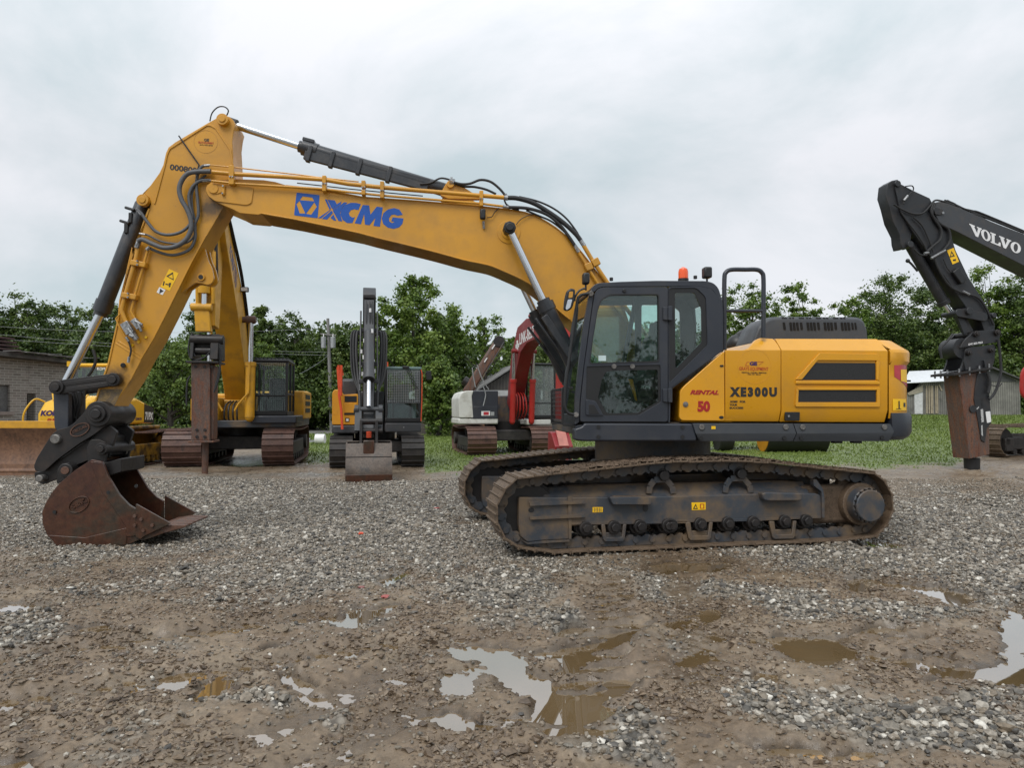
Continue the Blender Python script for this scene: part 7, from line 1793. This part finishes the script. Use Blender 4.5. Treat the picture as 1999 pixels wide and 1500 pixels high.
def hose19(lst,y,par,mat='rubber'):
    for pts,r in lst: MB().tube(spline(tr3(VB,19,y,pts),5),r,8).build('hose',M[mat],par)
hose19([([(510,230),(490,300),(520,370),(570,450),(565,530),(500,590),(450,640)],.035),([(520,240),(500,330),(560,400),(630,450),(645,540),(600,610),(520,675)],.035),([(185,245),(260,290),(340,322),(420,318),(480,260),(520,215),(580,220),(680,255)],.026),([(245,310),(300,390),(370,480),(430,570),(455,620)],.022),([(345,350),(410,410),(450,480),(490,580),(510,640)],.022),([(280,100),(335,95),(345,130),(300,180),(265,240)],.016),([(520,690),(560,790),(640,910),(740,965),(860,1000),(930,1080),(1000,1230)],.03),([(350,610),(400,655),(455,660)],.025),([(590,690),(620,760),(650,800)],.016)],ys-.06,stk)
m = MB()
for a,b in (((435,645),(470,640)),((490,685),(605,620)),((750,955),(800,980)),((268,215),(300,175))): pa,pb_ = tr3(VB,19,ys-.07,[a,b]); m.cyl(pa,pb_,.035,n=8)
m.build('hose_fitting',M['zinc'],stk)
m = MB(); pa,pb_ = tr3(VB,19,ys-.06,[(680,780),(750,880)]); m.bar(pa,pb_,.22,.12,(0,1,0)); m.build('valve',M['black'],stk,.02)
pa,pb_,pc_ = tr3(VB,19,.06,[(325,585),(600,1060),(640,1120)]); lug_cyl('bucket_cylinder',vb,pa,pb_,pc_,.145,.07,'volvo_black')
m = MB(); pa,pb_ = tr3(VB,19,-.1,[(300,705),(380,790)]); m.tube(spline([pa,pa.lerp(pb_,.4)+Vector((0,0,.02)),pb_],4),.03,6); m.ball(pa,.06,8); m.build('work_lamp',M['black'],vb)
m = MB()
for y in (-.30,.26):
    A_,B_ = n19([(722,1128),(922,1162)],y); m.prism(stadium(A_,B_,.11,.12),y,y+.06)
A_ = n19([(722,1128)],0)[0]; B0 = n19([(585,1135)],0)[0]
m.cyl((A_[0],-.38,A_[1]),(A_[0],.38,A_[1]),.10,n=18); m.cyl((A_[0]-.0,.38,A_[1]),(A_[0],.62,A_[1]),.07,n=14); B_ = n19([(922,1162)],0)[0]; m.cyl((B_[0],-.36,B_[1]),(B_[0],.34,B_[1]),.07,n=16)
m.build('guide_link',M['volvo_black'],vb,.01)
m = MB()
for y in (-.2,.14): m.prism(n19([(690,1130),(745,1150),(815,1280),(760,1310),(720,1200)],y),y,y+.06)
m.prism(n19([(700,1150),(730,1150),(800,1280),(770,1290)],0),-.16,.16); m.build('bucket_link',M['volvo_black'],vb,.01)
m = MB()
cp_ = rnd(n20([(655,200),(690,135),(790,35),(1030,20),(1050,60),(1040,110),(1010,145)],-.3),.03)
m.prism(cp_,-.36,-.30); m.prism(cp_,.28,.34)
cpn = m.build('hammer_coupler',M['volvo_black'],vb,.01)
m = MB()
for X,Y,r in ((820,62,.085),(1022,50,.085),(750,250,.07),(968,222,.07)): c = n20([(X,Y)],-.36)[0]; m.cyl((c[0],-.44,c[1]),(c[0],.42,c[1]),r,n=20); m.cyl((c[0],-.47,c[1]),(c[0],-.44,c[1]),r*.6,n=12)
m.build('coupler_pin',M['steel'],cpn,.008)
lettering('LHC 325-FR63',n20([(752,172),(890,152),(890,133),(752,153)],-.36),-.361,M['decal_white'],cpn,.03)
m = MB(); tp = rnd(n20([(640,425),(665,400),(690,330),(705,215),(740,195),(985,165),(1000,200),(990,320),(970,385)],-.28),.02); m.prism(tp,-.34,-.28); m.prism(tp,.26,.32)
m.cyl(tuple(v3(n20([(620,210)],0)[0],-.28)),tuple(v3(n20([(620,210)],0)[0],.28)),.28,n=24)
m.prism(n20([(700,330),(720,330),(740,410),(715,415)],-.36),-.40,-.34); m.prism(n20([(895,320),(908,320),(925,390),(905,392)],-.36),-.40,-.34)
m.build('breaker_bracket',M['volvo_black'],vb,.01)
pt4 = n20([(605,470),(985,405),(985,385),(605,445)],-.42); 
m = MB().prism(pt4,-.44,.44); tpl = m.build('mounting_plate',M['steel'],vb,.008)
m = MB()
for X,Y in ((668,440),(768,425),(865,410),(960,393)): c = n20([(X,Y)],-.4)[0]; m.cyl((c[0],-.38,c[1]-.10),(c[0],-.38,c[1]+.11),.024,n=8)
for t in (-.15,.1,.32): c = n20([(625,450)],-.4)[0]; m.cyl((c[0]-.03,t,c[1]-.10),(c[0]-.03,t,c[1]+.11),.024,n=8)
m.build('bolt',M['zinc'],tpl)
m = MB().prism(n20([(665,455),(810,440),(940,420),(950,600),(960,1240),(762,1282),(715,900)],-.30),-.30,.30); hmr = m.build('rock_breaker',M['hammer_rust'],vb,.012)
MB().prism(rnd(n20([(835,450),(935,430),(945,640),(968,850),(968,930),(925,980),(905,1120),(870,1100),(835,880),(800,700),(815,560)],-.30),.01),-.33,-.30).build('side_plate',M['volvo_black'],hmr,.006)
c = n20([(790,795)],-.3)[0]; MB().prism(circ(c,.10,20),-.335,-.30).build('cover_disc',M['volvo_black'],hmr,.006)
MB().prism(rnd(n20([(865,690),(890,690),(890,780),(870,770)],-.3),.02),-.334,-.33).build('slot',M['black'],hmr)
MB().prism(rnd(n20([(910,822),(955,815),(965,920),(925,932)],-.3),.02),-.337,-.33).build('maker_label',M['decal_white'],hmr)
plates([n20(q,-.3) for q in ([(862,800),(885,795),(895,920),(872,925)],[(822,790),(845,770),(848,780),(828,800)],[(868,960),(880,950),(886,1060),(872,1050)])],-.33,plain('worn_white',(.4,.4,.4),.6,0,.9,60),hmr,'worn_lettering')
c,c2 = n20([(785,1270),(785,1392)],0); MB().cyl((c[0],0,c[1]),(c[0],0,c2[1]-.02),.20,.19,n=22).build('chisel',M['black'],hmr,.02)
hm2=[([(1045,115),(1060,260),(1070,430),(1040,560),(1000,650),(955,700)],.035),([(940,440),(960,540),(945,640)],.04),([(930,545),(990,565),(1050,575),(1080,540)],.012),([(600,60),(540,140),(485,200),(490,300)],.03)]
for pts,r in hm2: MB().tube(spline(tr3(VB,20,-.4,pts),5),r,8).build('hose',M['rubber'],hmr)
yb2 = -.30
bt = rnd(n19([(512,300),(520,230),(560,222),(640,240),(730,278),(860,335),(1246,495),(1900,770),(2500,1100),(3000,1700),(2700,1750),(2300,1330),(1900,1060),(1246,745),(690,462),(640,440),(560,395)],yb2),.05)
vbb = MB().prism(bt,yb2,-yb2+.02).build('boom',M['volvo_grey'],vb,.012)
c = n19([(545,300)],yb2)[0]; MB().prism(rnd(n19([(505,285),(520,270),(580,290),(585,325),(560,335),(520,330)],yb2),.03),yb2-.03,yb2).build('pin_plate',M['volvo_black'],vbb,.008)
c = n19([(578,318)],yb2)[0]; MB().prism(circ(c,.035,14),yb2-.05,yb2-.03).build('bolt',M['zinc'],vbb)
hose19([([(600,215),(680,245),(760,310),(860,335),(960,390),(1246,500)],.035),([(620,215),(720,265),(800,300),(1246,478)],.03),([(760,285),(830,300),(900,320),(1246,465)],.03)],yb2+.05,vbb)
LV = {'V':[(0,1),(.44,1),(.44,.88),(.36,.88),(.56,.34),(.70,.88),(.62,.88),(.62,1),(1,1),(1,.88),(.92,.88),(.60,0),(.40,0),(.08,.88),(0,.88)],
      'L':[(0,1),(.52,1),(.52,.88),(.40,.88),(.40,.13),(.78,.13),(.84,.36),(1,.36),(1,0),(0,0),(0,.12),(.12,.12),(.12,.88),(0,.88)]}
oo = [(.5+.5*math.cos(R(a)),.5+.52*math.sin(R(a))) for a in range(0,360,15)]; oi = [(.5+.22*math.cos(R(a)),.5+.40*math.sin(R(a))) for a in range(0,360,15)]
fq = quadmap(n19([(815,490),(1212,655),(1225,575),(800,402)],yb2))
for k,(ch,u0,u1) in enumerate((('V',0,.235),('O',.215,.40),('L',.40,.60),('V',.57,.80),('O',.80,1.0))):
    mp = lambda ps: [tuple(fq(u0+(u1-u0)*p[0],p[1])) for p in ps]
    if ch=='O': holed(mp(oo),[mp(oi)],yb2-.006,yb2,'lettering',M['decal_white'],vbb)
    else: plates([mp(LV[ch])],yb2,M['decal_white'],vbb,th=.006)
# the machine itself stands beyond the right edge of the photo
for yy in (-1.3,1.3): crawler(vb, Matrix.Translation((8.6,yy,0)) @ Matrix.Rotation(math.pi,4,'Z'), 4.6, 1.05, .7,'track_rust','track_dark',42)
bx(7.6,9.6,-1.0,1.0,.45,.9).build('car_body',M['track_dark'],vb,.04)
bx(6.6,11.6,-1.45,1.45,1.15,1.4).build('main_frame',M['volvo_black'],vb,.04); bx(8.4,11.4,-1.45,1.45,1.4,2.4).build('machine_house',M['volvo_grey'],vb,.12)
bx(6.6,8.3,-1.45,-.5,1.4,3.0).build('cab',M['volvo_black'],vb,.1)

# ===== tracked machine with red posts at the right edge
Q = Fr(18.35,25.3,0)
qm = thing('red_tracked_machine','red machine on muddy tracks cut by the right edge of the photo','tracked machine',Q)
ang = math.atan2(-.34,-.94)
Mq = Matrix.Translation((0,0,0)) @ Matrix.Rotation(ang,4,'Z')
crawler(qm, Mq @ Matrix.Translation((0,0,0)), 4.4, 1.12, .75,'track_mud','track_dark',56)
crawler(qm, Mq @ Matrix.Translation((-2.2,-2.5,0)), 4.4, 1.12, .75,'track_mud','track_dark',56)
m = bx(2.4,4.6,.2,2.6,1.25,2.6); m.build('machine_house',M['red_paint'],qm,.05)
c = W(1996,742,25.2)-Q.o; m = MB().tube(spline([(c.x+1.6,c.y,2.05),(c.x+.3,c.y,2.05),(c.x,c.y,2.2),(c.x-.02,c.y,2.6),(c.x+.05,c.y,3.0),(c.x+.35,c.y,3.15),(c.x+1.6,c.y,3.15)],5),.07,8); m.build('red_rail',M['red_bright'],qm)

# ===== road roller half hidden behind the big machine
RL = Fr(W(1535,800,27.4).x,27.4,0)
rl = thing('road_roller','roller with an orange-ended black drum showing under the yellow engine house','road roller',RL)
x0,x1 = RL.L(1478,0,0)[0],RL.L(1592,0,0)[0]
MB().cyl((x0,0,.74),(x1,0,.74),.76,n=40).build('drum',M['black'],rl,.02); MB().cyl((x0-.03,0,.74),(x0+.01,0,.74),.70,n=36).build('drum_end',M['volvo_yellow'],rl,.02)
bx(x0-.12,x0-.02,-.3,.9,.7,1.2).build('yoke',M['volvo_yellow'],rl,.03); bx(x0-.1,x1+.05,.8,1.1,.75,1.25).build('frame',M['volvo_yellow'],rl,.03)
bx(x0-2.2,x0+.6,.9,2.3,.7,1.55).build('body',M['volvo_yellow'],rl,.1)
tx = RL.L(1418,0,0)[0]; MB().cyl((tx-.28,1.0,.66),(tx+.28,1.0,.66),.68,n=32).build('tyre',M['rubber'],rl,.06)

# ===== scraps on the ground
def scrap(name,px,py,sz,mat,lab,cat,seed):
    g = ray(px,py); t = -CAMZ/g.z; p = CAMP+g*t; rg = random.Random(seed); z = float(ground_fields(np.array([p.x]),np.array([p.y]))[0][0])
    bm = bmesh.new(); bmesh.ops.create_icosphere(bm,subdivisions=2,radius=sz)
    for v in bm.verts: v.co *= rg.uniform(.6,1.25); v.co.z *= .4
    me = bpy.data.meshes.new(name); bm.to_mesh(me); bm.free(); o = finish(me,name,mat,ang=25); o.location = (p.x,p.y,z+sz*.25); tag(o,lab,cat)
scrap('plastic_scrap',704,1050,.035,M['orange_rail'],'orange scrap of plastic lying on the gravel in front of the far track','litter',1)
scrap('plastic_scrap',752,1170,.04,plain('faded_pink',(.34,.10,.09),.7),'faded pink-red rag in the mud beside a gravel heap','litter',2)
scrap('plastic_scrap',705,1150,.03,plain('dull_pink',(.24,.10,.09),.7),'dull red scrap beyond the pink rag','litter',3)
scrap('plastic_scrap',852,998,.05,plain('brick_red',(.30,.06,.05),.7),'small brick-red scrap on the grey gravel left of the near track','litter',4)
scrap('rock',1567,1249,.05,plain('pale_rock',(.30,.30,.31),.7),'single grey stone standing in the brown puddle on the right','stone',5)
wsr = thing('white_metal_drum','white metal drum and frame lying on the roadside behind the hammer excavator','scrap metal',loc=tuple(W(622,866,34)))
MB().cyl((-.15,0,.2),(.3,0,.2),.24,n=20).build('drum',M['decal_white'],wsr,.02); MB().bar((-.9,.1,.05),(.1,.1,.15),.1,.1).bar((-.6,.0,.05),(-.5,.3,.2),.08,.08).build('frame',M['galv'],wsr)

# every bolt, fitting, hose and roller that was shaped together becomes a part of its own
SPLIT = {'bolt','pipe_fitting','hose_fitting','locking_pin','drain_hole','window_latch','roof_bolt','bolt_recess','mounting_foot','stick_clamp','louvre','boom_hose','stick_hose','hammer_hose','coupler_hose','track_roller','roof_lamp','stick_pipe','fender','lever','cylinder_port','batten'}
for o in [o for o in scene.objects if o.type == 'MESH' and o.name.split('.')[0] in SPLIT]:
    if o.name.split('.')[0] == 'track_roller' and o.parent.name.startswith('track_frame'): continue
    split_loose(o)
